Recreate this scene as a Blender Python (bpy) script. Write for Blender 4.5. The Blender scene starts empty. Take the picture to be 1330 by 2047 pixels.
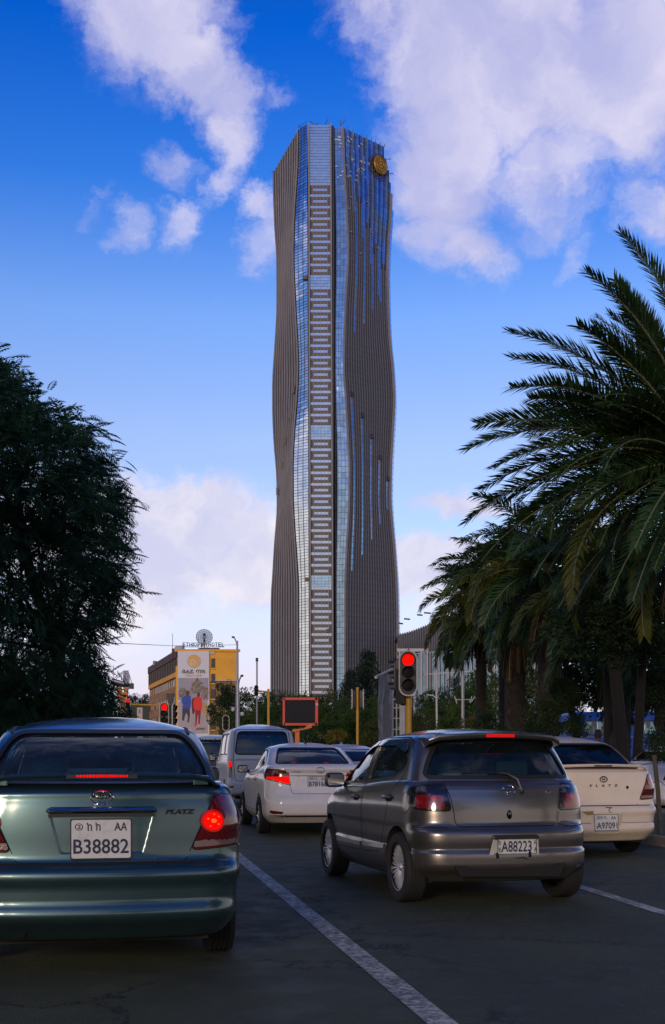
import bpy, bmesh, math, random
from mathutils import Vector, Matrix, noise as mnoise
from mathutils.bvhtree import BVHTree
from mathutils.kdtree import KDTree
R = math.radians
rnd = random.Random(7)
scene = bpy.context.scene
col = scene.collection

# ------------------------------------------------------------------ camera
F, YH, CH = 2400.0, 1512.0, 1.25           # focal length and horizon in photo pixels, eye height
cam = bpy.data.objects.new('camera', bpy.data.cameras.new('camera'))
col.objects.link(cam)
cam.location = (0, 0, CH)
cam.rotation_euler = (R(90), 0, 0)
cam.data.sensor_fit = 'VERTICAL'
cam.data.sensor_height = 36
cam.data.lens = 36 * F / 2047
cam.data.shift_y = (YH - 1023.5) / 2047
cam.data.clip_start = 0.1
cam.data.clip_end = 20000
scene.camera = cam

scene.view_settings.view_transform = 'Standard'
scene.view_settings.look = 'None'
scene.view_settings.gamma = 1
scene.view_settings.use_curve_mapping = False
scene.view_settings.exposure = 0.0

def at(px, py, d):
    """photo pixel + distance -> point in the place"""
    return Vector(((px - 665) / F * d, d, CH + (YH - py) / F * d))
def gx(px, d): return (px - 665) / F * d
def gz(py, d): return CH + (YH - py) / F * d

# ------------------------------------------------------------------ node helper
class NT:
    def __init__(s, tree):
        s.t = tree; s.n = tree.nodes; s.l = tree.links
    def new(s, typ, **kw):
        nd = s.n.new(typ)
        for k, v in kw.items():
            if k.startswith('i_'):
                key = k[2:]
                key = int(key) if key.isdigit() else key.replace('_', ' ')
                s.put(nd.inputs[key], v)
            else:
                setattr(nd, k, v)
        return nd
    def put(s, sock, v):
        if hasattr(v, 'is_output') or isinstance(v, bpy.types.NodeSocket):
            s.l.new(v, sock)
        elif isinstance(v, bpy.types.Node):
            s.l.new(v.outputs[0], sock)
        else:
            sock.default_value = v
    def math(s, op, a, b=None, c=None, clamp=False):
        nd = s.n.new('ShaderNodeMath'); nd.operation = op; nd.use_clamp = clamp
        s.put(nd.inputs[0], a)
        if b is not None: s.put(nd.inputs[1], b)
        if c is not None: s.put(nd.inputs[2], c)
        return nd.outputs[0]
    def mix(s, f, a, b, blend='MIX'):
        nd = s.n.new('ShaderNodeMix'); nd.data_type = 'RGBA'; nd.blend_type = blend
        s.put(nd.inputs[0], f); s.put(nd.inputs[6], a); s.put(nd.inputs[7], b)
        return nd.outputs[2]
    def ramp(s, f, stops):
        nd = s.n.new('ShaderNodeValToRGB')
        s.put(nd.inputs[0], f)
        el = nd.color_ramp.elements
        while len(el) < len(stops): el.new(0.5)
        for e, (p, c) in zip(el, stops):
            e.position = p; e.color = c if len(c) == 4 else (*c, 1)
        return nd.outputs[0]
    def smooth(s, f, a, b, lo=0.0, hi=1.0):
        nd = s.n.new('ShaderNodeMapRange'); nd.interpolation_type = 'SMOOTHSTEP'
        s.put(nd.inputs[0], f); s.put(nd.inputs[1], a); s.put(nd.inputs[2], b)
        s.put(nd.inputs[3], lo); s.put(nd.inputs[4], hi)
        return nd.outputs[0]
    def noise(s, vec, scale, detail=4, rough=0.55, dist=0.0):
        nd = s.n.new('ShaderNodeTexNoise')
        if vec is not None: s.put(nd.inputs['Vector'], vec)
        nd.inputs['Scale'].default_value = scale
        nd.inputs['Detail'].default_value = detail
        nd.inputs['Roughness'].default_value = rough
        nd.inputs['Distortion'].default_value = dist
        return nd

# ------------------------------------------------------------------ sky
SUN_EL, SUN_AZ = 13.0, 196.0     # degrees; azimuth clockwise from +Y (the view direction): the sun stands low behind the viewer's left shoulder
world = bpy.data.worlds.new('World'); scene.world = world; world.use_nodes = True
w = NT(world.node_tree); w.n.clear()
sky = w.new('ShaderNodeTexSky', sky_type='NISHITA', sun_disc=False)
sky.sun_elevation = R(SUN_EL); sky.sun_rotation = R(SUN_AZ)
sky.air_density = 1.0; sky.dust_density = 0.6; sky.ozone_density = 2.5; sky.altitude = 2300
tc = w.new('ShaderNodeTexCoord')
sep = w.new('ShaderNodeSeparateXYZ', i_0=tc.outputs['Generated'])
X, Y, Z = sep.outputs
az = w.math('ARCTAN2', X, Y)
el = w.math('ARCSINE', w.math('MINIMUM', w.math('MAXIMUM', Z, -1.0), 1.0))
ae = w.new('ShaderNodeCombineXYZ', i_0=az, i_1=el).outputs[0]
# warp so that the cloud edges are ragged
wn = w.noise(w.new('ShaderNodeVectorMath', operation='MULTIPLY', i_0=ae, i_1=(1, 1.25, 1)).outputs[0], 8.0, 8, 0.66)
wv = w.new('ShaderNodeVectorMath', operation='SUBTRACT', i_0=wn.outputs['Color'], i_1=(0.5, 0.5, 0.5)).outputs[0]
wv = w.new('ShaderNodeVectorMath', operation='SCALE', i_0=wv); wv.inputs['Scale'].default_value = 0.105
aw = w.new('ShaderNodeVectorMath', operation='ADD', i_0=ae, i_1=wv.outputs[0]).outputs[0]

def sky_ae(px, py):
    x = (px - 665) / F; z = (YH - py) / F
    return math.atan2(x, 1), math.atan2(z, math.hypot(x, 1))
CLOUDS = [  # photo-direction of each cloud, half sizes, tilt, strength
    (280, 10, 190, 120, 0, 1.15), (385, 130, 180, 100, -35, 1.15), (465, 250, 75, 130, -15, .9), (540, 190, 60, 50, 0, .5),
    (318, 312, 72, 50, -20, .62), (345, 432, 58, 62, 0, .66), (252, 440, 46, 60, 20, .58), (430, 370, 55, 42, 0, .6),
    (520, 415, 70, 55, 0, .72), (535, 500, 60, 85, 0, .62), (205, 370, 30, 24, 0, .35), (185, 410, 30, 30, 0, .35),
    (760, 30, 170, 90, -25, .8), (1010, 110, 350, 210, -15, 1.3), (1270, 130, 240, 220, 0, 1.2), (890, 330, 160, 220, 0, 1.2),
    (930, 500, 120, 85, 0, .9), (1120, 300, 220, 170, 20, .8), (1310, 400, 90, 80, 0, .75), (1160, 505, 60, 42, 45, .5), (830, 480, 90, 80, 0, .75),
    (330, 1040, 215, 125, -6, 1.9), (470, 1110, 220, 130, -10, 1.8), (250, 1140, 240, 190, 0, 1.3), (70, 1060, 260, 160, 0, 1.1),
    (915, 1003, 135, 38, -3, 1.05), (845, 1130, 160, 85, 0, 1.8), (1000, 1170, 260, 110, 0, 1.1), (1200, 1050, 180, 60, 0, .7),
]
dens = None
for (cx, cy, rx, ry, rot, st) in CLOUDS:
    a0, e0 = sky_ae(cx, cy)
    mp = w.new('ShaderNodeMapping', vector_type='TEXTURE', i_Vector=aw)
    mp.inputs['Location'].default_value = (a0, e0, 0)
    mp.inputs['Rotation'].default_value = (0, 0, R(rot))
    mp.inputs['Scale'].default_value = (rx / F * 1.12, ry / F * 1.0, 1)
    # z of the warped vector is noise: flatten
    sp = w.new('ShaderNodeVectorMath', operation='MULTIPLY', i_0=mp.outputs[0], i_1=(1, 1, 0))
    ln = w.new('ShaderNodeVectorMath', operation='LENGTH', i_0=sp.outputs[0]).outputs['Value']
    g = w.smooth(ln, 1.15, 0.15, 0.0, st)
    dens = g if dens is None else w.math('MAXIMUM', dens, g) 
# everywhere else the same kind of broken cloud
gen = w.noise(w.new('ShaderNodeVectorMath', operation='MULTIPLY', i_0=tc.outputs['Generated'], i_1=(1, 1, 1.7)).outputs[0], 2.3, 3, 0.5)
inview = w.math('MULTIPLY', w.smooth(w.math('ABSOLUTE', az), 0.29, 0.42, 1.0, 0.0), w.smooth(el, 0.60, 0.72, 1.0, 0.0))
gd = w.math('MULTIPLY', w.math('MULTIPLY', w.smooth(gen.outputs[0], 0.46, 0.64, 0.0, .9), w.smooth(el, 1.15, .75)), w.math('SUBTRACT', 1.0, inview))
dens = w.math('MAXIMUM', dens, gd)
# low bank of cloud that goes round the whole horizon
bank = w.math('MULTIPLY', w.smooth(w.math('ADD', el, w.math('MULTIPLY', w.math('SUBTRACT', wn.outputs[0], 0.5), 0.12)), 0.34, 0.15, 0.0, 0.95), w.math('SUBTRACT', 1.0, w.math('MULTIPLY', inview, 0.85)))
dens = w.math('MAXIMUM', dens, bank)
fb = w.noise(w.new('ShaderNodeVectorMath', operation='MULTIPLY', i_0=aw, i_1=(1, 1.5, 0)).outputs[0], 15.0, 12, 0.68)
fb2 = w.noise(w.new('ShaderNodeVectorMath', operation='MULTIPLY', i_0=aw, i_1=(1, 1.3, 0)).outputs[0], 7.0, 5, 0.55, .3)
d2 = w.math('ADD', dens, w.math('MULTIPLY', w.math('SUBTRACT', fb.outputs[0], 0.5), w.smooth(el, 0.2, 0.4, 0.95, 1.25)))
alpha = w.smooth(d2, 0.10, 1.05, 0.0, 0.92)
low = w.smooth(el, 0.02, 0.22, 1.0, 0.0)
cl_hi = w.mix(w.smooth(fb2.outputs[0], 0.36, 0.66), (0.50, 0.51, 0.80, 1), (0.80, 0.75, 0.92, 1))
cl_lo = w.mix(w.smooth(fb2.outputs[0], 0.38, 0.62), (0.66, 0.66, 0.86, 1), (0.98, 0.91, 0.94, 1))
ccol = w.mix(w.smooth(el, 0.16, 0.36), cl_lo, cl_hi)
west = w.math('MULTIPLY', w.smooth(w.math('ABSOLUTE', az), 0.6, 1.4), w.smooth(el, 0.40, 0.10))   # the low bank glows warm on the evening side
ccol = w.mix(w.math('MULTIPLY', west, 0.8), ccol, (1.0, 0.84, 0.68, 1))
# clear sky: the sky texture, with the deeper blue overhead of a high-altitude evening
skyc = w.mix(1.0, sky.outputs[0], (0.0, 0.0, 0.0, 1), 'ADD')
skyc = w.mix(1.0, skyc, w.ramp(w.smooth(el, 0.0, 0.70), [(0, (1.4, 1.1, 1.1)), (.31, (1.6, 1.25, 1.28)), (.5, (1.15, 1.22, 1.52)), (.7, (.26, .80, 1.58)), (.88, (.015, .54, 1.55)), (1.0, (.12, .42, .95))]), 'MULTIPLY')
bg1 = w.new('ShaderNodeBackground', i_Color=skyc, i_Strength=0.15)
veil = w.math('MULTIPLY', w.smooth(el, 0.19, 0.03), 0.9)
vz = w.new('ShaderNodeBackground', i_Color=(0.80, 0.71, 0.84, 1), i_Strength=1.0)
m0 = w.new('ShaderNodeMixShader', i_0=veil, i_1=bg1.outputs[0], i_2=vz.outputs[0])
bg2 = w.new('ShaderNodeBackground', i_Color=ccol, i_Strength=1.0)
m1 = w.new('ShaderNodeMixShader', i_0=w.math('MULTIPLY', alpha, w.smooth(el, -0.02, 0.02)), i_1=m0.outputs[0], i_2=bg2.outputs[0])
out = w.new('ShaderNodeOutputWorld', i_Surface=m1.outputs[0])
world.cycles.sampling_method = 'MANUAL'; world.cycles.sample_map_resolution = 1024

sun = bpy.data.objects.new('sun', bpy.data.lights.new('sun', 'SUN'))
col.objects.link(sun)
sun.data.energy = 1.3; sun.data.angle = R(12); sun.data.color = (1.0, 0.77, 0.54)
_d = Vector((math.sin(R(SUN_AZ)) * math.cos(R(SUN_EL)), math.cos(R(SUN_AZ)) * math.cos(R(SUN_EL)), math.sin(R(SUN_EL))))
sun.rotation_euler = _d.to_track_quat('Z', 'Y').to_euler()
sun.location = (0, -20, 30)

scene.cycles.max_bounces = 8; scene.cycles.transparent_max_bounces = 24
scene.cycles.caustics_reflective = False; scene.cycles.caustics_refractive = False

# ------------------------------------------------------------------ materials
MATS = {}
def mat(name, color, rough=0.6, metal=0.0, var=0.0, vscale=8.0, bump=0.0, bscale=40.0, coat=0.0, spec=0.5, emit=None, estr=0.0, coords='Object', dark=None, dscale=3.0, damt=0.5, sheen=0.0, sub=0.0):
    if name in MATS: return MATS[name]
    m = bpy.data.materials.new(name); m.use_nodes = True
    t = NT(m.node_tree); b = m.node_tree.nodes['Principled BSDF']
    c4 = (*color, 1)
    b.inputs['Base Color'].default_value = c4
    b.inputs['Roughness'].default_value = rough
    b.inputs['Metallic'].default_value = metal
    b.inputs['Specular IOR Level'].default_value = spec
    b.inputs['Coat Weight'].default_value = coat
    b.inputs['Coat Roughness'].default_value = 0.06
    if emit:
        b.inputs['Emission Color'].default_value = (*emit, 1); b.inputs['Emission Strength'].default_value = estr
    tcn = t.new('ShaderNodeTexCoord').outputs[coords]
    c = None
    if var > 0:
        n = t.noise(tcn, vscale, 6, 0.6)
        c = t.mix(t.smooth(n.outputs[0], 0.3, 0.7), tuple(x * (1 - var) for x in color) + (1,), tuple(min(1, x * (1 + var)) for x in color) + (1,))
        t.put(b.inputs['Roughness'], t.smooth(n.outputs[0], 0.2, 0.8, max(0.02, rough - 0.06), min(1, rough + 0.1)))
    if dark:
        n = t.noise(tcn, dscale, 8, 0.7, 0.4)
        c = t.mix(t.math('MULTIPLY', t.smooth(n.outputs[0], 0.48, 0.68), damt), c if c is not None else c4, (*dark, 1))
    if c is not None: t.put(b.inputs['Base Color'], c)
    if bump > 0:
        n = t.noise(tcn, bscale, 5, 0.6)
        bp = t.new('ShaderNodeBump', i_Height=n.outputs[0], i_Strength=1.0, i_Distance=bump)
        t.put(b.inputs['Normal'], bp)
    MATS[name] = m
    return m
def glass(name, tint, refl=1.0, ior=1.5, rough=0.0, dust=0.03):
    if name in MATS: return MATS[name]
    m = bpy.data.materials.new(name); m.use_nodes = True
    t = NT(m.node_tree); t.n.clear()
    tr = t.new('ShaderNodeBsdfTransparent', i_Color=(*tint, 1))
    gl = t.new('ShaderNodeBsdfGlossy', i_Color=(1, 1, 1, 1), i_Roughness=rough)
    df = t.new('ShaderNodeBsdfDiffuse', i_Color=(.28, .40, .42, 1))
    fr = t.new('ShaderNodeFresnel', i_IOR=ior)
    n = t.noise(t.new('ShaderNodeTexCoord').outputs['Object'], 5.0, 6, .6)
    m1 = t.new('ShaderNodeMixShader', i_0=t.math('MULTIPLY', n.outputs[0], dust * 2), i_1=tr.outputs[0], i_2=df.outputs[0])
    m2 = t.new('ShaderNodeMixShader', i_0=t.math('MULTIPLY', fr.outputs[0], refl, clamp=True), i_1=m1.outputs[0], i_2=gl.outputs[0])
    t.new('ShaderNodeOutputMaterial', i_Surface=m2.outputs[0])
    MATS[name] = m
    return m

# ------------------------------------------------------------------ mesh helpers
def link_mesh(name, me, m=None, parent=None, smooth=None):
    o = bpy.data.objects.new(name, me); col.objects.link(o)
    if m is not None:
        for mm in (m if isinstance(m, (list, tuple)) else [m]): me.materials.append(mm)
    if parent is not None: o.parent = parent
    return o
def set_smooth(me, ang=35):
    me.polygons.foreach_set('use_smooth', [True] * len(me.polygons))
    if ang is not None:
        try: me.set_sharp_from_angle(angle=R(ang))
        except Exception: pass
class MB:
    """collects shapes, builds one mesh object"""
    def __init__(s): s.v = []; s.f = []; s.mi = []
    def add(s, vs, fs, mi=0):
        b = len(s.v); s.v.extend([tuple(v) for v in vs]); s.f.extend([tuple(i + b for i in f) for f in fs]); s.mi.extend([mi] * len(fs))
    def box(s, c, size, rot=None, mi=0, M=None):
        hx, hy, hz = size[0] / 2, size[1] / 2, size[2] / 2
        vs = [Vector((x, y, z)) for x in (-hx, hx) for y in (-hy, hy) for z in (-hz, hz)]
        if rot is not None:
            m3 = Matrix.Rotation(rot, 3, 'Z') if not isinstance(rot, Matrix) else rot
            vs = [m3 @ v for v in vs]
        vs = [v + Vector(c) for v in vs]
        if M is not None: vs = [M @ v for v in vs]
        s.add(vs, [(0, 1, 3, 2), (4, 6, 7, 5), (0, 4, 5, 1), (2, 3, 7, 6), (0, 2, 6, 4), (1, 5, 7, 3)], mi)
        return s
    def bx(s, x0, x1, y0, y1, z0, z1, mi=0):
        return s.box(((x0 + x1) / 2, (y0 + y1) / 2, (z0 + z1) / 2), (abs(x1 - x0), abs(y1 - y0), abs(z1 - z0)), mi=mi)
    def tube(s, pts, rad, n=8, mi=0, caps=True, flat=1.0):
        pts = [Vector(p) for p in pts]
        if not isinstance(rad, (list, tuple)): rad = [rad] * len(pts)
        rings = []; prev = None
        for i, p in enumerate(pts):
            a = pts[max(i - 1, 0)]; b = pts[min(i + 1, len(pts) - 1)]
            d = (b - a).normalized() if (b - a).length > 1e-9 else Vector((0, 0, 1))
            up = Vector((0, 0, 1)) if abs(d.z) < 0.95 else Vector((1, 0, 0))
            if prev is not None:
                u = (prev - d * prev.dot(d)); u = u.normalized() if u.length > 1e-6 else d.cross(up).normalized()
            else: u = d.cross(up).normalized()
            prev = u; v = d.cross(u)
            rings.append([p + (u * math.cos(2 * math.pi * k / n) + v * math.sin(2 * math.pi * k / n) * flat) * rad[i] for k in range(n)])
        vs = [q for r in rings for q in r]; fs = []
        for i in range(len(rings) - 1):
            for k in range(n):
                k2 = (k + 1) % n
                fs.append((i * n + k, i * n + k2, (i + 1) * n + k2, (i + 1) * n + k))
        if caps:
            fs.append(tuple(reversed(range(n)))); fs.append(tuple((len(rings) - 1) * n + k for k in range(n)))
        s.add(vs, fs, mi); return s
    def lathe(s, prof, n=24, M=None, mi=0, closed=False):
        """prof: (r, h) pairs, axis Z, then transformed by M"""
        vs = []
        for (r_, h) in prof:
            for k in range(n):
                a = 2 * math.pi * k / n
                vs.append(Vector((r_ * math.cos(a), r_ * math.sin(a), h)))
        if M is not None: vs = [M @ v for v in vs]
        fs = []
        m_ = len(prof)
        for i in range(m_ if closed else m_ - 1):
            j = (i + 1) % m_
            for k in range(n):
                k2 = (k + 1) % n
                fs.append((i * n + k, i * n + k2, j * n + k2, j * n + k))
        s.add(vs, fs, mi); return s
    def prism(s, poly, h0, h1, M=None, mi=0):
        """polygon in XY extruded along Z, then M"""
        n = len(poly)
        vs = [Vector((p[0], p[1], h0)) for p in poly] + [Vector((p[0], p[1], h1)) for p in poly]
        if M is not None: vs = [M @ v for v in vs]
        fs = [tuple(reversed(range(n))), tuple(range(n, 2 * n))] + [(i, (i + 1) % n, n + (i + 1) % n, n + i) for i in range(n)]
        s.add(vs, fs, mi); return s
    def quad(s, a, b, c, d, mi=0):
        s.add([a, b, c, d], [(0, 1, 2, 3)], mi); return s
    def mesh(s, name='mesh', smooth=None, fix=False):
        me = bpy.data.meshes.new(name)
        me.from_pydata(s.v, [], s.f)
        me.polygons.foreach_set('material_index', s.mi)
        if fix:
            bm = bmesh.new(); bm.from_mesh(me); bmesh.ops.recalc_face_normals(bm, faces=bm.faces); bm.to_mesh(me); bm.free()
        me.update()
        if smooth is not None: set_smooth(me, smooth)
        return me
    def build(s, name, m=None, parent=None, smooth=None, fix=False):
        return link_mesh(name, s.mesh(name, smooth, fix), m, parent)
YROT = Matrix.Rotation(R(90), 4, 'X')      # lathe axis Z -> -Y
XROT = Matrix.Rotation(R(90), 4, 'Y')      # lathe axis Z -> +X
def empty(name, loc=(0, 0, 0), rz=0, label=None, cat=None, group=None, kind=None):
    o = bpy.data.objects.new(name, None); col.objects.link(o)
    o.location = loc; o.rotation_euler = (0, 0, rz); o.empty_display_size = 0.3
    tag(o, label, cat, group, kind); return o
def tag(o, label=None, cat=None, group=None, kind=None):
    if label: o['label'] = label
    if cat: o['category'] = cat
    if group: o['group'] = group
    if kind: o['kind'] = kind
    return o
def kids(o): return [c for c in bpy.data.objects if c.parent == o]
def copy_tree(o, parent=None, matmap=None):
    c = o.copy(); col.objects.link(c)
    c.parent = parent
    if matmap and c.type == 'MESH' and any(s.material and s.material.name in matmap for s in c.material_slots):
        c.data = c.data.copy()
        for i, mm in enumerate(c.data.materials):
            if mm and mm.name in matmap: c.data.materials[i] = matmap[mm.name]
    for ch in kids(o): copy_tree(ch, c, matmap)
    return c
def lerp(a, b, t): return a + (b - a) * t
def interp(xs, ys, x):
    if x <= xs[0]: return ys[0]
    if x >= xs[-1]: return ys[-1]
    for i in range(len(xs) - 1):
        if x <= xs[i + 1]:
            t = (x - xs[i]) / (xs[i + 1] - xs[i]); return ys[i] + (ys[i + 1] - ys[i]) * t
def pchip(xs, ys, x):
    """smooth monotone interpolation"""
    n = len(xs)
    if x <= xs[0]: return ys[0]
    if x >= xs[-1]: return ys[-1]
    h = [xs[i + 1] - xs[i] for i in range(n - 1)]; d = [(ys[i + 1] - ys[i]) / h[i] for i in range(n - 1)]
    m = [d[0]] + [0 if d[i - 1] * d[i] <= 0 else 2 * d[i - 1] * d[i] / (d[i - 1] + d[i]) for i in range(1, n - 1)] + [d[-1]]
    for i in range(n - 1):
        if x <= xs[i + 1]:
            t = (x - xs[i]) / h[i]
            return (2 * t**3 - 3 * t**2 + 1) * ys[i] + (t**3 - 2 * t**2 + t) * h[i] * m[i] + (-2 * t**3 + 3 * t**2) * ys[i + 1] + (t**3 - t**2) * h[i] * m[i + 1]
def boolean(obj, cutter, op='DIFFERENCE'):
    """returns a new mesh: obj with the cutter taken away"""
    md = obj.modifiers.new('b', 'BOOLEAN'); md.operation = op; md.object = cutter; md.solver = 'EXACT'
    md.material_mode = 'TRANSFER'; md.use_self = True
    bpy.context.view_layer.update()
    dg = bpy.context.evaluated_depsgraph_get()
    me = bpy.data.meshes.new_from_object(obj.evaluated_get(dg), depsgraph=dg)
    obj.modifiers.remove(md)
    return me
def kill(o):
    bpy.data.objects.remove(o, do_unlink=True)
def text_mesh(txt, size, depth=0.002, shear=0.0, bold=0.0, spacing=1.0, align='CENTER', res=3):
    cu = bpy.data.curves.new('t', 'FONT'); cu.body = txt; cu.size = size; cu.extrude = depth
    cu.align_x = align; cu.align_y = 'CENTER'; cu.shear = shear; cu.offset = bold; cu.space_character = spacing; cu.resolution_u = res
    o = bpy.data.objects.new('t', cu); col.objects.link(o)
    bpy.context.view_layer.update()
    dg = bpy.context.evaluated_depsgraph_get()
    me = bpy.data.meshes.new_from_object(o.evaluated_get(dg), depsgraph=dg)
    bpy.data.objects.remove(o, do_unlink=True); bpy.data.curves.remove(cu)
    return me
# text lies in XY facing +Z; this turns it upright to face -Y (towards the viewer)
UPRIGHT = Matrix.Rotation(R(90), 4, 'X')
def text_obj(name, txt, size, m, parent, loc, width=None, height=None, rot=None, **kw):
    me = text_mesh(txt, size, **kw)
    xs = [v.co.x for v in me.vertices]; ys = [v.co.y for v in me.vertices]
    if xs:
        sx = width / (max(xs) - min(xs)) if width else 1
        sy = height / (max(ys) - min(ys)) if height else 1
        cx_, cy_ = (max(xs) + min(xs)) / 2, (max(ys) + min(ys)) / 2
        for v in me.vertices: v.co.x = (v.co.x - cx_) * sx; v.co.y = (v.co.y - cy_) * sy
    me.transform(UPRIGHT)
    if rot is not None: me.transform(rot.to_4x4())
    me.transform(Matrix.Translation(loc))
    return link_mesh(name, me, m, parent)

# ================================================================== GROUND
def asphalt():
    m = bpy.data.materials.new('worn asphalt'); m.use_nodes = True
    t = NT(m.node_tree); b = m.node_tree.nodes['Principled BSDF']
    c = t.new('ShaderNodeTexCoord').outputs['Object']
    big = t.noise(c, .35, 6, .6, .6); mid = t.noise(c, 3.0, 7, .65); fine = t.noise(c, 160, 3, .6); grit = t.new('ShaderNodeTexVoronoi', i_Scale=90.0); t.put(grit.inputs['Vector'], c)
    col0 = t.mix(t.smooth(big.outputs[0], .35, .68), (.030, .038, .017, 1), (.056, .066, .032, 1))
    col1 = t.mix(t.math('MULTIPLY', t.smooth(mid.outputs[0], .5, .72), .45), col0, (.095, .098, .048, 1))
    col2 = t.mix(t.math('MULTIPLY', t.smooth(fine.outputs[0], .45, .75), .55), col1, (.14, .145, .075, 1))
    stain = t.noise(c, 1.1, 5, .7, 1.2)
    col3 = t.mix(t.math('MULTIPLY', t.smooth(stain.outputs[0], .60, .74), .6), col2, (.016, .018, .012, 1))
    sx_ = t.new('ShaderNodeSeparateXYZ', i_0=c)
    uu = t.math('ADD', t.math('MULTIPLY', sx_.outputs[0], math.cos(R(9.6))), t.math('MULTIPLY', sx_.outputs[1], math.sin(R(9.6))))
    # wheel tracks polished darker along each lane
    trk = t.math('ABSOLUTE', t.math('SUBTRACT', t.math('FRACT', t.math('MULTIPLY', t.math('ADD', uu, 1.7), 1 / 1.5)), .5))
    trk = t.math('MULTIPLY', t.smooth(trk, .30, .05), t.math('MULTIPLY', mid.outputs[0], .55))
    col3 = t.mix(trk, col3, (.028, .032, .016, 1))
    # fine cracks
    vo = t.new('ShaderNodeTexVoronoi', feature='DISTANCE_TO_EDGE', i_Scale=.55)
    t.put(vo.inputs['Vector'], t.new('ShaderNodeVectorMath', operation='ADD', i_0=c, i_1=t.noise(c, 2.2, 5, .7).outputs['Color']).outputs[0])
    ck = t.math('MULTIPLY', t.smooth(vo.outputs[0], .018, .004), t.smooth(big.outputs[0], .42, .52))
    t.put(b.inputs['Base Color'], t.mix(ck, col3, (.012, .012, .012, 1)))
    t.put(b.inputs['Roughness'], t.smooth(mid.outputs[0], .3, .7, .62, .85))
    b.inputs['Specular IOR Level'].default_value = .4
    h = t.math('ADD', t.math('MULTIPLY', grit.outputs[0], .8), t.math('MULTIPLY', fine.outputs[0], .6))
    t.put(b.inputs['Normal'], t.new('ShaderNodeBump', i_Height=h, i_Distance=.006, i_Strength=.9))
    MATS['asphalt'] = m; return m
M_ASPH = asphalt()
def line_paint():
    m = bpy.data.materials.new('worn road paint'); m.use_nodes = True
    t = NT(m.node_tree); b = m.node_tree.nodes['Principled BSDF']
    c = t.new('ShaderNodeTexCoord').outputs['Object']
    n = t.noise(c, 22, 9, .75); n2 = t.noise(c, 2.5, 5, .7); f = t.noise(c, 220, 3, .6)
    wear = t.smooth(t.math('ADD', t.math('MULTIPLY', n.outputs[0], .75), t.math('MULTIPLY', n2.outputs[0], .35)), .46, .62)
    t.put(b.inputs['Base Color'], t.mix(wear, t.mix(f.outputs[0], (.50, .50, .40, 1), (.68, .68, .55, 1)), (.12, .115, .105, 1)))
    b.inputs['Roughness'].default_value = .7
    t.put(b.inputs['Normal'], t.new('ShaderNodeBump', i_Height=f.outputs[0], i_Distance=.003))
    return m
M_LINE = line_paint()
M_GRASS = mat('rough verge grass', (.035, .050, .018), .95, var=.5, vscale=2.0, bump=.03, bscale=9)
M_PAVE = mat('pavement concrete', (.17, .155, .14), .9, var=.25, vscale=3, bump=.004, bscale=60, dark=(.07, .06, .05))
M_KERB = mat('kerb concrete', (.20, .17, .13), .85, var=.25, vscale=6, bump=.005, bscale=40, dark=(.06, .05, .04))
M_SOIL = mat('dry soil', (.10, .07, .045), .95, var=.4, vscale=2, bump=.02, bscale=12)
def sheet(name, pts, z, m, n=1):
    mb = MB(); mb.add([(x, y, z) for x, y in pts], [tuple(range(len(pts)))])
    o = mb.build(name, m); o['kind'] = 'structure'; return o
sheet('ground', [(-3000, -400), (3000, -400), (3000, 6000), (-3000, 6000)], -.004, M_SOIL)
HD = R(9.6)                                           # the road runs 9.6 degrees to the left of the view
RU = Vector((math.cos(HD), math.sin(HD), 0)); RV = Vector((-math.sin(HD), math.cos(HD), 0))
def rp(u, v, z=0): return RU * u + RV * v + Vector((0, 0, z))
def rsheet(name, u0, u1, v0, v1, z, m):
    return sheet(name, [tuple(rp(u, v)[:2]) for u, v in ((u0, v0), (u1, v0), (u1, v1), (u0, v1))], z, m)
rsheet('road', -2.3, 7.25, -60, 62, 0.0, M_ASPH)
rsheet('cross_road', -150, 150, 62.0, 86, 0.0, M_ASPH)
# lane lines
def lane_line(p0, p1, wd, v1, name='lane_line'):
    a = Vector((*p0, 0)); b = Vector((*p1, 0)); d = (b - a).normalized(); s_ = Vector((d.y, -d.x, 0)) * wd / 2
    a2 = a - d * 8; b2 = a + d * v1
    mb = MB(); N = 160; vs = []
    for i in range(N + 1):
        p = a2.lerp(b2, i / N)
        j1 = mnoise.noise(Vector((i * .7, 3, p.x))) * .009; j2 = mnoise.noise(Vector((i * .7, 9, p.x))) * .009
        vs += [p - s_ * (1 + j1 * 6), p + s_ * (1 + j2 * 6)]
    mb.add([(v.x, v.y, .004) for v in vs], [(i * 2, i * 2 + 1, i * 2 + 3, i * 2 + 2) for i in range(N)])
    o = mb.build(name, M_LINE); o['kind'] = 'structure'; return o
def gpt(px, py): y = F * CH / (py - YH); return (gx(px, y), y)
lane_line(gpt(876, 2040), gpt(462, 1700), .145, 50)
lane_line(gpt(1330, 1826), gpt(1160, 1773), .13, 50)
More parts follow.
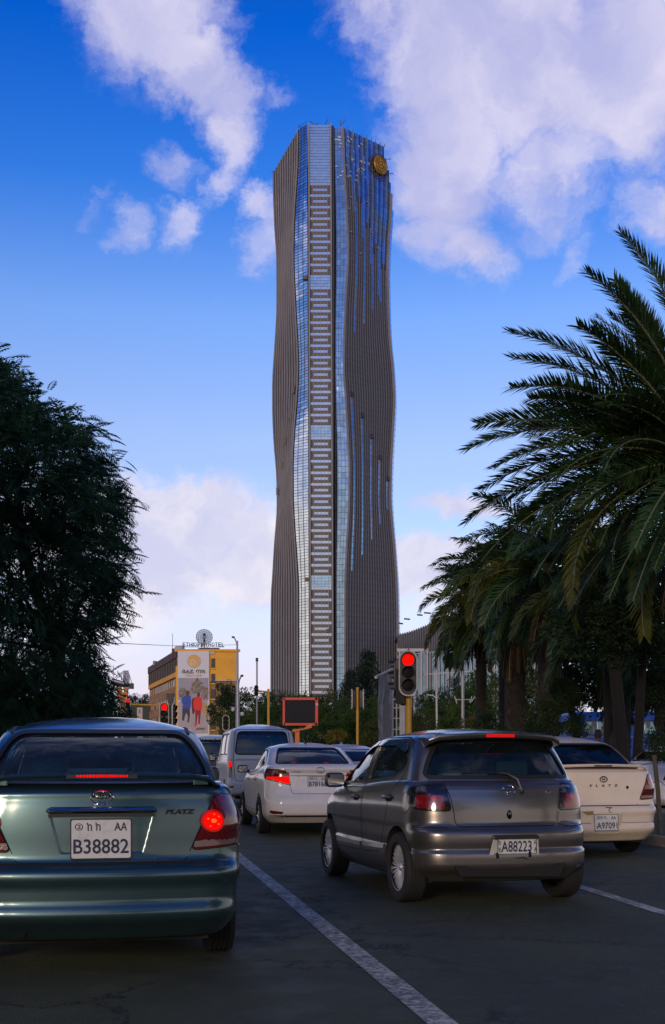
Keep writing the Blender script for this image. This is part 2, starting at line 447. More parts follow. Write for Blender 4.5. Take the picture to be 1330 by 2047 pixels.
# kerb, pavement and verge on the right; verge on the left
def kerb_run(u, v0, v1, side, name):
    root = empty(name, rp(u, v0), 0, kind='structure')
    ln = 1.0; n = int((v1 - v0) / ln)
    me = None
    for i in range(n):
        if me is None:
            bm = bmesh.new(); bmesh.ops.create_cube(bm, size=1)
            for v in bm.verts: v.co = Vector((v.co.x * .16, v.co.y * (ln - .012), v.co.z * .22))
            bmesh.ops.bevel(bm, geom=[e for e in bm.edges if all(v.co.z > 0 for v in e.verts)], offset=.02, segments=2, affect='EDGES')
            me = bpy.data.meshes.new('kerb_stone'); bm.to_mesh(me); bm.free(); me.materials.append(M_KERB)
        o = bpy.data.objects.new('kerb_stone', me); col.objects.link(o); o.parent = root
        p = rp(u + rnd.uniform(-.006, .006), v0 + (i + .5) * ln, .03 + rnd.uniform(-.006, .006)) - rp(u, v0)
        o.location = p; o.rotation_euler = (0, 0, HD + rnd.uniform(-.004, .004))
kerb_run(7.33, 4, 60, 1, 'right_kerb'); kerb_run(-2.38, 4, 60, -1, 'left_kerb')
def slab(name, u0, u1, v0, v1, z0, z1, m):
    mb = MB(); P = [rp(u, v) for u, v in ((u0, v0), (u1, v0), (u1, v1), (u0, v1))]
    mb.prism([(p.x, p.y) for p in P], z0, z1); o = mb.build(name, m); o['kind'] = 'structure'; return o
slab('right_verge', 7.42, 10.4, -40, 61, -.1, .125, M_GRASS)
slab('pavement', 10.42, 14.5, -40, 61, -.1, .13, M_PAVE)
slab('park_ground', 14.52, 90, -40, 61, -.1, .12, M_GRASS)
slab('left_verge', -90, -2.47, -40, 61, -.1, .125, M_GRASS)
slab('far_verge', -90, 150, 86.2, 330, -.1, .10, M_GRASS)

# scattered grit and dry leaf litter on the near road
mb = MB(); rl = random.Random(21)
for k in range(260):
    u = rl.uniform(-2.2, 7.1); v = rl.uniform(3, 26) ; p = rp(u, v, .006); s_ = rl.uniform(.006, .022); a = rl.uniform(0, 6.28)
    d = Vector((math.cos(a), math.sin(a), rl.uniform(-.1, .3))) * s_; e_ = Vector((-math.sin(a), math.cos(a), 0)) * s_ * rl.uniform(.3, .6)
    mb.add([p - d, p + e_, p + d, p - e_], [(0, 1, 2, 3)])
o = mb.build('road_litter', mat('dry litter', (.13, .12, .08), .9, var=.5, vscale=3)); o['kind'] = 'stuff'

# ================================================================== VEHICLES
M_TYRE = mat('tyre rubber', (0.014, 0.014, 0.015), 0.8, bump=0.001, bscale=60)
M_RIM = mat('alloy rim', (0.72, 0.72, 0.74), 0.35, 0.7, var=.06)
M_BLACK = mat('black plastic trim', (0.012, 0.012, 0.013), 0.45)
M_GAP = mat('panel gap', (0.004, 0.004, 0.004), 0.9)
M_SEAL = mat('window rubber', (0.008, 0.008, 0.009), 0.5)
M_CHROME = mat('chrome', (0.62, 0.62, 0.64), 0.12, 1.0)
M_DARKCHROME = mat('smoked chrome', (0.07, 0.07, 0.075), 0.2, 1.0)
M_CABIN = mat('cabin lining', (0.035, 0.036, 0.038), 0.85)
M_SEAT = mat('grey seat cloth', (0.20, 0.26, 0.25), 0.9, var=.2, vscale=30)
M_SEATB = mat('beige seat cloth', (0.32, 0.27, 0.19), 0.9, var=.15, vscale=30)
M_PLATE = mat('number plate white', (0.60, 0.60, 0.60), 0.45, dark=(.2, .18, .16), damt=.35, dscale=9)
M_INK = mat('plate blue black ink', (0.012, 0.014, 0.045), 0.5)
M_INKK = mat('plate black ink', (0.012, 0.012, 0.012), 0.5)
M_LENS = mat('red lamp lens', (0.10, 0.003, 0.003), 0.12, coat=1.0, var=.3, vscale=9)
M_LENSD = mat('smoked red lamp lens', (0.030, 0.003, 0.003), 0.10, coat=1.0)
M_SMOKE = mat('smoked lamp housing', (0.012, 0.010, 0.010), 0.10, coat=1.0)
M_LENSW = mat('clear lamp lens', (0.28, 0.26, 0.25), 0.15, coat=1.0, var=.2, vscale=20)
M_GLOWR = mat('lit brake lamp', (0.3, 0.0, 0.0), 0.6, spec=.05, emit=(1.0, 0.002, 0.001), estr=1.15)
M_GLOWC = mat('brake lamp filament glow', (0.3, 0.0, 0.0), 0.6, spec=.05, emit=(1.0, 0.07, 0.01), estr=2.0)
M_GLOWD = mat('dim brake lamp', (0.25, 0.005, 0.005), 0.2, emit=(1.0, 0.01, 0.006), estr=0.10, coat=1)
M_GLASSC = glass('car glass green tint', (0.62, 0.92, 0.90), 1.0, 1.5, dust=.04)
M_GLASSD = glass('car glass privacy', (0.32, 0.52, 0.54), 1.1, 1.5, dust=.02)
M_GLASSB = glass('car glass dark film', (0.015, 0.018, 0.022), 1.0, 1.4, dust=.01)
M_GLASSL = glass('car glass lightly tinted', (0.55, 0.66, 0.68), 1.0, 1.5, dust=.05)
M_UNDER = mat('underbody', (0.01, 0.01, 0.01), 0.9)
M_BLUEPRINT = mat('blue sticker', (0.02, 0.04, 0.22), 0.4)
def paint(name, color, metal=0.55, rough=0.36, dirt=(0.12, 0.10, 0.08), damt=0.25, coat=0.7):
    if name in MATS: return MATS[name]
    m = bpy.data.materials.new(name); m.use_nodes = True
    t = NT(m.node_tree); b = m.node_tree.nodes['Principled BSDF']
    tcn = t.new('ShaderNodeTexCoord').outputs['Object']
    n = t.noise(tcn, 2.2, 8, 0.65, .5); n2 = t.noise(tcn, 900, 2, .5); n3 = t.noise(tcn, 25, 6, .7)
    sz = t.new('ShaderNodeSeparateXYZ', i_0=tcn).outputs[2]
    # road dirt thickens towards the sills
    dm = t.math('MULTIPLY', t.math('ADD', t.smooth(n.outputs[0], 0.42, 0.75, 0, .5), t.math('MULTIPLY', t.smooth(sz, 0.75, 0.2), t.smooth(n3.outputs[0], .3, .7, .5, 1.0))), damt, clamp=True)
    base = t.mix(t.smooth(n2.outputs[0], .3, .7), tuple(c * .8 for c in color) + (1,), tuple(min(1, c * 1.2) for c in color) + (1,))
    t.put(b.inputs['Base Color'], t.mix(dm, base, (*dirt, 1)))
    t.put(b.inputs['Metallic'], t.math('MULTIPLY', t.math('SUBTRACT', 1.0, dm), metal))
    t.put(b.inputs['Roughness'], t.math('ADD', rough, t.math('MULTIPLY', dm, 0.5)))
    b.inputs['Coat Weight'].default_value = coat
    t.put(b.inputs['Coat Roughness'], t.math('ADD', 0.05, t.math('MULTIPLY', n3.outputs[0], 0.10)))
    MATS[name] = m
    return m
M_TEAL = paint('teal green metallic paint', (0.036, 0.082, 0.092), .80, .30, dirt=(.05, .05, .04), damt=.14, coat=1.0)
M_GREY = paint('bronze grey metallic paint', (0.165, 0.150, 0.138), .85, .28, dirt=(.09, .08, .065), damt=.2, coat=1.0)
M_WHITE = paint('white car paint', (0.74, 0.70, 0.66), 0.0, .4, dirt=(.33, .28, .22), damt=.35)
M_CREAM = paint('old cream white car paint', (0.74, 0.63, 0.50), 0.0, .42, dirt=(.3, .23, .16), damt=.3)
M_VAN = paint('off white van paint', (0.80, 0.74, 0.66), 0.0, .45, dirt=(.30, .27, .22), damt=.4)
M_DKGREEN = paint('dark green van paint', (0.02, 0.035, 0.04), 0.1, .4)
M_BLUEV = paint('blue minibus paint', (0.03, 0.14, 0.50), 0.0, .4)

def outline(p):
    """plan outline of a car at one height; p: w, yr, yf, rc, bow, fc, tr, tf, fb -> closed list of (x, y)"""
    w_, yr, yf = p['w'], p['yr'], p['yf']
    rc = min(p['rc'], w_ * .95); fc = min(p['fc'], w_ * .95); bow = p['bow']; fb = p['fb']; tr = p['tr']; tf = p['tf']
    L = yf - yr
    rcy = min(rc * p.get('rk', 1.0), L * .3); fcy = min(fc * 1.2, L * .3)
    wr = w_ - tr; wf = w_ - tf
    h = []
    n1, n2, n3, n4, n5 = 12, 12, 26, 10, 6
    xs = max(wr - rc, 0.0)
    def yb(x): return yr + bow * (x / max(wr, 1e-4)) ** 2
    for i in range(n1): x = xs * i / n1; h.append((x, yb(x)))
    y1 = yb(xs)
    sl = 2 * bow * xs / max(wr, 1e-4) ** 2
    for i in range(n2):
        a = math.pi / 2 * i / n2
        ex = 0.92
        h.append((xs + (wr - xs) * math.sin(a) ** ex, y1 + sl * (wr - xs) * math.sin(a) * .5 + rcy * (1 - math.cos(a) ** ex)))
    ys = y1 + sl * (wr - xs) * .5 + rcy
    xf = max(wf - fc, 0.0)
    yfe = yf - fb - fcy
    for i in range(n3):
        t = i / n3
        x = w_ - tr * max(0, 1 - t / .4) ** 2 - tf * max(0, (t - .6) / .4) ** 2
        h.append((x, ys + (yfe - ys) * t))
    for i in range(n4):
        a = math.pi / 2 * i / n4
        h.append((xf + (wf - xf) * math.cos(a), yfe + fcy * math.sin(a)))
    for i in range(n5):
        x = xf * (1 - i / n5); h.append((x, yf - fb * (x / max(xf, 1e-4)) ** 2 if xf > 0 else yf))
    h.append((0.0, yf))
    left = [(-x, y) for (x, y) in reversed(h[1:-1])]
    return h + left

def hull_mesh(levels, dz=0.02, cap_bottom=True, cap_top=True, tilt=None):
    keys = ['w', 'yr', 'yf', 'rc', 'bow', 'fc', 'tr', 'tf', 'fb']
    zs = [l['z'] for l in levels]
    zz = [zs[0]]
    for a, b in zip(zs[:-1], zs[1:]):
        n = max(1, int(round((b - a) / dz)))
        zz += [a + (b - a) * k / n for k in range(1, n + 1)]
    mb = MB(); rings = []
    for z in zz:
        p = {k: pchip(zs, [l[k] for l in levels], z) for k in keys}
        ring = outline(p)
        vs = []
        for (x, y) in ring:
            vs.append((x, y, z + (tilt(x, y, z) if tilt else 0)))
        rings.append(vs)
    n = len(rings[0])
    fs = []
    for i in range(len(rings) - 1):
        for k in range(n):
            k2 = (k + 1) % n
            fs.append((i * n + k, i * n + k2, (i + 1) * n + k2, (i + 1) * n + k))
    if cap_bottom: fs.append(tuple(reversed(range(n))))
    if cap_top: fs.append(tuple((len(rings) - 1) * n + k for k in range(n)))
    mb.add([v for r in rings for v in r], fs)
    return mb.mesh('hull', smooth=None)
def lv(base, rows):
    """rows: dicts with changes; every level inherits the one before"""
    out = []; cur = dict(rc=.2, bow=.06, fc=.3, tr=.02, tf=.05, fb=.12)
    cur.update(base)
    for r_ in rows:
        cur = dict(cur); cur.update(r_); out.append(cur)
    return out
def dome(l, zt, n=7, ycen=None):
    """rounded roof above level l"""
    res = []
    yc = ycen if ycen is not None else (l['yr'] + l['yf']) / 2
    for i in range(1, n + 1):
        s = 1 - (i / n) ** 1.6 * .97
        d = dict(l); d['z'] = l['z'] + (zt - l['z']) * (1 - s ** 2.2)
        d['w'] = l['w'] * s; d['yr'] = yc + (l['yr'] - yc) * s; d['yf'] = yc + (l['yf'] - yc) * s
        for k in ('rc', 'bow', 'fc', 'tr', 'tf', 'fb'): d[k] = l[k] * s
        res.append(d)
    return res

FR = {}
def frame(name, D, O=None):
    D = Vector(D).normalized(); V = Vector((0, 0, 1)) if abs(D.z) < .9 else Vector((0, 1, 0))
    U = D.cross(V).normalized()
    if name in ('left',): U = Vector((0, 1, 0))
    if name in ('right',): U = Vector((0, 1, 0))
    FR[name] = (Vector(O) if O is not None else -D * 3, U, V, D)
frame('rear', (0, 1, 0)); frame('left', (1, 0, 0)); frame('right', (-1, 0, 0)); frame('front', (0, -1, 0), (0, 7, 0))
frame('top', (0, 0, -1)); 
frame('cl', (0.62, 0.78, 0)); frame('cr', (-0.62, 0.78, 0))

class Hull:
    def __init__(s, meshes):
        vs = []; fs = []; nr = []
        for me in meshes:
            b = len(vs)
            me.calc_loop_triangles()
            vs += [v.co.copy() for v in me.vertices]; nr += [v.normal.copy() for v in me.vertices]
            fs += [tuple(i + b for i in t.vertices) for t in me.loop_triangles]
        s.v, s.f, s.n = vs, fs, nr
        s.bvh = BVHTree.FromPolygons(vs, fs)
        s.kd = None
    def hit(s, fr, u, v):
        O, U, V, D = FR[fr]
        o = O + U * u + V * v
        loc, nn, idx, dist = s.bvh.ray_cast(o, D)
        if loc is None:
            # past the silhouette: take the nearest point of the body
            loc, nn, idx, dist = s.bvh.find_nearest(o + D * 3)
        a, b, c = s.f[idx]
        A, B, C = s.v[a], s.v[b], s.v[c]
        n0 = (B - A).cross(C - A); ar = n0.length
        if ar > 1e-12:
            n0 /= ar
            wa = (C - B).cross(loc - B).dot(n0) / ar; wb = (A - C).cross(loc - C).dot(n0) / ar; wc = 1 - wa - wb
            sn = (s.n[a] * wa + s.n[b] * wb + s.n[c] * wc)
            if sn.length > .2 and sn.normalized().dot(nn) > .3: nn = sn.normalized()
        return loc, nn
    def uv(s, fr, tag_, a, b):
        """('rear', x, z) or ('left', y, z) point on the body -> coordinates in frame fr"""
        P, _ = s.hit(tag_, a, b)
        O, U, V, D = FR[fr]
        return ((P - O).dot(U), (P - O).dot(V))

def round_poly(pts, r_=0.03, n=4):
    """rounds the corners of a 2-D polygon; a point may carry its own radius as third value"""
    res = []; m = len(pts)
    for i, p in enumerate(pts):
        rr = p[2] if len(p) > 2 else r_
        P = Vector(p[:2]); A = Vector(pts[i - 1][:2]); B = Vector(pts[(i + 1) % m][:2])
        da = (A - P); db = (B - P); la, lb = da.length, db.length
        d = min(rr, la * .48, lb * .48)
        if d < 1e-4: res.append((P.x, P.y)); continue
        a = P + da / la * d; b = P + db / lb * d
        for k in range(n + 1):
            t = k / n
            q = a * (1 - t) ** 2 + P * 2 * t * (1 - t) + b * t ** 2
            res.append((q.x, q.y))
    return res
def patch(h, poly, fr, off, name, m, parent, cell=0.04, thick=0.012, disp=None, mirror=False, hullnorm=True):
    """a plate cut to a polygon and laid on the body surface"""
    O, U, V, D = FR[fr]
    bm = bmesh.new()
    vs = [bm.verts.new((p[0], p[1], 0)) for p in poly]
    bm.faces.new(vs)
    us = [p[0] for p in poly]; ws = [p[1] for p in poly]
    def cut(lo, hi, axis):
        n = int((hi - lo) / cell)
        for i in range(1, n + 1):
            c = lo + (hi - lo) * i / (n + 1)
            co = (c, 0, 0) if axis == 0 else (0, c, 0); no = (1, 0, 0) if axis == 0 else (0, 1, 0)
            bmesh.ops.bisect_plane(bm, geom=bm.verts[:] + bm.edges[:] + bm.faces[:], dist=1e-5, plane_co=co, plane_no=no)
    cut(min(us), max(us), 0); cut(min(ws), max(ws), 1)
    nrm = {}
    e = 0.004
    for v in bm.verts:
        u_, v_ = v.co.x, v.co.y
        P, N = h.hit(fr, u_, v_)
        o = off
        if disp:
            d0 = disp(u_, v_); o += d0
            gu = (disp(u_ + e, v_) - disp(u_ - e, v_)) / (2 * e); gv = (disp(u_, v_ + e) - disp(u_, v_ - e)) / (2 * e)
            N2 = (N - U * gu - V * gv).normalized()
        else: N2 = N
        v.co = P + N * o; nrm[v] = N2
    bm.normal_update()
    flip = [f for f in bm.faces if f.normal.dot(D) > 0]
    if len(flip) > len(bm.faces) / 2: bmesh.ops.reverse_faces(bm, faces=bm.faces[:])
    top = set(bm.verts)
    be = [ed for ed in bm.edges if len(ed.link_faces) == 1]
    if thick:
        low = {}
        for ed in be:
            for v in ed.verts:
                if v not in low:
                    low[v] = bm.verts.new(v.co - nrm[v] * thick * .3 + D * thick * .7)
        for ed in be:
            f = ed.link_faces[0]
            lp = [l for l in f.loops if l.edge == ed][0]
            a, b = lp.vert, lp.link_loop_next.vert
            nf = bm.faces.new((b, a, low[a], low[b]))
    me = bpy.data.meshes.new(name)
    bm.verts.index_update()
    nl = [None] * len(bm.verts)
    for v in bm.verts: nl[v.index] = nrm.get(v)
    bm.to_mesh(me); bm.free()
    if mirror: pass
    set_smooth(me, None)
    if hullnorm:
        cn = []
        for poly_ in me.polygons:
            ok = all(nl[i] is not None for i in poly_.vertices)
            for li in poly_.loop_indices:
                vi = me.loops[li].vertex_index
                cn.append(nl[vi] if ok else poly_.normal)
        me.normals_split_custom_set(cn)
    return link_mesh(name, me, m, parent)
def seam(h, path, fr, width, name, m, parent, off=0.0015, closed=False, step=0.03, height=0.0):
    """a narrow strip along a polyline on the body: gaps, mouldings, seals"""
    pts = [Vector(p[:2]) for p in path]
    if closed: pts.append(pts[0])
    rs = []
    for a, b in zip(pts[:-1], pts[1:]):
        n = max(1, int((b - a).length / step))
        rs += [a + (b - a) * k / n for k in range(n)]
    if not closed: rs.append(pts[-1])
    n = len(rs); mb = MB(); vs = []
    O, U, V, D = FR[fr]
    for i, p in enumerate(rs):
        a = rs[(i - 1) % n] if (closed or i > 0) else p; b = rs[(i + 1) % n] if (closed or i < n - 1) else p
        t = (b - a); t = t.normalized() if t.length > 1e-9 else Vector((1, 0)); s_ = Vector((-t.y, t.x)) * width / 2
        for sg in (-1, 1):
            q = p + s_ * sg; P, N = h.hit(fr, q.x, q.y); vs.append(P + N * off)
            if height: vs.append(P + N * (off + height))
    k = 4 if height else 2
    fs = []
    for i in range(n if closed else n - 1):
        j = (i + 1) % n
        if height:
            A = [i * 4 + q for q in (0, 1, 3, 2)]; B = [j * 4 + q for q in (0, 1, 3, 2)]
            for q in range(3): fs.append((A[q], A[q + 1], B[q + 1], B[q]))
        else: fs.append((i * 2, i * 2 + 1, j * 2 + 1, j * 2))
    mb.add(vs, fs)
    me = mb.mesh(name, 50, fix=bool(height))
    if not height:
        bm = bmesh.new(); bm.from_mesh(me); bm.normal_update()
        if sum(f.normal.dot(D) for f in bm.faces) > 0: bmesh.ops.reverse_faces(bm, faces=bm.faces[:])
        bm.to_mesh(me); bm.free(); set_smooth(me, 50)
    return link_mesh(name, me, m, parent)
def rbox(name, c, size, r_, m, parent, seg=3, rot=None):
    bm = bmesh.new(); bmesh.ops.create_cube(bm, size=1)
    for v in bm.verts: v.co = Vector((v.co.x * size[0], v.co.y * size[1], v.co.z * size[2]))
    bmesh.ops.bevel(bm, geom=bm.edges[:], offset=min(r_, min(size) * .49), segments=seg, affect='EDGES', profile=.5)
    if rot is not None: bmesh.ops.transform(bm, matrix=rot.to_4x4(), verts=bm.verts)
    for v in bm.verts: v.co += Vector(c)
    me = bpy.data.meshes.new(name); bm.to_mesh(me); bm.free(); set_smooth(me, 40)
    return link_mesh(name, me, m, parent)
def restore_normals(me, h, tol=0.003):
    """smooth shading on faces that still lie on the original body surface"""
    cn = []
    for p in me.polygons:
        c = p.center
        loc, nn, idx, d = h.bvh.find_nearest(c)
        on = d is not None and d < 0.012 and abs(nn.dot(p.normal)) > .9
        for li in p.loop_indices:
            if on:
                co = me.vertices[me.loops[li].vertex_index].co
                loc, nn, idx, d = h.bvh.find_nearest(co)
                if d < tol:
                    a, b, c3 = h.f[idx]; A, B, C = h.v[a], h.v[b], h.v[c3]
                    n0 = (B - A).cross(C - A); ar = n0.length
                    if ar > 1e-12:
                        n0 /= ar
                        wa = (C - B).cross(loc - B).dot(n0) / ar; wb = (A - C).cross(loc - C).dot(n0) / ar
                        sn = (h.n[a] * wa + h.n[b] * wb + h.n[c3] * (1 - wa - wb)).normalized()
                        if sn.dot(p.normal) > .35: cn.append(sn); continue
            cn.append(p.normal.copy())
    set_smooth(me, None)
    me.normals_split_custom_set(cn)

def make_wheel(car, x, y, r_=0.29, width=0.185, rim_r=0.19, spokes=24, side=-1, style='multi', rimmat=None):
    """tyre with its rim; side -1 = outer face towards -x"""
    rimmat = rimmat or M_RIM
    M = Matrix.Translation((x, y, r_)) @ (XROT if side > 0 else XROT @ Matrix.Rotation(math.pi, 4, 'X'))
    h = width / 2
    pr = [(rim_r, -h * .75), (rim_r + .012, -h * .98), (r_ * .86, -h), (r_ * .955, -h * .93), (r_ * .99, -h * .78)]
    for q in (-.45, -.15, .15, .45):
        pr += [(r_, (q - .10) * h), (r_ - .007, (q - .04) * h), (r_ - .007, (q + .04) * h), (r_, (q + .10) * h)]
    pr += [(r_ * .99, h * .78), (r_ * .955, h * .93), (r_ * .86, h), (rim_r + .012, h * .98), (rim_r, h * .75)]
    if side < 0: M = Matrix.Translation((x, y, r_)) @ Matrix.Rotation(-math.pi / 2, 4, 'Y')
    mb = MB().lathe(pr, 40, M)
    o = mb.build('wheel', M_TYRE, car, 30, fix=True)
    o['label'] = 'tyre with worn tread'
    rb = MB()
    rb.lathe([(rim_r * 1.02, h * .80), (rim_r * 1.0, h * .86), (rim_r * .95, h * .84), (rim_r * .91, h * .5), (rim_r * .90, -h * .6), (0.0, -h * .6)], 40, M, mi=1)
    rb.lathe([(0.0, h * .70), (rim_r * .13, h * .68), (rim_r * .17, h * .55), (rim_r * .17, h * .2)], 20, M)
    for k in range(spokes):
        a = 2 * math.pi * k / spokes
        if style == 'multi':
            for (r0, r1, w0, w1) in ((rim_r * .15, rim_r * .93, .006, .0095),):
                vs = []
                for (rr, ww, hh) in ((r0, w0, h * .52), ((r0 + r1) / 2, (w0 + w1) / 2, h * .72), (r1, w1, h * .70)):
                    for sg in (-1, 1):
                        for dz in (0, -.02):
                            vs.append(M @ Vector((rr * math.cos(a) - sg * ww * math.sin(a), rr * math.sin(a) + sg * ww * math.cos(a), hh + dz)))
                fs = []
                for i in range(2):
                    A = [i * 4 + q for q in (0, 2, 3, 1)]; B = [(i + 1) * 4 + q for q in (0, 2, 3, 1)]
                    for q in range(4): fs.append((A[q], A[(q + 1) % 4], B[(q + 1) % 4], B[q]))
                rb.add(vs, fs)
        else:
            vs = []
            for (rr, ww, hh) in ((rim_r * .12, .03, h * .60), (rim_r * .93, .022 if style == 'five' else .014, h * .74)):
                for sg in (-1, 1):
                    for dz in (0, -.03):
                        vs.append(M @ Vector((rr * math.cos(a) - sg * ww * math.sin(a), rr * math.sin(a) + sg * ww * math.cos(a), hh + dz)))
            A = (0, 2, 3, 1); B = (4, 6, 7, 5)
            rb.add(vs, [(A[q], A[(q + 1) % 4], B[(q + 1) % 4], B[q]) for q in range(4)])
    rim = rb.build('rim', [rimmat, M_DARKCHROME], o, 30, fix=True)
    return o
def emblem(parent, c, wd, ht, m=None, tilt=0.0, yaw=0.0):
    """oval badge of three crossed rings"""
    m = m or M_CHROME
    mb = MB(); Rz = Matrix.Rotation(yaw, 4, 'Z')
    def ell(cx, cz, a, b, r_):
        n = 28
        pts = [Vector((cx + a * math.cos(2 * math.pi * k / n), 0, cz + b * math.sin(2 * math.pi * k / n))) for k in range(n)]
        vs = []
        for p in pts:
            d = Vector((p.x - cx, 0, p.z - cz)).normalized()
            vs += [p - d * r_ , p + Vector((0, -r_ * 1.1, 0)), p + d * r_]
        vs = [Matrix.Translation(c) @ (Rz @ Matrix.Rotation(tilt, 4, 'X')) @ v for v in vs]
        fs = []
        for k in range(n):
            j = (k + 1) % n
            for q in range(2): fs.append((k * 3 + q, k * 3 + q + 1, j * 3 + q + 1, j * 3 + q))
        mb.add(vs, fs)
    a, b = wd / 2, ht / 2; t = wd * .055
    ell(0, 0, a, b, t); ell(0, b * .42, a * .82, b * .46, t * .75); ell(0, b * .0, a * .24, b * .95, t * .75)
    return mb.build('emblem', m, parent, 60, fix=True)
def plate(parent, c, wd, ht, rows, yaw=0.0, tilt=0.0, name='number_plate', frame_m=None):
    """rows: list of (text, width fraction, height fraction, x offset fraction, z offset fraction, material)"""
    Rm = Matrix.Rotation(yaw, 3, 'Z') @ Matrix.Rotation(tilt, 3, 'X')
    e = bpy.data.objects.new('x', None); 
    poly = round_poly([(-wd / 2, -ht / 2), (wd / 2, -ht / 2), (wd / 2, ht / 2), (-wd / 2, ht / 2)], .012, 3)
    Mx = Matrix.Translation(c) @ Rm.to_4x4() @ UPRIGHT
    mb = MB().prism(poly, -0.003, 0.002, Mx, 0)
    # raised rim
    inn = [(x * .965, y * .94) for x, y in poly]; n = len(poly)
    vs = [Mx @ Vector((x, y, .0035)) for x, y in poly] + [Mx @ Vector((x, y, .0035)) for x, y in inn]
    mb.add(vs, [(i, (i + 1) % n, n + (i + 1) % n, n + i) for i in range(n)], 1)
    p = mb.build(name, [M_PLATE, frame_m or M_INKK], parent)
    for (txt, fw, fh, ox, oz, m) in rows:
        me = text_mesh(txt, 1.0, depth=0, bold=.012)
        xs = [v.co.x for v in me.vertices]; ys = [v.co.y for v in me.vertices]
        if not xs: continue
        sx = wd * fw / (max(xs) - min(xs)); sy = ht * fh / (max(ys) - min(ys))
        cx_, cy_ = (max(xs) + min(xs)) / 2, (max(ys) + min(ys)) / 2
        for v in me.vertices: v.co = Vector(((v.co.x - cx_) * sx + ox * wd, (v.co.y - cy_) * sy + oz * ht, .0050))
        me.transform(Mx)
        t = link_mesh('lettering', me, m, p); t['label'] = 'printed characters on the plate'
    bpy.data.objects.remove(e)
    return p
def seat(car, x, y, z, m, wd=.48, back=.55, name='front_seat', head=True):
    s = rbox(name, (x, y, z + back / 2), (wd, .13, back), .06, m, car, rot=None)
    if head:
        hd = rbox('headrest', (x, y, z + back + .105), (.27, .09, .19), .055, m, s)
        MB().tube([(x - .06, y, z + back - .02), (x - .06, y, z + back + .05)], .006, 6).tube([(x + .06, y, z + back - .02), (x + .06, y, z + back + .05)], .006, 6).build('headrest_post', M_CHROME, s)
    return s
def cabin_fittings(car, ydash, zbelt, m_seat, w_=.62, driver=1, yback=1.55, yfront=2.3, bench=True, mirror=True, yw=None, hz=0.98):
    if bench:
        b = rbox('rear_seat', (0, yback - .45, hz - .32), (1.22, .14, .58), .06, m_seat, car)
        for sx in (-.36, .36): rbox('headrest', (sx, yback - .45, hz + .08), (.30, .10, .16), .06, m_seat, b)
    for sx in (-.36, .36):
        seat(car, sx, yfront - .55, hz - .58, m_seat)
    rbox('dashboard', (0, ydash, zbelt - .06), (1.28, .35, .20), .06, M_CABIN, car)
    # steering wheel
    c = Vector((.36 * driver, ydash - .28, zbelt - .05)); n = 24
    pts = [c + Vector((.185 * math.cos(2 * math.pi * k / n), .06 * math.sin(2 * math.pi * k / n), .175 * math.sin(2 * math.pi * k / n))) for k in range(n + 1)]
    MB().tube(pts, .014, 8, caps=False).tube([c + Vector((-.17, 0, 0)), c + Vector((.17, 0, 0))], .014, 6).tube([c, c + Vector((0, .3, -.1))], .03, 8).build('steering_wheel', M_BLACK, car, 40)
    if mirror and yw:
        rbox('rear_view_mirror', (0, yw[0], yw[1]), (.24, .04, .065), .03, M_BLACK, car)
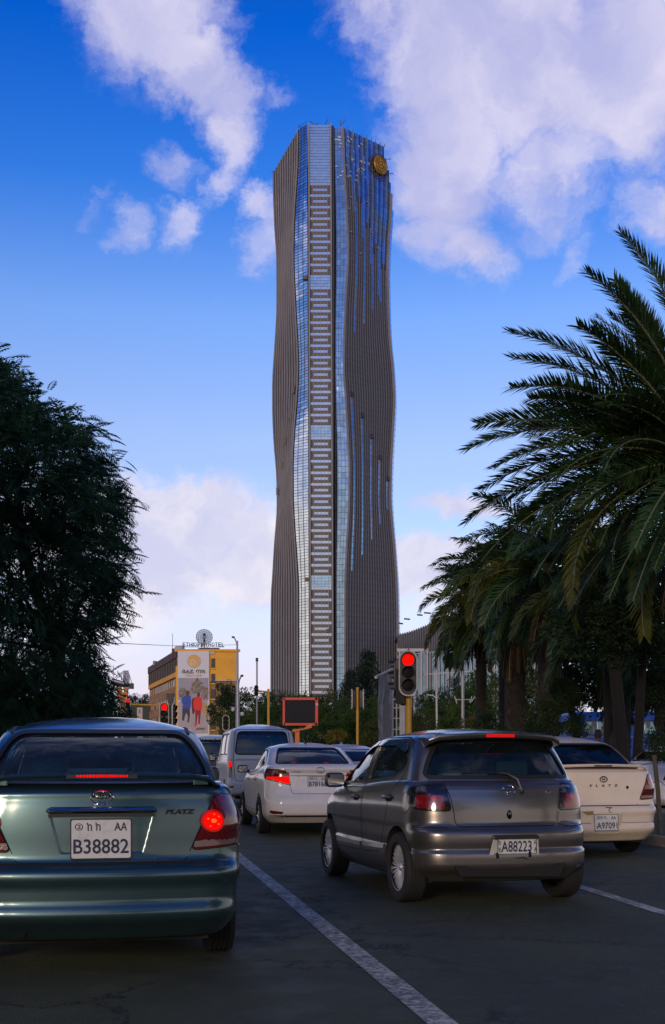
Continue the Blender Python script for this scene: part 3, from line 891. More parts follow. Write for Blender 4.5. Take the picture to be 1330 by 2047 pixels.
def car_base(car, low, green, paint_m, wheels, wr, arch, cavity, windows, tilt=None, floor_z=.3, bumper=None, cabin_inset=.035, gz_in=.035):
    """cuts arches, cabin and windows out of the two hull volumes; returns the Hull used for laying parts on"""
    mL = hull_mesh(low, tilt=tilt); mG = hull_mesh(green)
    for me in (mL, mG):
        bm = bmesh.new(); bm.from_mesh(me); bmesh.ops.recalc_face_normals(bm, faces=bm.faces); bm.to_mesh(me); bm.free(); set_smooth(me, 60)
    H = Hull([mL, mG]); HL = Hull([mL]); HG = Hull([mG])
    mL.materials.append(paint_m); mL.materials.append(M_UNDER)
    mG.materials.append(paint_m); mG.materials.append(M_CABIN)
    oL = bpy.data.objects.new('tmp', mL); col.objects.link(oL)
    cut = MB()
    for (wy, rr) in wheels:
        for sg in (-1, 1):
            n = 40
            poly = [(wy + rr * math.cos(2 * math.pi * k / n), wr + .01 + rr * math.sin(2 * math.pi * k / n)) for k in range(n)]
            Mx = Matrix(((0, 0, 1, 0), (1, 0, 0, 0), (0, 1, 0, 0), (0, 0, 0, 1)))
            a, b = (-1.2, -.46) if sg < 0 else (.46, 1.2)
            cut.prism(poly, a, b, Mx, 1)
    if cavity:
        x0, y0, y1, z0, z1 = cavity
        poly = round_poly([(-x0, y0), (x0, y0), (x0, y1), (-x0, y1)], .12, 4)
        cut.prism(poly, z0, z1, None, 1)
    oc = link_mesh('tmpc', cut.mesh(fix=True), [paint_m, M_UNDER])
    body_me = boolean(oL, oc); kill(oc); kill(oL)
    if bumper:
        zb, yb = bumper
        bm = bmesh.new(); bm.from_mesh(body_me)
        bmesh.ops.bisect_plane(bm, geom=bm.verts[:] + bm.edges[:] + bm.faces[:], dist=1e-5, plane_co=(0, 0, zb), plane_no=(0, 0, 1))
        bmesh.ops.bisect_plane(bm, geom=bm.verts[:] + bm.edges[:] + bm.faces[:], dist=1e-5, plane_co=(0, yb, 0), plane_no=(0, 1, 0))
        bm2 = bm.copy()
        isb = lambda f: f.calc_center_median().z < zb and f.calc_center_median().y < yb
        bmesh.ops.delete(bm, geom=[f for f in bm.faces if isb(f)], context='FACES')
        bmesh.ops.delete(bm2, geom=[f for f in bm2.faces if not isb(f)], context='FACES')
        bm.to_mesh(body_me); bm.free()
        bmp = bpy.data.meshes.new('rear_bumper'); bm2.to_mesh(bmp); bm2.free()
        restore_normals(bmp, HL)
        ob = link_mesh('rear_bumper', bmp, None, car)
        ob.data.materials.clear(); ob.data.materials.append(paint_m); ob.data.materials.append(M_UNDER)
    restore_normals(body_me, HL)
    body = link_mesh('body', body_me, None, car)
    body_me.materials.clear(); body_me.materials.append(paint_m); body_me.materials.append(M_UNDER)
    # greenhouse: hollow, with window openings
    oG = bpy.data.objects.new('tmp', mG); col.objects.link(oG)
    gi = []
    for i, l in enumerate(green):
        d = dict(l); d['w'] = max(.05, l['w'] - cabin_inset); d['yr'] = l['yr'] + cabin_inset * 1.3; d['yf'] = l['yf'] - cabin_inset * 1.5
        d['z'] = l['z'] - gz_in
        if d['yr'] > d['yf'] - .1: continue
        gi.append(d)
    gi[0]['z'] -= .1
    inner = hull_mesh(gi); inner.materials.append(paint_m); inner.materials.append(M_CABIN)
    bm = bmesh.new(); bm.from_mesh(inner); bmesh.ops.recalc_face_normals(bm, faces=bm.faces)
    for f in bm.faces: f.material_index = 1
    bm.to_mesh(inner); bm.free()
    oi = bpy.data.objects.new('tmpi', inner); col.objects.link(oi)
    me = boolean(oG, oi); kill(oi); kill(oG)
    og = bpy.data.objects.new('tmp2', me); col.objects.link(og)
    cut = MB()
    SX = Matrix(((0, 0, 1, 0), (1, 0, 0, 0), (0, 1, 0, 0), (0, 0, 0, 1)))      # (y, z, x)
    SY = Matrix(((1, 0, 0, 0), (0, 0, 1, 0), (0, 1, 0, 0), (0, 0, 0, 1)))      # (x, z, y)
    for (vw, poly, a, b) in windows:
        cut.prism(poly, a, b, SX if vw == 'side' else SY, 1)
    oc = link_mesh('tmpc', cut.mesh(fix=True), [paint_m, M_CABIN])
    me2 = boolean(og, oc); kill(oc); kill(og)
    restore_normals(me2, HG)
    cabin = link_mesh('cabin', me2, None, car)
    me2.materials.clear(); me2.materials.append(paint_m); me2.materials.append(M_CABIN)
    cabin['label'] = 'roof and window pillars'
    return H, HL, HG

# ------------------------------------------------------------------ body shapes (z, half width, rear y, front y ...)
POSE = {'teal': (-1.298, 6.768, .196), 'grey': (1.49, 9.95, .26), 'white': (-.2, 18.77, .18), 'cream': (3.37, 14.75, .26)}
def sm(t): t = max(0.0, min(1.0, t)); return t * t * (3 - 2 * t)
# saloon with a high boot (the teal car and the cream car)
SAL_LOW = lv(dict(z=.20, w=.74, yr=.12, yf=4.02, bow=.10, rc=.26, fc=.35), [
    dict(z=.20), dict(z=.27, w=.79, yr=.06), dict(z=.315, w=.806, yr=.015, yf=4.12), dict(z=.345, w=.812, yr=.0), dict(z=.375, yr=.002),
    dict(z=.42, yr=.022, w=.815), dict(z=.50, yr=.022, w=.822), dict(z=.565, yr=.008, w=.838), dict(z=.605, yr=.018), dict(z=.635, yr=.055, w=.836), dict(z=.67, yr=.072),
    dict(z=.85, yr=.082, w=.836), dict(z=.97, yr=.092, w=.812, yf=4.05), dict(z=1.035, yr=.105, w=.792), dict(z=1.07, yr=.125, w=.772, rc=.24), dict(z=1.09, yr=.165, w=.752), dict(z=1.10, yr=.215, w=.73)])
def sal_tilt(x, y, z): return -0.22 * sm((y - 2.75) / 1.5) * max(0, (z - .62) / .5) - .02 * sm((y - 1) / 2) * max(0, (z - .62) / .5)
SAL_G = lv(dict(z=.96, w=.755, yr=.34, yf=3.30, bow=.10, rc=.20, fc=.34), [
    dict(z=.96), dict(z=1.08, w=.735, yr=.38, yf=3.15), dict(z=1.16, w=.715, yr=.47, yf=3.0), dict(z=1.28, w=.688, yr=.66, yf=2.77), dict(z=1.38, w=.650, yr=.85, yf=2.55), dict(z=1.425, w=.615, yr=.97, yf=2.40, rc=.18)])
SAL_G = SAL_G + dome(SAL_G[-1], 1.525, ycen=1.75)
# small hatchback
HAT_LOW = lv(dict(z=.20, w=.74, yr=.16, yf=3.52, bow=.12, rc=.30, fc=.36), [
    dict(z=.20), dict(z=.27, w=.785, yr=.09), dict(z=.315, w=.805, yr=.02, yf=3.60), dict(z=.345, w=.812, yr=.0), dict(z=.40, yr=.0, w=.82), dict(z=.455, yr=.004), dict(z=.470, yr=.026, w=.812), dict(z=.55, yr=.018, w=.822),
    dict(z=.61, yr=.02), dict(z=.645, yr=.045), dict(z=.67, yr=.085, w=.826), dict(z=.80, yr=.095, w=.826), dict(z=.92, yr=.115, w=.815), dict(z=1.0, yr=.145, w=.796), dict(z=1.04, yr=.18, w=.775), dict(z=1.06, yr=.23, w=.745)])
def hat_tilt(x, y, z): return -0.10 * sm((y - .5) / 2.4) * max(0, (z - .62) / .44) - 0.20 * sm((y - 2.6) / 1.1) * max(0, (z - .55) / .5)
HAT_G = lv(dict(z=.86, w=.79, yr=.16, yf=3.22, bow=.12, rc=.28, fc=.36), [
    dict(z=.86), dict(z=.98, w=.782, yr=.17, yf=3.08), dict(z=1.06, w=.762, yr=.195, yf=2.93), dict(z=1.18, w=.728, yr=.255, yf=2.70), dict(z=1.30, w=.690, yr=.325, yf=2.45), dict(z=1.38, w=.655, yr=.38, yf=2.25), dict(z=1.43, w=.615, yr=.43, yf=2.08)])
HAT_G = HAT_G + dome(HAT_G[-1], 1.505, ycen=1.25)
# newer white saloon
VIO_LOW = lv(dict(z=.20, w=.74, yr=.16, yf=4.25, bow=.12, rc=.30, fc=.36), [
    dict(z=.20), dict(z=.27, w=.80, yr=.08), dict(z=.31, w=.825, yr=.03, yf=4.36), dict(z=.36, w=.835, yr=.0), dict(z=.50, w=.842, yr=.0), dict(z=.60, w=.848, yr=.025), dict(z=.645, yr=.06),
    dict(z=.74, yr=.10, w=.85), dict(z=.80, yr=.115), dict(z=.90, yr=.12, w=.846), dict(z=.98, yr=.13, w=.835), dict(z=1.04, yr=.12, w=.815), dict(z=1.08, yr=.12, w=.79), dict(z=1.10, yr=.16, w=.77), dict(z=1.115, yr=.24, w=.74)])
def vio_tilt(x, y, z): return -0.10 * sm((y - .6) / 2.4) * max(0, (z - .62) / .5) - 0.20 * sm((y - 2.9) / 1.4) * max(0, (z - .62) / .5)
VIO_G = lv(dict(z=.86, w=.795, yr=.36, yf=3.55, bow=.14, rc=.22, fc=.4), [
    dict(z=.86), dict(z=1.04, w=.765, yr=.44, yf=3.28), dict(z=1.12, w=.745, yr=.56, yf=3.13), dict(z=1.24, w=.695, yr=.80, yf=2.88), dict(z=1.35, w=.645, yr=1.06, yf=2.62), dict(z=1.40, w=.605, yr=1.22, yf=2.45)])
VIO_G = VIO_G + dome(VIO_G[-1], 1.485, ycen=1.85)

# ------------------------------------------------------------------ saloons with a boot spoiler
def add_side_parts(H, car, paint_m, frontwin, rearwin, beltline, doors, glass_m, mould_z=.42, handles=(), seal=True):
    for sd in ('left', 'right'):
        for i, (poly, nm) in enumerate(((frontwin, 'window'), (rearwin, 'window'))):
            P = round_poly(poly, .05)
            cx = sum(p[0] for p in P) / len(P); cz = sum(p[1] for p in P) / len(P)
            big = [(cx + (y - cx) * 1.03, cz + (z - cz) * 1.05) for y, z in P]
            g = patch(H, big, sd, -.012, 'side_window', glass_m, car, cell=.15, thick=0)
            seam(H, P, sd, .022, 'window_seal', M_SEAL, g, off=.002, closed=True)
        for poly in doors:
            d = seam(H, round_poly(poly, .05), sd, .009, 'door_seam', M_GAP, car, off=.0012, closed=True)
        for (hy, hz_) in handles:
            P, N = H.hit(sd, hy, hz_)
            hd = MB()
            sg = -1 if sd == 'left' else 1
            hd.tube([P + Vector((sg * .005, -.09, 0)), P + Vector((sg * .035, -.06, .004)), P + Vector((sg * .038, .05, .004)), P + Vector((sg * .005, .08, 0))], [.012, .015, .015, .012], 8)
            hd.build('door_handle', paint_m, car, 60)
            patch(H, round_poly([(hy - .09, hz_ - .035), (hy + .08, hz_ - .035), (hy + .08, hz_ + .025), (hy - .09, hz_ + .025)], .028), sd, .0015, 'handle_cup', M_GAP, car, cell=.1, thick=0)
def wing_mirror(car, H, y, z, m, side=-1, w_=.17, h_=.12):
    P, N = H.hit('left' if side < 0 else 'right', y, z)
    c = P + Vector((side * .13, -.02, .03))
    o = rbox('wing_mirror', c, (w_, .10, h_), .045, m, car, seg=4)
    MB().tube([P + Vector((-side * .02, .02, -.02)), c + Vector((-side * .05, .02, -.03))], .022, 8).build('mirror_arm', M_BLACK, o, 50)
    mb = MB(); poly = round_poly([(-w_ * .42, -h_ * .36), (w_ * .42, -h_ * .36), (w_ * .42, h_ * .36), (-w_ * .42, h_ * .36)], .03)
    mb.prism(poly, 0, .002, Matrix.Translation(c + Vector((0, -.052, 0))) @ UPRIGHT)
    mb.build('mirror_glass', mat('mirror glass', (.25, .27, .28), .03, 1.0), o)
def wiper(name, pts, car, r_=.007):
    return MB().tube(pts, r_, 6).build(name, M_BLACK, car, 50)

def saloon(kind):
    teal = kind == 'teal'
    X_, Z_, yaw = POSE[kind]
    P_ = M_TEAL if teal else M_CREAM
    car = empty('sedan_car', (X_, Z_, 0), yaw,
                'teal green saloon with a lit strip of brake lights in its boot spoiler' if teal else
                'cream white saloon with dark rear window and boot spoiler half hidden behind the grey hatchback', 'car', 'cars waiting at the red light')
    fw = [(1.88, 1.07), (2.72, 1.06), (2.30, 1.38), (1.90, 1.41)]
    rw = [(.98, 1.10), (1.82, 1.075), (1.84, 1.41), (1.34, 1.38)]
    rear = round_poly([(-.655, 1.10, .08), (.655, 1.10, .08), (.640, 1.20, .15), (.535, 1.408, .10), (-.535, 1.408, .10), (-.640, 1.20, .15)], .08, 6)
    front = round_poly([(-.64, 1.08), (.64, 1.08), (.52, 1.40), (-.52, 1.40)], .06)
    H, HL, HG = car_base(car, SAL_LOW, SAL_G, P_, [(.85, .335), (3.25, .335)], .285, None, (.60, .75, 3.0, .35, 1.3),
                         [('side', round_poly(fw, .05), -1, 1), ('side', round_poly(rw, .05), -1, 1), ('rear', rear, -.3, 1.5), ('rear', front, 2.0, 4)],
                         tilt=sal_tilt, bumper=(.632, .62))
    glass_m = M_GLASSC if teal else M_GLASSB
    rg = patch(H, [(x * 1.012, 1.255 + (z - 1.255) * 1.06) for x, z in rear], 'rear', -.012, 'rear_window', glass_m, car, cell=.05, thick=0)
    seam(H, rear, 'rear', .026, 'window_seal', M_SEAL, rg, off=.0025, closed=True)
    patch(H, [(x * 1.01, 1.24 + (z - 1.24) * 1.03) for x, z in [(-a, b) for a, b in front]], 'front', -.012, 'windscreen', M_GLASSC, car, cell=.08, thick=0)
    add_side_parts(H, car, P_, fw, rw, None, [[(.98, .98), (1.15, .42), (1.86, .40), (1.86, 1.0)], [(1.86, 1.0), (1.86, .40), (2.85, .40), (2.85, .98)]], glass_m, handles=((1.15, .93), (2.05, .92)))
    # boot lid with number plate recess
    def rec(u, v):
        zt, zb = .945, .690
        hw = .235 + (v - zb) / (zt - zb) * .068
        d = min(hw - abs(u), v - zb, zt - v)
        base = -.022 * sm(d / .048) if teal else 0.0
        # soft crease that runs across the lid above the recess, hollow between
        return base + (.006 * math.exp(-((v - 1.035) / .022) ** 2))
    lid = [(-.462, .645), (.462, .645), (.480, .66), (.505, .72), (.632, 1.0), (.655, 1.055), (-.655, 1.055), (-.632, 1.0), (-.505, .72), (-.480, .66)]
    ld = patch(H, round_poly(lid, .03), 'rear', .005, 'boot_lid', P_, car, cell=.012 if teal else .05, thick=.02, disp=rec)
    seam(H, round_poly(lid, .03), 'rear', .012, 'lid_gap', M_GAP, car, off=.001, closed=True)
    seam(H, [(.0 - .66, .640), (.66, .640)], 'rear', .010, 'bumper_gap', M_GAP, car, off=.0015)
    # tail lamps wrap round the corners
    for fr, sd, sg in (('cl', 'left', -1), ('cr', 'right', 1)):
        pts = [('rear', sg * .638, 1.008), ('rear', sg * .700, 1.030), (sd, .40, 1.000), (sd, .46, .86), (sd, .40, .735), ('rear', sg * .70, .722), ('rear', sg * .510, .708)]
        uv = [H.uv(fr, a, b, c) for a, b, c in pts]
        lamp = patch(H, round_poly(uv, .035, 5), fr, .006, 'tail_lamp', M_LENS, car, cell=.04, thick=.02, disp=lambda u, v: .012 * math.exp(-((v - .86) / .10) ** 2))
        seam(H, round_poly(uv, .035, 5), fr, .012, 'lamp_gap', M_GAP, lamp, off=.004, closed=True)
        # clear reversing strip at its foot
        q = [('rear', sg * .530, .762), ('rear', sg * .74, .772), (sd, .36, .775), (sd, .36, .742), ('rear', sg * .70, .732), ('rear', sg * .520, .722)]
        patch(H, round_poly([H.uv(fr, a, b, c) for a, b, c in q], .012), fr, .0105, 'reversing_lamp', mat('smoky clear lens', (.10, .045, .045), .15, coat=1, bump=.002, bscale=120), lamp, cell=.03, thick=.002)
        cu, cv = H.uv(fr, 'rear', sg * .635, .872) if teal else H.uv(fr, 'rear', sg * .66, .915)
        r0 = .050 if teal else .03
        circ = [(cu + r0 * 1.05 * math.cos(2 * math.pi * k / 24), cv + r0 * math.sin(2 * math.pi * k / 24)) for k in range(24)]
        gl = patch(H, circ, fr, .0215, 'lamp_bulb', M_GLOWR if teal else M_GLOWD, lamp, cell=.02, thick=.002)
        if teal:
            for (ou, ov, rr_) in ((0, 0, .016), (-.03, .012, .006), (.026, -.02, .006), (-.02, -.03, .005), (.03, .022, .005), (.004, .036, .005)):
                patch(H, [(cu + ou + rr_ * math.cos(2 * math.pi * k / 12), cv + ov + rr_ * .8 * math.sin(2 * math.pi * k / 12)) for k in range(12)], fr, .0235, 'bulb_facet', M_GLOWC, lamp, cell=.05, thick=.001)
        if teal:
            ring = [(cu + r0 * 1.35 * math.cos(2 * math.pi * k / 28), cv + r0 * 1.3 * math.sin(2 * math.pi * k / 28)) for k in range(28)]
            patch(H, ring, fr, .0185, 'lamp_reflector', mat('lit lens halo', (.35, .004, .003), .2, emit=(1, .002, .001), estr=.22, spec=.2), lamp, cell=.03, thick=.002)
        # painted infill between lamp and bumper
        q = [('rear', sg * .495, .700), ('rear', sg * .74, .716), (sd, .42, .722), (sd, .42, .650), ('rear', sg * .72, .648), ('rear', sg * .482, .650)]
        patch(H, round_poly([H.uv(fr, a, b, c) for a, b, c in q], .01), fr, .004, 'corner_panel', P_, car, cell=.05, thick=.01)
    # spoiler
    mb = MB(); xs_ = [-.69, -.665, -.62, -.52, -.35, -.18, 0, .18, .35, .52, .62, .665, .69]
    prof = []
    for x in xs_:
        t = abs(x) / .69
        zc = 1.136 - .018 * t ** 2 - (.045 * sm((t - .86) / .14)); yc = .175 + .10 * t ** 2 + (.03 * sm((t - .9) / .1))
        th = .020 * (1 - .5 * sm((t - .9) / .1)); ln = .085
        prof.append([Vector((x, yc - ln, zc + th * .3)), Vector((x, yc - ln * .9, zc + th * .95)), Vector((x, yc + .01, zc + th * 1.15)), Vector((x, yc + ln, zc + th * .4)), Vector((x, yc + ln, zc - th * .3)), Vector((x, yc + .01, zc - th * .9)), Vector((x, yc - ln * .9, zc - th * .6))])
    n = 7
    mb.add([v for p in prof for v in p], [(i * n + k, i * n + (k + 1) % n, (i + 1) * n + (k + 1) % n, (i + 1) * n + k) for i in range(len(prof) - 1) for k in range(n)] + [tuple(range(n)), tuple((len(prof) - 1) * n + k for k in range(n))])
    sp = mb.build('boot_spoiler', P_, car, 50, fix=True)
    for sg in (-1, 1):
        MB().prism(round_poly([(sg * .52, .16), (sg * .62, .19), (sg * .64, .30), (sg * .54, .26)], .02), 1.085, 1.125).build('spoiler_foot', P_, sp, 40, fix=True)
    if teal:
        for k in range(20):
            x = -.185 + .370 * (k + .5) / 20
            t = abs(x) / .69
            mb = MB().lathe([(0, .004), (.006, .0035), (.0083, 0)], 10, Matrix.Translation((x, .175 + .10 * t * t - .0855, 1.132 - .018 * t * t + .006)) @ YROT)
            mb.build('brake_led', M_GLOWR, sp, 60, fix=True)
        MB().bx(-.20, .20, .0905, .10, 1.124, 1.148).build('led_housing', M_BLACK, sp)
    else:
        MB().bx(-.12, .12, .0865, .094, 1.128, 1.143).build('brake_light', M_SMOKE, sp)
        MB().bx(-.03, .02, .0850, .090, 1.130, 1.141).build('brake_bulb', M_GLOWD, sp)
    # roof ditches
    for sx in (-.555, .555):
        pts = []
        for k in range(22):
            y = .99 + k * .075
            q, N = HG.hit('top', 0, 0) if False else (None, None)
            loc, nn, i_, d_ = HG.bvh.ray_cast(Vector((sx + .00 * k, y, 3)), Vector((0, 0, -1)))
            if loc is not None and loc.z > 1.3: pts.append(loc + Vector((0, 0, .002)))
        if len(pts) > 2: MB().tube(pts, .014, 6, flat=.5).build('roof_moulding', M_BLACK, car, 50)
    fy = lambda x, z: HL.hit('rear', x, z)[0].y
    if teal:
        # chrome garnish over the plate
        mb = MB(); row = []
        for k in range(25):
            x = -.312 + .624 * k / 24; t = abs(x) / .312
            y = fy(x, .94) - .012 + .010 * max(0, (t - .92) / .08); hh = .022 * (1 - .35 * max(0, (t - .9) / .1) ** 2); z0 = .944
            dr = 0 if t < .93 else -.004
            row.append([Vector((x, y + .02, z0 + hh + dr)), Vector((x, y, z0 + hh * .7 + dr)), Vector((x, y - .010, z0 + dr)), Vector((x, y, z0 - hh * .8 + dr)), Vector((x, y + .02, z0 - hh + dr))])
        mb.add([v for r_ in row for v in r_], [(i * 5 + k, i * 5 + k + 1, (i + 1) * 5 + k + 1, (i + 1) * 5 + k) for i in range(24) for k in range(4)])
        mb.build('chrome_garnish', M_CHROME, ld, 60)
        MB().bx(-.30, .30, fy(0, .9) + .0, fy(0, .9) + .03, .905, .925).build('garnish_underside', M_BLACK, ld)
        # bead round the recess
        path = [(-.303, .93), (-.295, .87), (-.262, .73), (-.245, .688, .05), (.245, .688, .05), (.262, .73), (.295, .87), (.303, .93)]
        mbp = MB(); pl = round_poly(path, .03)[5:-5] if False else [(p[0], p[1]) for p in path]
        emblem(ld, (0.0, fy(0, 1.01) - .012, 1.012), .122, .082)
        MB().lathe([(0, .0), (.062, .0), (.066, -.006)], 32, Matrix.Translation((0.0, fy(0, 1.01) - .006, 1.012)) @ YROT @ Matrix.Diagonal((1, .66, 1, 1))).build('emblem_base', M_DARKCHROME, ld, 60)
        yaw_l = .085
        text_obj('model_lettering', 'PLATZ', .04, M_DARKCHROME, ld, (.447, fy(.447, .93) - .010, .930), width=.178, height=.028, rot=Matrix.Rotation(yaw_l, 3, 'Z'), depth=.003, shear=.25, bold=.0022)
        text_obj('dealer_sticker', 'TUNISIA IMPORT', .02, M_BLUEPRINT, ld, (.375, fy(.37, .665) - .009, .666), width=.125, height=.014, rot=Matrix.Rotation(yaw_l, 3, 'Z'), depth=.0003, bold=.0006)
        MB().lathe([(0, 0), (.009, 0)], 14, Matrix.Translation((.298, fy(.3, .665) - .010, .666)) @ YROT).build('sticker_logo', M_BLUEPRINT, ld)
        yp = fy(0, .67) - .013
        pl_ = plate(car, (-.006, yp, .781), .343, .232, [('②', .13, .17, -.36, .30, M_INKK), ('ከ ከ', .22, .20, -.12, .30, M_INKK), ('AA', .21, .20, .32, .30, M_INKK), ('B38882', .90, .36, 0, -.18, M_INK)], name='number_plate')
        cabin_fittings(car, 2.75, 1.08, M_SEAT, yback=1.62, yfront=2.45, yw=(2.45, 1.33), hz=1.10)
        rbox('parcel_shelf', (0, .95, 1.075), (1.22, .50, .03), .01, M_CABIN, car)
    else:
        emblem(ld, (0.0, fy(0, .966) - .012, .966), .10, .070, M_DARKCHROME)
        text_obj('model_lettering', 'PLATZ', .05, M_DARKCHROME, ld, (.0, fy(0, .889) - .010, .889), width=.375, height=.030, depth=.002, bold=.001, spacing=2.6)
        MB().lathe([(0, .004), (.016, .004), (.02, 0)], 16, Matrix.Translation((.33, fy(.33, .865) - .008, .865)) @ YROT).build('boot_lock', M_DARKCHROME, ld, 50)
        MB().prism(round_poly([(-.15, .30), (.15, .30), (.22, .555), (-.20, .555)], .03), -.01, .0, Matrix.Translation((.02, fy(0, .45) - .004, 0)) @ UPRIGHT).build('painted_plate_recess', mat('painted recess shade', (.5, .42, .33), .5), car)  # flat slab in darkened cream, the recess's shade put into its colour
        plate(car, (-.005, fy(0, .45) - .020, .437), .325, .205, [('②ከ ከ.', .42, .20, -.18, .30, M_INKK), ('AA', .21, .20, .30, .28, M_INKK), ('A97091', .86, .38, .02, -.18, M_INKK)], tilt=-.08)
        # cracked and taped bumper
        MB().prism([(-.33, .575), (-.17, .58), (-.17, .535), (-.25, .53)], 0, .003, Matrix.Translation((0, fy(-.25, .55) - .004, 0)) @ UPRIGHT).build('tape_patch', mat('brown tape', (.28, .17, .07), .5), car)
        MB().tube([(.0, fy(0, .62) - .012, .623), (.09, fy(.09, .62) - .008, .615)], .005, 5).tube([(.05, fy(0, .6) - .006, .615), (.03, fy(0, .59) - .006, .585), (.06, fy(0, .57) - .006, .560)], .004, 5).build('bumper_crack', M_GAP, car)
        seam(H, [(-.75, .43), (-.2, .43)], 'rear', .006, 'bumper_line', M_GAP, car); seam(H, [(.22, .43), (.75, .43)], 'rear', .006, 'bumper_line', M_GAP, car)
        text_obj('window_sticker', 'Si Jesus', .04, mat('sticker grey', (.35, .35, .32), .6), car, (-.28, 1.02, 1.385), width=.26, height=.035, rot=Matrix.Rotation(-1.0, 3, 'X'), depth=.0005)
        cabin_fittings(car, 2.75, 1.08, M_CABIN, yback=1.5, yfront=2.55, yw=(2.45, 1.34))
    for wy in (.85, 3.25):
        for sg in (-1, 1): make_wheel(car, sg * .735, wy, .288, .185, .17, 8, sg, 'five')
    MB().tube([(-.45, .25, .26), (-.45, .10, .255)], .028, 12).build('exhaust_pipe', M_DARKCHROME, car, 50)
    MB().bx(-.62, .62, .25, 3.8, .17, .24).build('underbody', M_UNDER, car)
    MB().tube([(-.7, .85, .285), (.7, .85, .285)], .045, 10).tube([(-.7, 3.25, .285), (.7, 3.25, .285)], .04, 10).build('axle', M_UNDER, car)
    wing_mirror(car, H, 2.75, 1.08, P_, -1); wing_mirror(car, H, 2.75, 1.08, P_, 1)
    return car
saloon('teal'); saloon('cream')

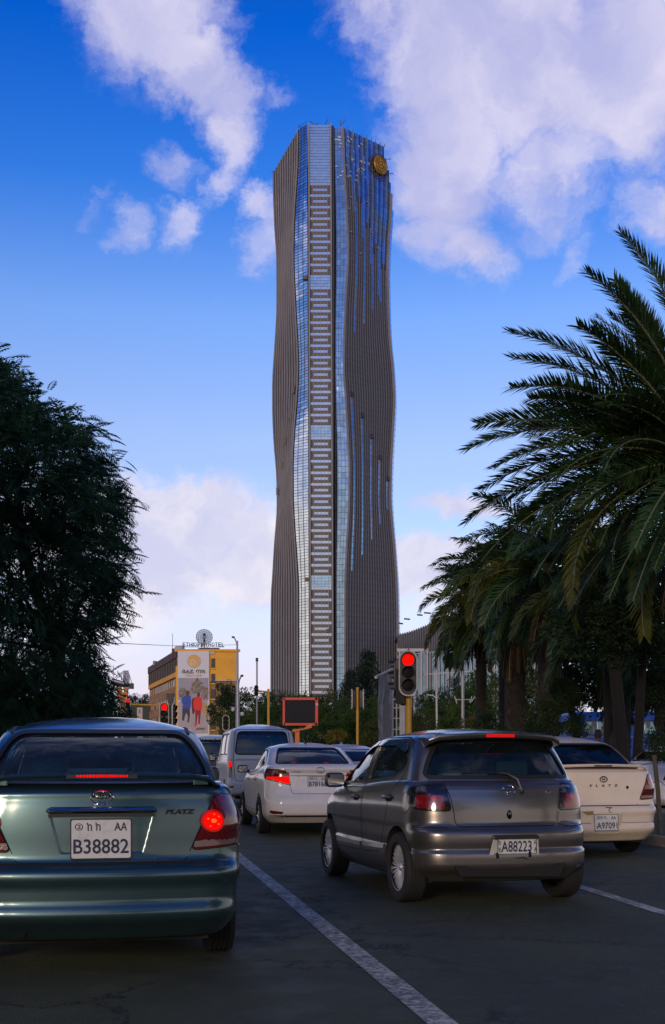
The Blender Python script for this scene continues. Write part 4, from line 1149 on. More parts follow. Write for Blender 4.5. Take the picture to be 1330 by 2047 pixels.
# ------------------------------------------------------------------ grey hatchback
def hatchback():
    X_, Z_, yaw = POSE['grey']
    P_ = M_GREY
    car = empty('hatchback_car', (X_, Z_, 0), yaw, 'bronze grey five-door hatchback with smoked tail lamps and a dented rear bumper', 'car', 'cars waiting at the red light')
    rw = [(.58, 1.16, .12), (.86, 1.065, .08), (1.60, 1.02), (1.56, 1.395), (.74, 1.39, .12)]
    fw = [(1.68, 1.015), (2.62, .985, .03), (2.30, 1.22, .2), (1.95, 1.37, .1), (1.66, 1.395)]
    rear = round_poly([(-.655, 1.075, .05), (.655, 1.075, .05), (.60, 1.22, .2), (.50, 1.375, .06), (-.50, 1.375, .06), (-.60, 1.22, .2)], .06, 6)
    front = round_poly([(-.62, 1.02), (.62, 1.02), (.52, 1.38), (-.52, 1.38)], .06)
    H, HL, HG = car_base(car, HAT_LOW, HAT_G, P_, [(.60, .345), (2.97, .345)], .30, None, (.62, .32, 2.75, .35, 1.3),
                         [('side', round_poly(fw, .05), -1, 1), ('side', round_poly(rw, .05), -1, 1), ('rear', rear, -.3, .52), ('rear', front, 1.9, 4)],
                         tilt=hat_tilt, bumper=(.652, .45))
    rg = patch(H, [(x * 1.012, 1.22 + (z - 1.22) * 1.05) for x, z in rear], 'rear', -.010, 'rear_window', M_GLASSD, car, cell=.05, thick=0)
    seam(H, rear, 'rear', .03, 'window_seal', M_SEAL, rg, off=.0025, closed=True)
    patch(H, [(-x * 1.01, 1.2 + (z - 1.2) * 1.03) for x, z in front], 'front', -.012, 'windscreen', M_GLASSC, car, cell=.08, thick=0)
    add_side_parts(H, car, P_, fw, rw, None,
                   [[(.56, 1.30, .2), (.60, 1.10, .2), (.82, .92, .1), (.95, .62, .25), (1.12, .40, .05), (1.62, .37), (1.62, 1.0), (1.60, 1.42), (.75, 1.42, .15)],
                    [(1.64, 1.42), (1.65, 1.0), (1.65, .37), (2.55, .36), (2.68, .60), (2.70, .98), (2.36, 1.22, .2), (1.98, 1.40, .1)]],
                   M_GLASSC, handles=((.83, .89), (1.84, .865)))
    # smoked wind deflectors over the side windows
    for sd in ('left', 'right'):
        patch(H, round_poly([(.72, 1.28, .05), (1.02, 1.345, .05), (1.60, 1.345), (1.60, 1.395), (.98, 1.395, .1), (.72, 1.34, .05)], .02), sd, .016, 'wind_deflector', mat('smoked acrylic', (.02, .06, .12), .08, coat=1), car, cell=.08, thick=.01)
        patch(H, round_poly([(1.66, 1.345), (1.86, 1.33), (2.06, 1.26), (2.14, 1.29), (1.9, 1.375, .05), (1.66, 1.39)], .02), sd, .016, 'wind_deflector', MATS['smoked acrylic'], car, cell=.08, thick=.01)
        seam(H, [(.95, .455), (1.61, .435)], sd, .035, 'side_moulding', M_CHROME if False else mat('grey moulding', (.28, .27, .27), .35, .5), car, off=.004, height=.008)
        seam(H, [(1.67, .432), (2.55, .42)], sd, .035, 'side_moulding', MATS['grey moulding'], car, off=.004, height=.008)
        seam(H, [(.35, .965), (1.0, .955), (2.9, .86)], sd, .012, 'shoulder_crease', P_, car, off=.001, height=.004)
    n = 24
    patch(H, [(.42 + .085 * math.cos(2 * math.pi * k / n), .86 + .085 * math.sin(2 * math.pi * k / n)) for k in range(n)], 'left', .002, 'fuel_flap', P_, car, cell=.05, thick=0)
    seam(H, [(.42 + .088 * math.cos(2 * math.pi * k / n), .86 + .088 * math.sin(2 * math.pi * k / n)) for k in range(n)], 'left', .006, 'flap_gap', M_GAP, car, closed=True)
    # tailgate
    lid = [(-.42, .668), (.42, .668), (.455, .70), (.462, .80), (.49, .94), (.535, 1.035), (-.535, 1.035), (-.49, .94), (-.462, .80), (-.455, .70)]
    ld = patch(H, round_poly(lid, .05), 'rear', .005, 'tailgate', P_, car, cell=.04, thick=.02, disp=lambda u, v: .006 * math.exp(-((v - .99) / .03) ** 2))
    seam(H, round_poly(lid, .05), 'rear', .013, 'tailgate_gap', M_GAP, car, off=.001, closed=True)
    seam(H, [(-.80, .662), (-.52, .658)], 'rear', .008, 'bumper_gap', M_GAP, car); seam(H, [(.52, .658), (.80, .662)], 'rear', .008, 'bumper_gap', M_GAP, car)
    for fr, sd, sg in (('cl', 'left', -1), ('cr', 'right', 1)):
        pts = [('rear', sg * .515, 1.022), ('rear', sg * .66, 1.010), (sd, .40, .985), (sd, .40, .90), (sd, .31, .815), ('rear', sg * .66, .800), ('rear', sg * .480, .796)]
        uv = [H.uv(fr, a, b, c) for a, b, c in pts]
        lamp = patch(H, round_poly(uv, .045, 5), fr, .007, 'tail_lamp', M_SMOKE, car, cell=.035, thick=.02)
        seam(H, round_poly(uv, .045, 5), fr, .011, 'lamp_gap', M_GAP, lamp, off=.004, closed=True)
        q = [('rear', sg * .545, .925), ('rear', sg * .70, .930), (sd, .30, .92), (sd, .28, .825), ('rear', sg * .66, .812), ('rear', sg * .535, .810)]
        patch(H, round_poly([H.uv(fr, a, b, c) for a, b, c in q], .02), fr, .0085, 'lamp_lens', mat('dim red lens', (.11, .004, .005), .15, emit=(1, .01, .01), estr=.035, coat=1), lamp, cell=.04, thick=.002)
        cu, cv = H.uv(fr, 'rear', sg * .62, .905)
        patch(H, [(cu + .022 * math.cos(2 * math.pi * k / 14), cv + .022 * math.sin(2 * math.pi * k / 14)) for k in range(14)], fr, .0095, 'lamp_bulb', M_GLOWD, lamp, cell=.05, thick=.002)
        q = [('rear', sg * .478, .785), ('rear', sg * .68, .790), (sd, .30, .79), (sd, .36, .675), ('rear', sg * .70, .672), ('rear', sg * .47, .672)]
        patch(H, round_poly([H.uv(fr, a, b, c) for a, b, c in q], .02), fr, .005, 'corner_panel', P_, car, cell=.04, thick=.01)
    # roof spoiler
    mb = MB(); prof = []
    xs_ = [-.60, -.575, -.52, -.4, -.2, 0, .2, .4, .52, .575, .60]
    for x in xs_:
        t = abs(x) / .60
        y0 = .245 + .12 * t ** 2; zt = 1.458 - .030 * t ** 2 - .03 * sm((t - .9) / .1); dr = .048
        prof.append([Vector((x, y0, zt - .022)), Vector((x, y0 + .006, zt - .004)), Vector((x, y0 + .10, zt + .012)), Vector((x, y0 + .34, zt + .020)), Vector((x, y0 + .34, zt - .01)), Vector((x, y0 + .13, zt - dr - .02)), Vector((x, y0 + .012, zt - .05))])
    n = 7
    mb.add([v for p in prof for v in p], [(i * n + k, i * n + (k + 1) % n, (i + 1) * n + (k + 1) % n, (i + 1) * n + k) for i in range(len(prof) - 1) for k in range(n)] + [tuple(range(n)), tuple((len(prof) - 1) * n + k for k in range(n))])
    sp = mb.build('roof_spoiler', mat('dark spoiler gloss', (.035, .035, .038), .3, .3, coat=.8), car, 45, fix=True)
    mb = MB(); bl = []
    for i in range(7):
        x = -.13 + .26 * i / 6; t = abs(x) / .6; y0 = .245 + .12 * t * t
        bl.append([Vector((x, y0 - .004, 1.458 - .018)), Vector((x, y0 - .001, 1.458 - .046))])
    mb.add([v for p in bl for v in p], [(i * 2, i * 2 + 1, i * 2 + 3, i * 2 + 2) for i in range(6)])
    b = mb.build('brake_light', mat('high brake lens', (.3, .01, .01), .2, emit=(1, .012, .01), estr=.45), sp)
    fy = lambda x, z: HL.hit('rear', x, z)[0].y
    emblem(ld, (.02, fy(0, .966) - .012, .966), .118, .080)
    text_obj('model_lettering', 'Vitz', .05, M_CHROME, ld, (.408, fy(.41, .95) - .010, .950), width=.085, height=.038, rot=Matrix.Rotation(.12, 3, 'Z'), depth=.002, shear=.3, bold=.0012)
    MB().lathe([(0, .012), (.018, .010), (.024, 0)], 20, Matrix.Translation((.012, fy(0, .76) - .006, .762)) @ YROT @ Matrix.Diagonal((1, 1.6, 1, 1))).build('tailgate_lock', M_DARKCHROME, ld, 50)
    MB().lathe([(0, .004), (.009, .004)], 12, Matrix.Translation((.012, fy(0, .77) - .018, .775)) @ YROT).build('key_barrel', M_CHROME, ld)
    # wiper
    def gp(x, z, o=.02): P, N = H.hit('rear', x, z); return P + N * o
    wiper('rear_wiper', [gp(.135, .955, .02), gp(.11, 1.03, .035), gp(.03, 1.09, .035), gp(-.05, 1.10, .03)], car, .014)
    wiper('wiper_blade', [gp(.02, 1.098, .022), gp(-.2, 1.108, .018), gp(-.36, 1.10, .014)], car, .010)
    MB().lathe([(0, .03), (.02, .026), (.024, 0)], 16, Matrix.Translation(gp(.135, .955, .0)) @ YROT).build('wiper_pivot', M_BLACK, car, 50)
    # plate: long format, bent corners, on a white carrier
    MB().prism(round_poly([(-.17, .565), (.235, .565), (.235, .585), (.215, .60), (-.16, .60)], .01), 0, .03, Matrix.Translation((0, fy(0, .55) - .004, 0)) @ UPRIGHT).build('plate_lamp_bar', M_BLACK, car)
    MB().prism([(-.20, .435), (.245, .432), (.235, .575), (-.165, .575)], 0, .004, Matrix.Translation((0, fy(0, .5) - .012, 0)) @ UPRIGHT).build('plate_carrier', mat('aged white plate carrier', (.5, .48, .42), .5, dark=(.2, .15, .1)), car)
    plate(car, (.045, fy(0, .5) - .020, .505), .355, .130, [('ከ', .060, .34, -.45, .24, M_INKK), ('ከ', .060, .34, -.44, -.24, M_INKK), ('A88223', .77, .70, -.02, -.01, M_INK), ('A', .065, .32, .45, .24, M_INKK), ('A', .065, .32, .46, -.22, M_INKK)], yaw=.02)
    # dents and scuffs in the lower bumper
    for (x, z) in ((-.13, .435), (.16, .440)):
        MB().prism(round_poly([(x - .012, z - .03), (x + .014, z - .028), (x + .01, z + .02), (x - .01, z + .022)], .008), 0, .003, Matrix.Translation((0, fy(x, z) - .003, 0)) @ UPRIGHT).build('bumper_hole', M_GAP, car)
    MB().tube([(.03, fy(0, .42) - .004, .405), (.10, fy(0, .42) - .008, .412), (.14, fy(0, .42) - .006, .395)], .006, 5).build('bumper_dent', M_CHROME if False else P_, car, 50)
    MB().prism([(-.50, .35), (.50, .35), (.44, .24), (.12, .25), (-.44, .26)], 0, .03, Matrix.Translation((0, .06, 0)) @ UPRIGHT).build('rear_valance', M_UNDER, car)
    for wy in (.60, 2.97):
        for sg in (-1, 1): make_wheel(car, sg * .722, wy, .298, .19, .205, 26, sg, 'multi')
    MB().bx(-.62, .62, .3, 3.4, .19, .26).build('underbody', M_UNDER, car)
    MB().tube([(-.7, .6, .30), (.7, .6, .30)], .05, 10).tube([(-.7, 2.97, .3), (.7, 2.97, .3)], .04, 10).build('axle', M_UNDER, car)
    MB().tube([(.30, .55, .27), (.30, .16, .26)], .05, 12).build('exhaust_box', M_UNDER, car, 50)
    wing_mirror(car, H, 2.48, .985, mat('dark mirror shell', (.03, .035, .04), .3, coat=.5), -1, .20, .15); wing_mirror(car, H, 2.48, .985, MATS['dark mirror shell'], 1, .20, .15)
    cabin_fittings(car, 2.55, 1.0, mat('dark seat cloth', (.06, .075, .08), .9), yback=1.3, yfront=2.15, yw=(2.1, 1.33), hz=1.05)
    # hat box and goods on the shelf, seen through the glass
    rbox('parcel_shelf', (0, .52, 1.03), (1.2, .42, .02), .008, M_CABIN, car)
    rbox('shelf_bag', (-.25, .48, 1.075), (.42, .2, .06), .03, mat('pale bag on shelf', (.3, .28, .24), .8, var=.3, vscale=20), car)
    return car
hatchback()

# ------------------------------------------------------------------ white saloon ahead
def white_saloon():
    X_, Z_, yaw = POSE['white']
    P_ = M_WHITE
    car = empty('sedan_car', (X_, Z_, 0), yaw, 'white saloon with lit angular brake lamps ahead of the grey hatchback', 'car', 'cars waiting at the red light')
    rw = [(1.02, 1.17, .03), (1.32, 1.03, .1), (2.18, .99), (2.14, 1.375), (1.48, 1.365, .1)]
    fw = [(2.24, .985), (3.15, .965, .03), (2.72, 1.24, .2), (2.2, 1.375, .1)]
    rear = round_poly([(-.60, 1.135, .04), (.60, 1.135, .04), (.575, 1.20, .1), (.49, 1.39, .06), (-.49, 1.39, .06), (-.575, 1.20, .1)], .06, 6)
    front = round_poly([(-.64, 1.0), (.64, 1.0), (.52, 1.36), (-.52, 1.36)], .06)
    H, HL, HG = car_base(car, VIO_LOW, VIO_G, P_, [(1.0, .345), (3.55, .345)], .30, None, (.62, .85, 3.1, .35, 1.3),
                         [('side', round_poly(fw, .05), -1, 1), ('side', round_poly(rw, .05), -1, 1), ('rear', rear, -.3, 1.6), ('rear', front, 2.3, 4.3)],
                         tilt=vio_tilt)
    rg = patch(H, [(x * 1.012, 1.26 + (z - 1.26) * 1.06) for x, z in rear], 'rear', -.012, 'rear_window', M_GLASSL, car, cell=.06, thick=0)
    seam(H, rear, 'rear', .02, 'window_seal', M_SEAL, rg, off=.0025, closed=True)
    patch(H, [(-x * 1.01, 1.2 + (z - 1.2) * 1.03) for x, z in front], 'front', -.012, 'windscreen', M_GLASSC, car, cell=.1, thick=0)
    add_side_parts(H, car, P_, fw, rw, None, [[(1.0, 1.16, .1), (1.25, .98), (1.38, .6, .2), (1.5, .36), (2.2, .36), (2.2, 1.0), (2.17, 1.40), (1.45, 1.39, .1)], [(2.22, 1.40), (2.23, 1.0), (2.23, .36), (3.1, .36), (3.25, .6), (3.25, .96)]], M_GLASSC, handles=((1.45, .88), (2.45, .865)))
    lid = [(-.40, .665), (.40, .665), (.425, .70), (.44, .80), (.50, 1.0), (.53, 1.07), (-.53, 1.07), (-.50, 1.0), (-.44, .80), (-.425, .70)]
    def lip(u, v): return .028 * math.exp(-((v - 1.045) / .03) ** 2) - .018 * sm((.33 - abs(u)) / .03) * sm((v - .70) / .03) * sm((.935 - v) / .02)
    ld = patch(H, round_poly(lid, .03), 'rear', .005, 'boot_lid', P_, car, cell=.03, thick=.02, disp=lip)
    seam(H, round_poly(lid, .03), 'rear', .012, 'lid_gap', M_GAP, car, off=.001, closed=True)
    seam(H, [(-.45, .945), (.45, .945)], 'rear', .008, 'lid_crease', M_GAP, ld, off=.008)
    for fr, sd, sg in (('cl', 'left', -1), ('cr', 'right', 1)):
        pts = [('rear', sg * .470, 1.020), ('rear', sg * .62, 1.045), (sd, .58, 1.065), (sd, .42, .90), ('rear', sg * .70, .865), ('rear', sg * .432, .790)]
        uv = [H.uv(fr, a, b, c) for a, b, c in pts]
        lamp = patch(H, round_poly(uv, .02, 4), fr, .008, 'tail_lamp', M_LENS, car, cell=.05, thick=.02)
        q = [('rear', sg * .455, .930), ('rear', sg * .62, .930), (sd, .34, .925), (sd, .34, .905), ('rear', sg * .70, .885), ('rear', sg * .445, .812)]
        patch(H, round_poly([H.uv(fr, a, b, c) for a, b, c in q], .012), fr, .0105, 'brake_lens', M_GLOWR, lamp, cell=.05, thick=.002)
        patch(H, round_poly([(sg * .58, .350), (sg * .74, .350), (sg * .765, .375), (sg * .755, .405), (sg * .56, .385)], .01), 'rear', .004, 'reflector', M_LENS, car, cell=.05, thick=.005)
    fy = lambda x, z: HL.hit('rear', x, z)[0].y
    emblem(ld, (.03, fy(0, 1.0) - .030, 1.035), .125, .085)
    text_obj('model_lettering', 'TOYOTA', .03, M_DARKCHROME, ld, (-.34, fy(-.34, 1.0) - .022, 1.006), width=.14, height=.018, rot=Matrix.Rotation(-.1, 3, 'Z'), depth=.001)
    plate(car, (-.01, fy(0, .85) - .002, .843), .325, .185, [('②ከ ከ.', .42, .22, -.2, .30, M_INKK), ('AA', .22, .22, .27, .30, M_INKK), ('B78166', .88, .44, 0, -.16, M_INK)])
    MB().tube([(.02, 1.55, 1.465), (.02, 1.50, 1.50), (.02, 1.44, 1.535)], [.022, .012, .006], 8, flat=.6).build('roof_aerial', M_BLACK, car, 60)
    seam(H, [(-.80, .315), (.80, .315)], 'rear', .03, 'bumper_edge', M_UNDER, car, off=.002)
    for wy in (1.0, 3.55):
        for sg in (-1, 1): make_wheel(car, sg * .765, wy, .300, .19, .20, 9, sg, 'five')
    MB().bx(-.64, .64, .3, 4.1, .18, .25).build('underbody', M_UNDER, car)
    wing_mirror(car, H, 3.0, 1.0, M_BLACK, -1, .19, .14); wing_mirror(car, H, 3.0, 1.0, M_BLACK, 1, .19, .14)
    cabin_fittings(car, 3.0, 1.02, M_SEATB, yback=1.95, yfront=2.75, yw=(2.65, 1.32), hz=1.10)
    rbox('parcel_shelf', (0, 1.05, 1.09), (1.15, .45, .02), .008, mat('beige shelf', (.3, .26, .2), .8), car)
    for sx in (-.27, .27):
        rbox('shelf_lamp', (sx, .95, 1.125), (.10, .05, .05), .015, M_GLOWR, car)
    return car
white_saloon()

# ================================================================== THE TOWER
M_CONC = mat('pinkish concrete fin', (.245, .228, .240), .7, var=.12, vscale=.15, dark=(.2, .15, .13), dscale=.08, damt=.4)
def banded(name, color, line, period, frac, rough=.5, metal=0.0, off=0.0, bump=0.0, wob=0.0, wscale=.15, var=0.0, spec=.5):
    """a surface with thin horizontal joints every `period` metres"""
    m = bpy.data.materials.new(name); m.use_nodes = True
    t = NT(m.node_tree); b = m.node_tree.nodes['Principled BSDF']
    c = t.new('ShaderNodeTexCoord').outputs['Object']
    sz = t.new('ShaderNodeSeparateXYZ', i_0=c).outputs[2]
    fr = t.math('FRACT', t.math('DIVIDE', t.math('ADD', sz, off + 1000 * period), period))
    ln = t.math('LESS_THAN', fr, frac)
    cc = (*color, 1)
    if var:
        # every pane its own tone
        fl = t.math('FLOOR', t.math('DIVIDE', t.math('ADD', sz, off + 1000 * period), period))
        wn_ = t.new('ShaderNodeTexWhiteNoise', noise_dimensions='4D'); sx = t.new('ShaderNodeSeparateXYZ', i_0=c)
        v = t.new('ShaderNodeCombineXYZ', i_0=t.math('FLOOR', t.math('MULTIPLY', sx.outputs[0], .7)), i_1=fl)
        t.put(wn_.inputs['Vector'], v.outputs[0])
        cc = t.mix(wn_.outputs[0], tuple(x * (1 - var) for x in color) + (1,), tuple(min(1, x * (1 + var)) for x in color) + (1,))
    t.put(b.inputs['Base Color'], t.mix(ln, cc, (*line, 1)))
    t.put(b.inputs['Metallic'], t.math('MULTIPLY', t.math('SUBTRACT', 1.0, ln), metal))
    t.put(b.inputs['Roughness'], t.math('ADD', rough, t.math('MULTIPLY', ln, .4)))
    b.inputs['Specular IOR Level'].default_value = spec
    if wob:
        n = t.noise(c, wscale, 2, .5)
        t.put(b.inputs['Normal'], t.new('ShaderNodeBump', i_Height=n.outputs[0], i_Distance=wob, i_Strength=1.0))
    return m
M_BROWN = banded('brown facade panel', (.055, .055, .065), (.027, .027, .032), 1.9, .10, .55, .1, var=.12)
M_BROWNL = banded('brown facade panel left', (.050, .047, .052), (.027, .026, .028), 1.9, .08, .6, 0.0, var=.10)
M_GL_BLUE = banded('blue curtain glass', (.16, .36, .72), (.04, .07, .12), 1.9, .10, .06, .92, wob=.10, wscale=.25, var=.18)
M_GL_PALE = banded('pale curtain glass', (.66, .74, .84), (.05, .06, .08), 1.9, .07, .05, .97, wob=.22, wscale=.12, var=.14)
M_GL_GREY = banded('blue grey curtain glass', (.20, .30, .42), (.04, .05, .06), 1.9, .08, .08, .9, wob=.12, wscale=.2, var=.18)
M_GL_BAND = mat('window band glass', (.34, .42, .56), .12, .85, var=.08, vscale=.3)
M_GL_DARK = mat('dark recess', (.018, .022, .028), .3)
M_CELL = mat('brown spandrel', (.085, .062, .052), .5)
M_MULL = mat('pale mullion', (.30, .26, .27), .5)
M_MULLD = mat('dark mullion', (.04, .045, .05), .5)
M_GOLD = mat('gilded emblem', (.62, .34, .06), .35, .6, var=.15, vscale=1.5)
TH = 209.0
PXC = {  # photo course of each corner of the shaft: (rows, columns, distance)
 'A': ([250, 346, 440, 530, 610, 690, 770, 812, 880, 960, 1010, 1090, 1150, 1195, 1300, 1512], [549, 547.5, 550, 555, 555, 551, 546.5, 546.5, 549, 555, 555.5, 550, 546.5, 543.8, 543, 543], 427.0),
 'B': ([250, 310, 355, 445, 513, 560, 615, 690, 735, 803, 870, 938, 990, 1045, 1113, 1180, 1512], [596, 595.4, 593.3, 587.9, 586.5, 588, 590.5, 594.6, 596, 593, 587.7, 585.0, 585.2, 587.7, 592.2, 595.6, 596], 398.7),
 'C': ([250, 1512], [616.5, 620.5], 394.6),
 'G': ([250, 1512], [662.5, 667.5], 394.6),
 'D': ([250, 310, 367, 445, 490, 540, 603, 695, 735, 792, 893, 938, 995, 1034, 1090, 1147, 1192, 1512], [684.5, 686.2, 689.2, 693.5, 695, 694, 690.5, 687, 686.8, 690.2, 696, 698, 697.4, 696, 692.6, 690.3, 689.3, 689], 396.5),
 'E': ([250, 328, 355, 412, 468, 536, 603, 668, 747, 803, 859, 938, 995, 1045, 1113, 1192, 1270, 1512], [779, 781, 781.7, 781, 777, 774, 775, 777.5, 785, 787, 784.5, 780.5, 779.5, 783, 788.5, 793, 794, 794], 411.0)}
def corner(k, z):
    rows, cols, d = PXC[k]
    py = YH - (z - CH) * F / d
    return Vector((gx(pchip(rows, cols, py), d), d, z))
ZS = [TH * i / 110 for i in range(111)]
tower = empty('office_tower', (gx(665, 400), 410, 0), 0, 'very tall slender office tower with rippling ribbed sides and a gold emblem near its top', 'tower')
TO = tower.location.copy()
def tbuild(mb, name, m, smooth=None, **k):
    mb.v = [tuple(Vector(v) - TO) for v in mb.v]
    return mb.build(name, m, tower, smooth, **k)
def strip(f0, f1, zs, mi=None):
    """wall between two vertical courses"""
    mb = MB(); vs = []
    for z in zs: vs += [f0(z), f1(z)]
    fs = [(i * 2, i * 2 + 1, i * 2 + 3, i * 2 + 2) for i in range(len(zs) - 1)]
    mb.add(vs, fs)
    if mi: mb.mi = [mi(zs[i] * .5 + zs[i + 1] * .5) for i in range(len(zs) - 1)]
    return mb
def fin(f, n_out, n_side, out, wd, zs):
    """a rib standing out from the wall"""
    mb = MB(); vs = []
    for z in zs:
        p = f(z)
        vs += [p - n_side * wd / 2, p - n_side * wd / 2 + n_out * out, p + n_side * wd / 2 + n_out * out, p + n_side * wd / 2]
    fs = []
    for i in range(len(zs) - 1):
        for k in range(3): fs.append((i * 4 + k, i * 4 + k + 1, (i + 1) * 4 + k + 1, (i + 1) * 4 + k))
    fs.append(tuple((len(zs) - 1) * 4 + k for k in range(4)))
    mb.add(vs, fs); return mb
def nrm2(a, b):
    d = (b - a); d.z = 0; d.normalize(); return Vector((d.y, -d.x, 0)), d
# left ribbed face
nL, sL = nrm2(corner('A', 100), corner('B', 100))
NL = 10
for i in range(NL):
    f0 = lambda z, t=i / NL: corner('A', z).lerp(corner('B', z), t)
    f1 = lambda z, t=(i + 1) / NL: corner('A', z).lerp(corner('B', z), t)
    tbuild(strip(f0, f1, ZS[::2]), 'facade_bay', M_BROWNL)
for i in range(NL + 1):
    f = lambda z, t=i / NL: corner('A', z).lerp(corner('B', z), t)
    tbuild(fin(f, nL, sL, .32 if i < NL else .4, .95 if i < NL else .9, ZS[::2]), 'rib', M_CONC, 30)
# small dark maintenance hatches on the left face
for (t, py) in ((.93, 795), (.80, 840), (.62, 882), (.42, 922), (.13, 965)):
    z = CH + (YH - py) / F * 410; p = corner('A', z).lerp(corner('B', z), t) + nL * .8
    tbuild(MB().box(p, (.8, .4, 2.6)), 'hatch', M_GL_DARK)
# pale glass strip
nS, sS = nrm2(corner('B', 100), corner('C', 100))
tbuild(strip(lambda z: corner('B', z), lambda z: corner('C', z) - sS * .45, ZS), 'glass_strip', M_GL_PALE)
mb = MB()
for t in (.0, .34, .67):
    f = lambda z: corner('B', z).lerp(corner('C', z) - sS * .45, t)
    g = fin(f, nS, sS, .12, .10, ZS[::2]); mb.add(g.v, g.f)
for z in ZS[1:]:
    a = corner('B', z); b = corner('C', z) - sS * .45
    for dz in (0, 1.0):
        mb.add([a + Vector((0, 0, dz)), b + Vector((0, 0, dz)), b + nS * .1 + Vector((0, 0, dz)), a + nS * .1 + Vector((0, 0, dz)), a + Vector((0, 0, dz + .10)), b + Vector((0, 0, dz + .10)), b + nS * .1 + Vector((0, 0, dz + .10)), a + nS * .1 + Vector((0, 0, dz + .10))], [(0, 1, 2, 3), (7, 6, 5, 4), (3, 2, 6, 7)])
o = tbuild(mb, 'mullion_grid', M_MULLD); o['kind'] = 'stuff'
tbuild(strip(lambda z: corner('C', z) - sS * .45, lambda z: corner('C', z) + Vector((-.1, 2.5, 0)), ZS[::4]), 'dark_joint', M_GL_DARK)
for py in (560, 1160):
    z = CH + (YH - py) / F * 397; p = corner('B', z).lerp(corner('C', z), .80) + nS * .15
    tbuild(MB().box(p, (1.3, 1.3, 1.2)), 'vent', M_CELL)
# centre strip: two concrete edges, and one module of cells and window bands for each floor
f = lambda z: corner('C', z)
tbuild(fin(lambda z: corner('C', z) + Vector((.2, .2, 0)), Vector((0, -1, 0)), Vector((1, 0, 0)), 1.0, .46, ZS[::5]), 'edge_fin', M_CONC)
tbuild(fin(lambda z: corner('G', z) + Vector((-.2, .2, 0)), Vector((0, -1, 0)), Vector((1, 0, 0)), 1.0, .46, ZS[::5]), 'edge_fin', M_CONC)
CW = (gx(662.5, 394.6) - gx(616.5, 394.6)) - .9
def module(kind):
    mb = MB(); fh = 3.8; cols = [0, .135, .30, .465, .63, .80, .86, 1.0] if False else [0, .15, .325, .50, .675, .85, 1.0]
    rowsz = [0, .95, 1.9, 2.85, 3.8]
    for r_ in range(4):
        for c in range(6):
            x0, x1 = -CW / 2 + CW * cols[c], -CW / 2 + CW * cols[c + 1]
            if kind == 'cell':
                if r_ in (0, 2) : gl = False
                elif r_ == 1: gl = c not in (0, 5)
                else: gl = True
            else: gl = True
            mi = 0 if (gl and kind == 'cell') else (2 if gl else 1)
            mb.bx(x0 + .04, x1 - .04, 0 if gl else -.10, .3, rowsz[r_] + .05, rowsz[r_ + 1] - .05, mi)
    for c in range(1, 6):
        x = -CW / 2 + CW * cols[c]; mb.bx(x - .05, x + .05, -.20, .3, 0, fh, 3)
    for r_ in range(4): mb.bx(-CW / 2, CW / 2, -.06, .3, rowsz[r_] - .04, rowsz[r_] + .04, 4)
    return mb.mesh()
me_cell = module('cell'); me_glass = module('glass')
M_BANDLOW = mat('window band pale', (.50, .52, .60), .2, .75, var=.08, vscale=.3)
for me in (me_cell, me_glass):
    for m in (M_GL_BAND, M_CELL, mat('plant floor glass', (.30, .45, .62), .08, .9, var=.2, vscale=.25), M_MULL, M_MULLD): me.materials.append(m)
nf = 55
for k in range(nf):
    z = k * TH / nf
    py = YH - (z + 1.9 - CH) * F / 394.6
    g = py < 372 or 543 < py < 570 or 838 < py < 865 or 1148 < py < 1176
    o = bpy.data.objects.new('facade_module', me_glass if g else me_cell); col.objects.link(o); o.parent = tower
    cx = (corner('C', z).x + corner('G', z).x) / 2
    o.location = Vector((cx, 394.9, z)) - TO
tbuild(MB().bx(gx(616, 394.6), gx(668, 394.6), 395.4, 396, 0, TH), 'backing', M_GL_DARK)
o = tbuild(MB().bx(gx(653, 394.6), gx(658.5, 394.6), 394.4, 394.8, gz(1264, 394.6), gz(1257, 394.6)), 'open_window', M_GL_DARK)
# recess and blue grey glass on the right of the centre strip
RG = lambda z: corner('G', z) + Vector((.55, 2.6, 0))
tbuild(strip(lambda z: corner('G', z) + Vector((0, .4, 0)), RG, ZS[::4]), 'dark_joint', M_GL_DARK)
R2 = lambda z: corner('G', z).lerp(corner('D', z), .30) + Vector((0, 1.5, 0))
tbuild(strip(RG, R2, ZS[::2]), 'recess_glass', banded('deep recess glass', (.05, .08, .13), (.02, .02, .03), 1.9, .1, .1, .8, wob=.1, var=.3))
nR2, sR2 = nrm2(R2(100), corner('D', 100))
tbuild(strip(R2, lambda z: corner('D', z), ZS), 'glass_strip', M_GL_GREY)
mb = MB()
for t in (.05, .36, .68):
    g = fin(lambda z: R2(z).lerp(corner('D', z), t), nR2, sR2, .12, .10, ZS[::2]); mb.add(g.v, g.f)
g = fin(lambda z: RG(z).lerp(R2(z), .5), Vector((0, -1, 0)), Vector((1, 0, 0)), .3, .14, ZS[::4]); mb.add(g.v, g.f)
o = tbuild(mb, 'mullion_grid', M_MULLD); o['kind'] = 'stuff'
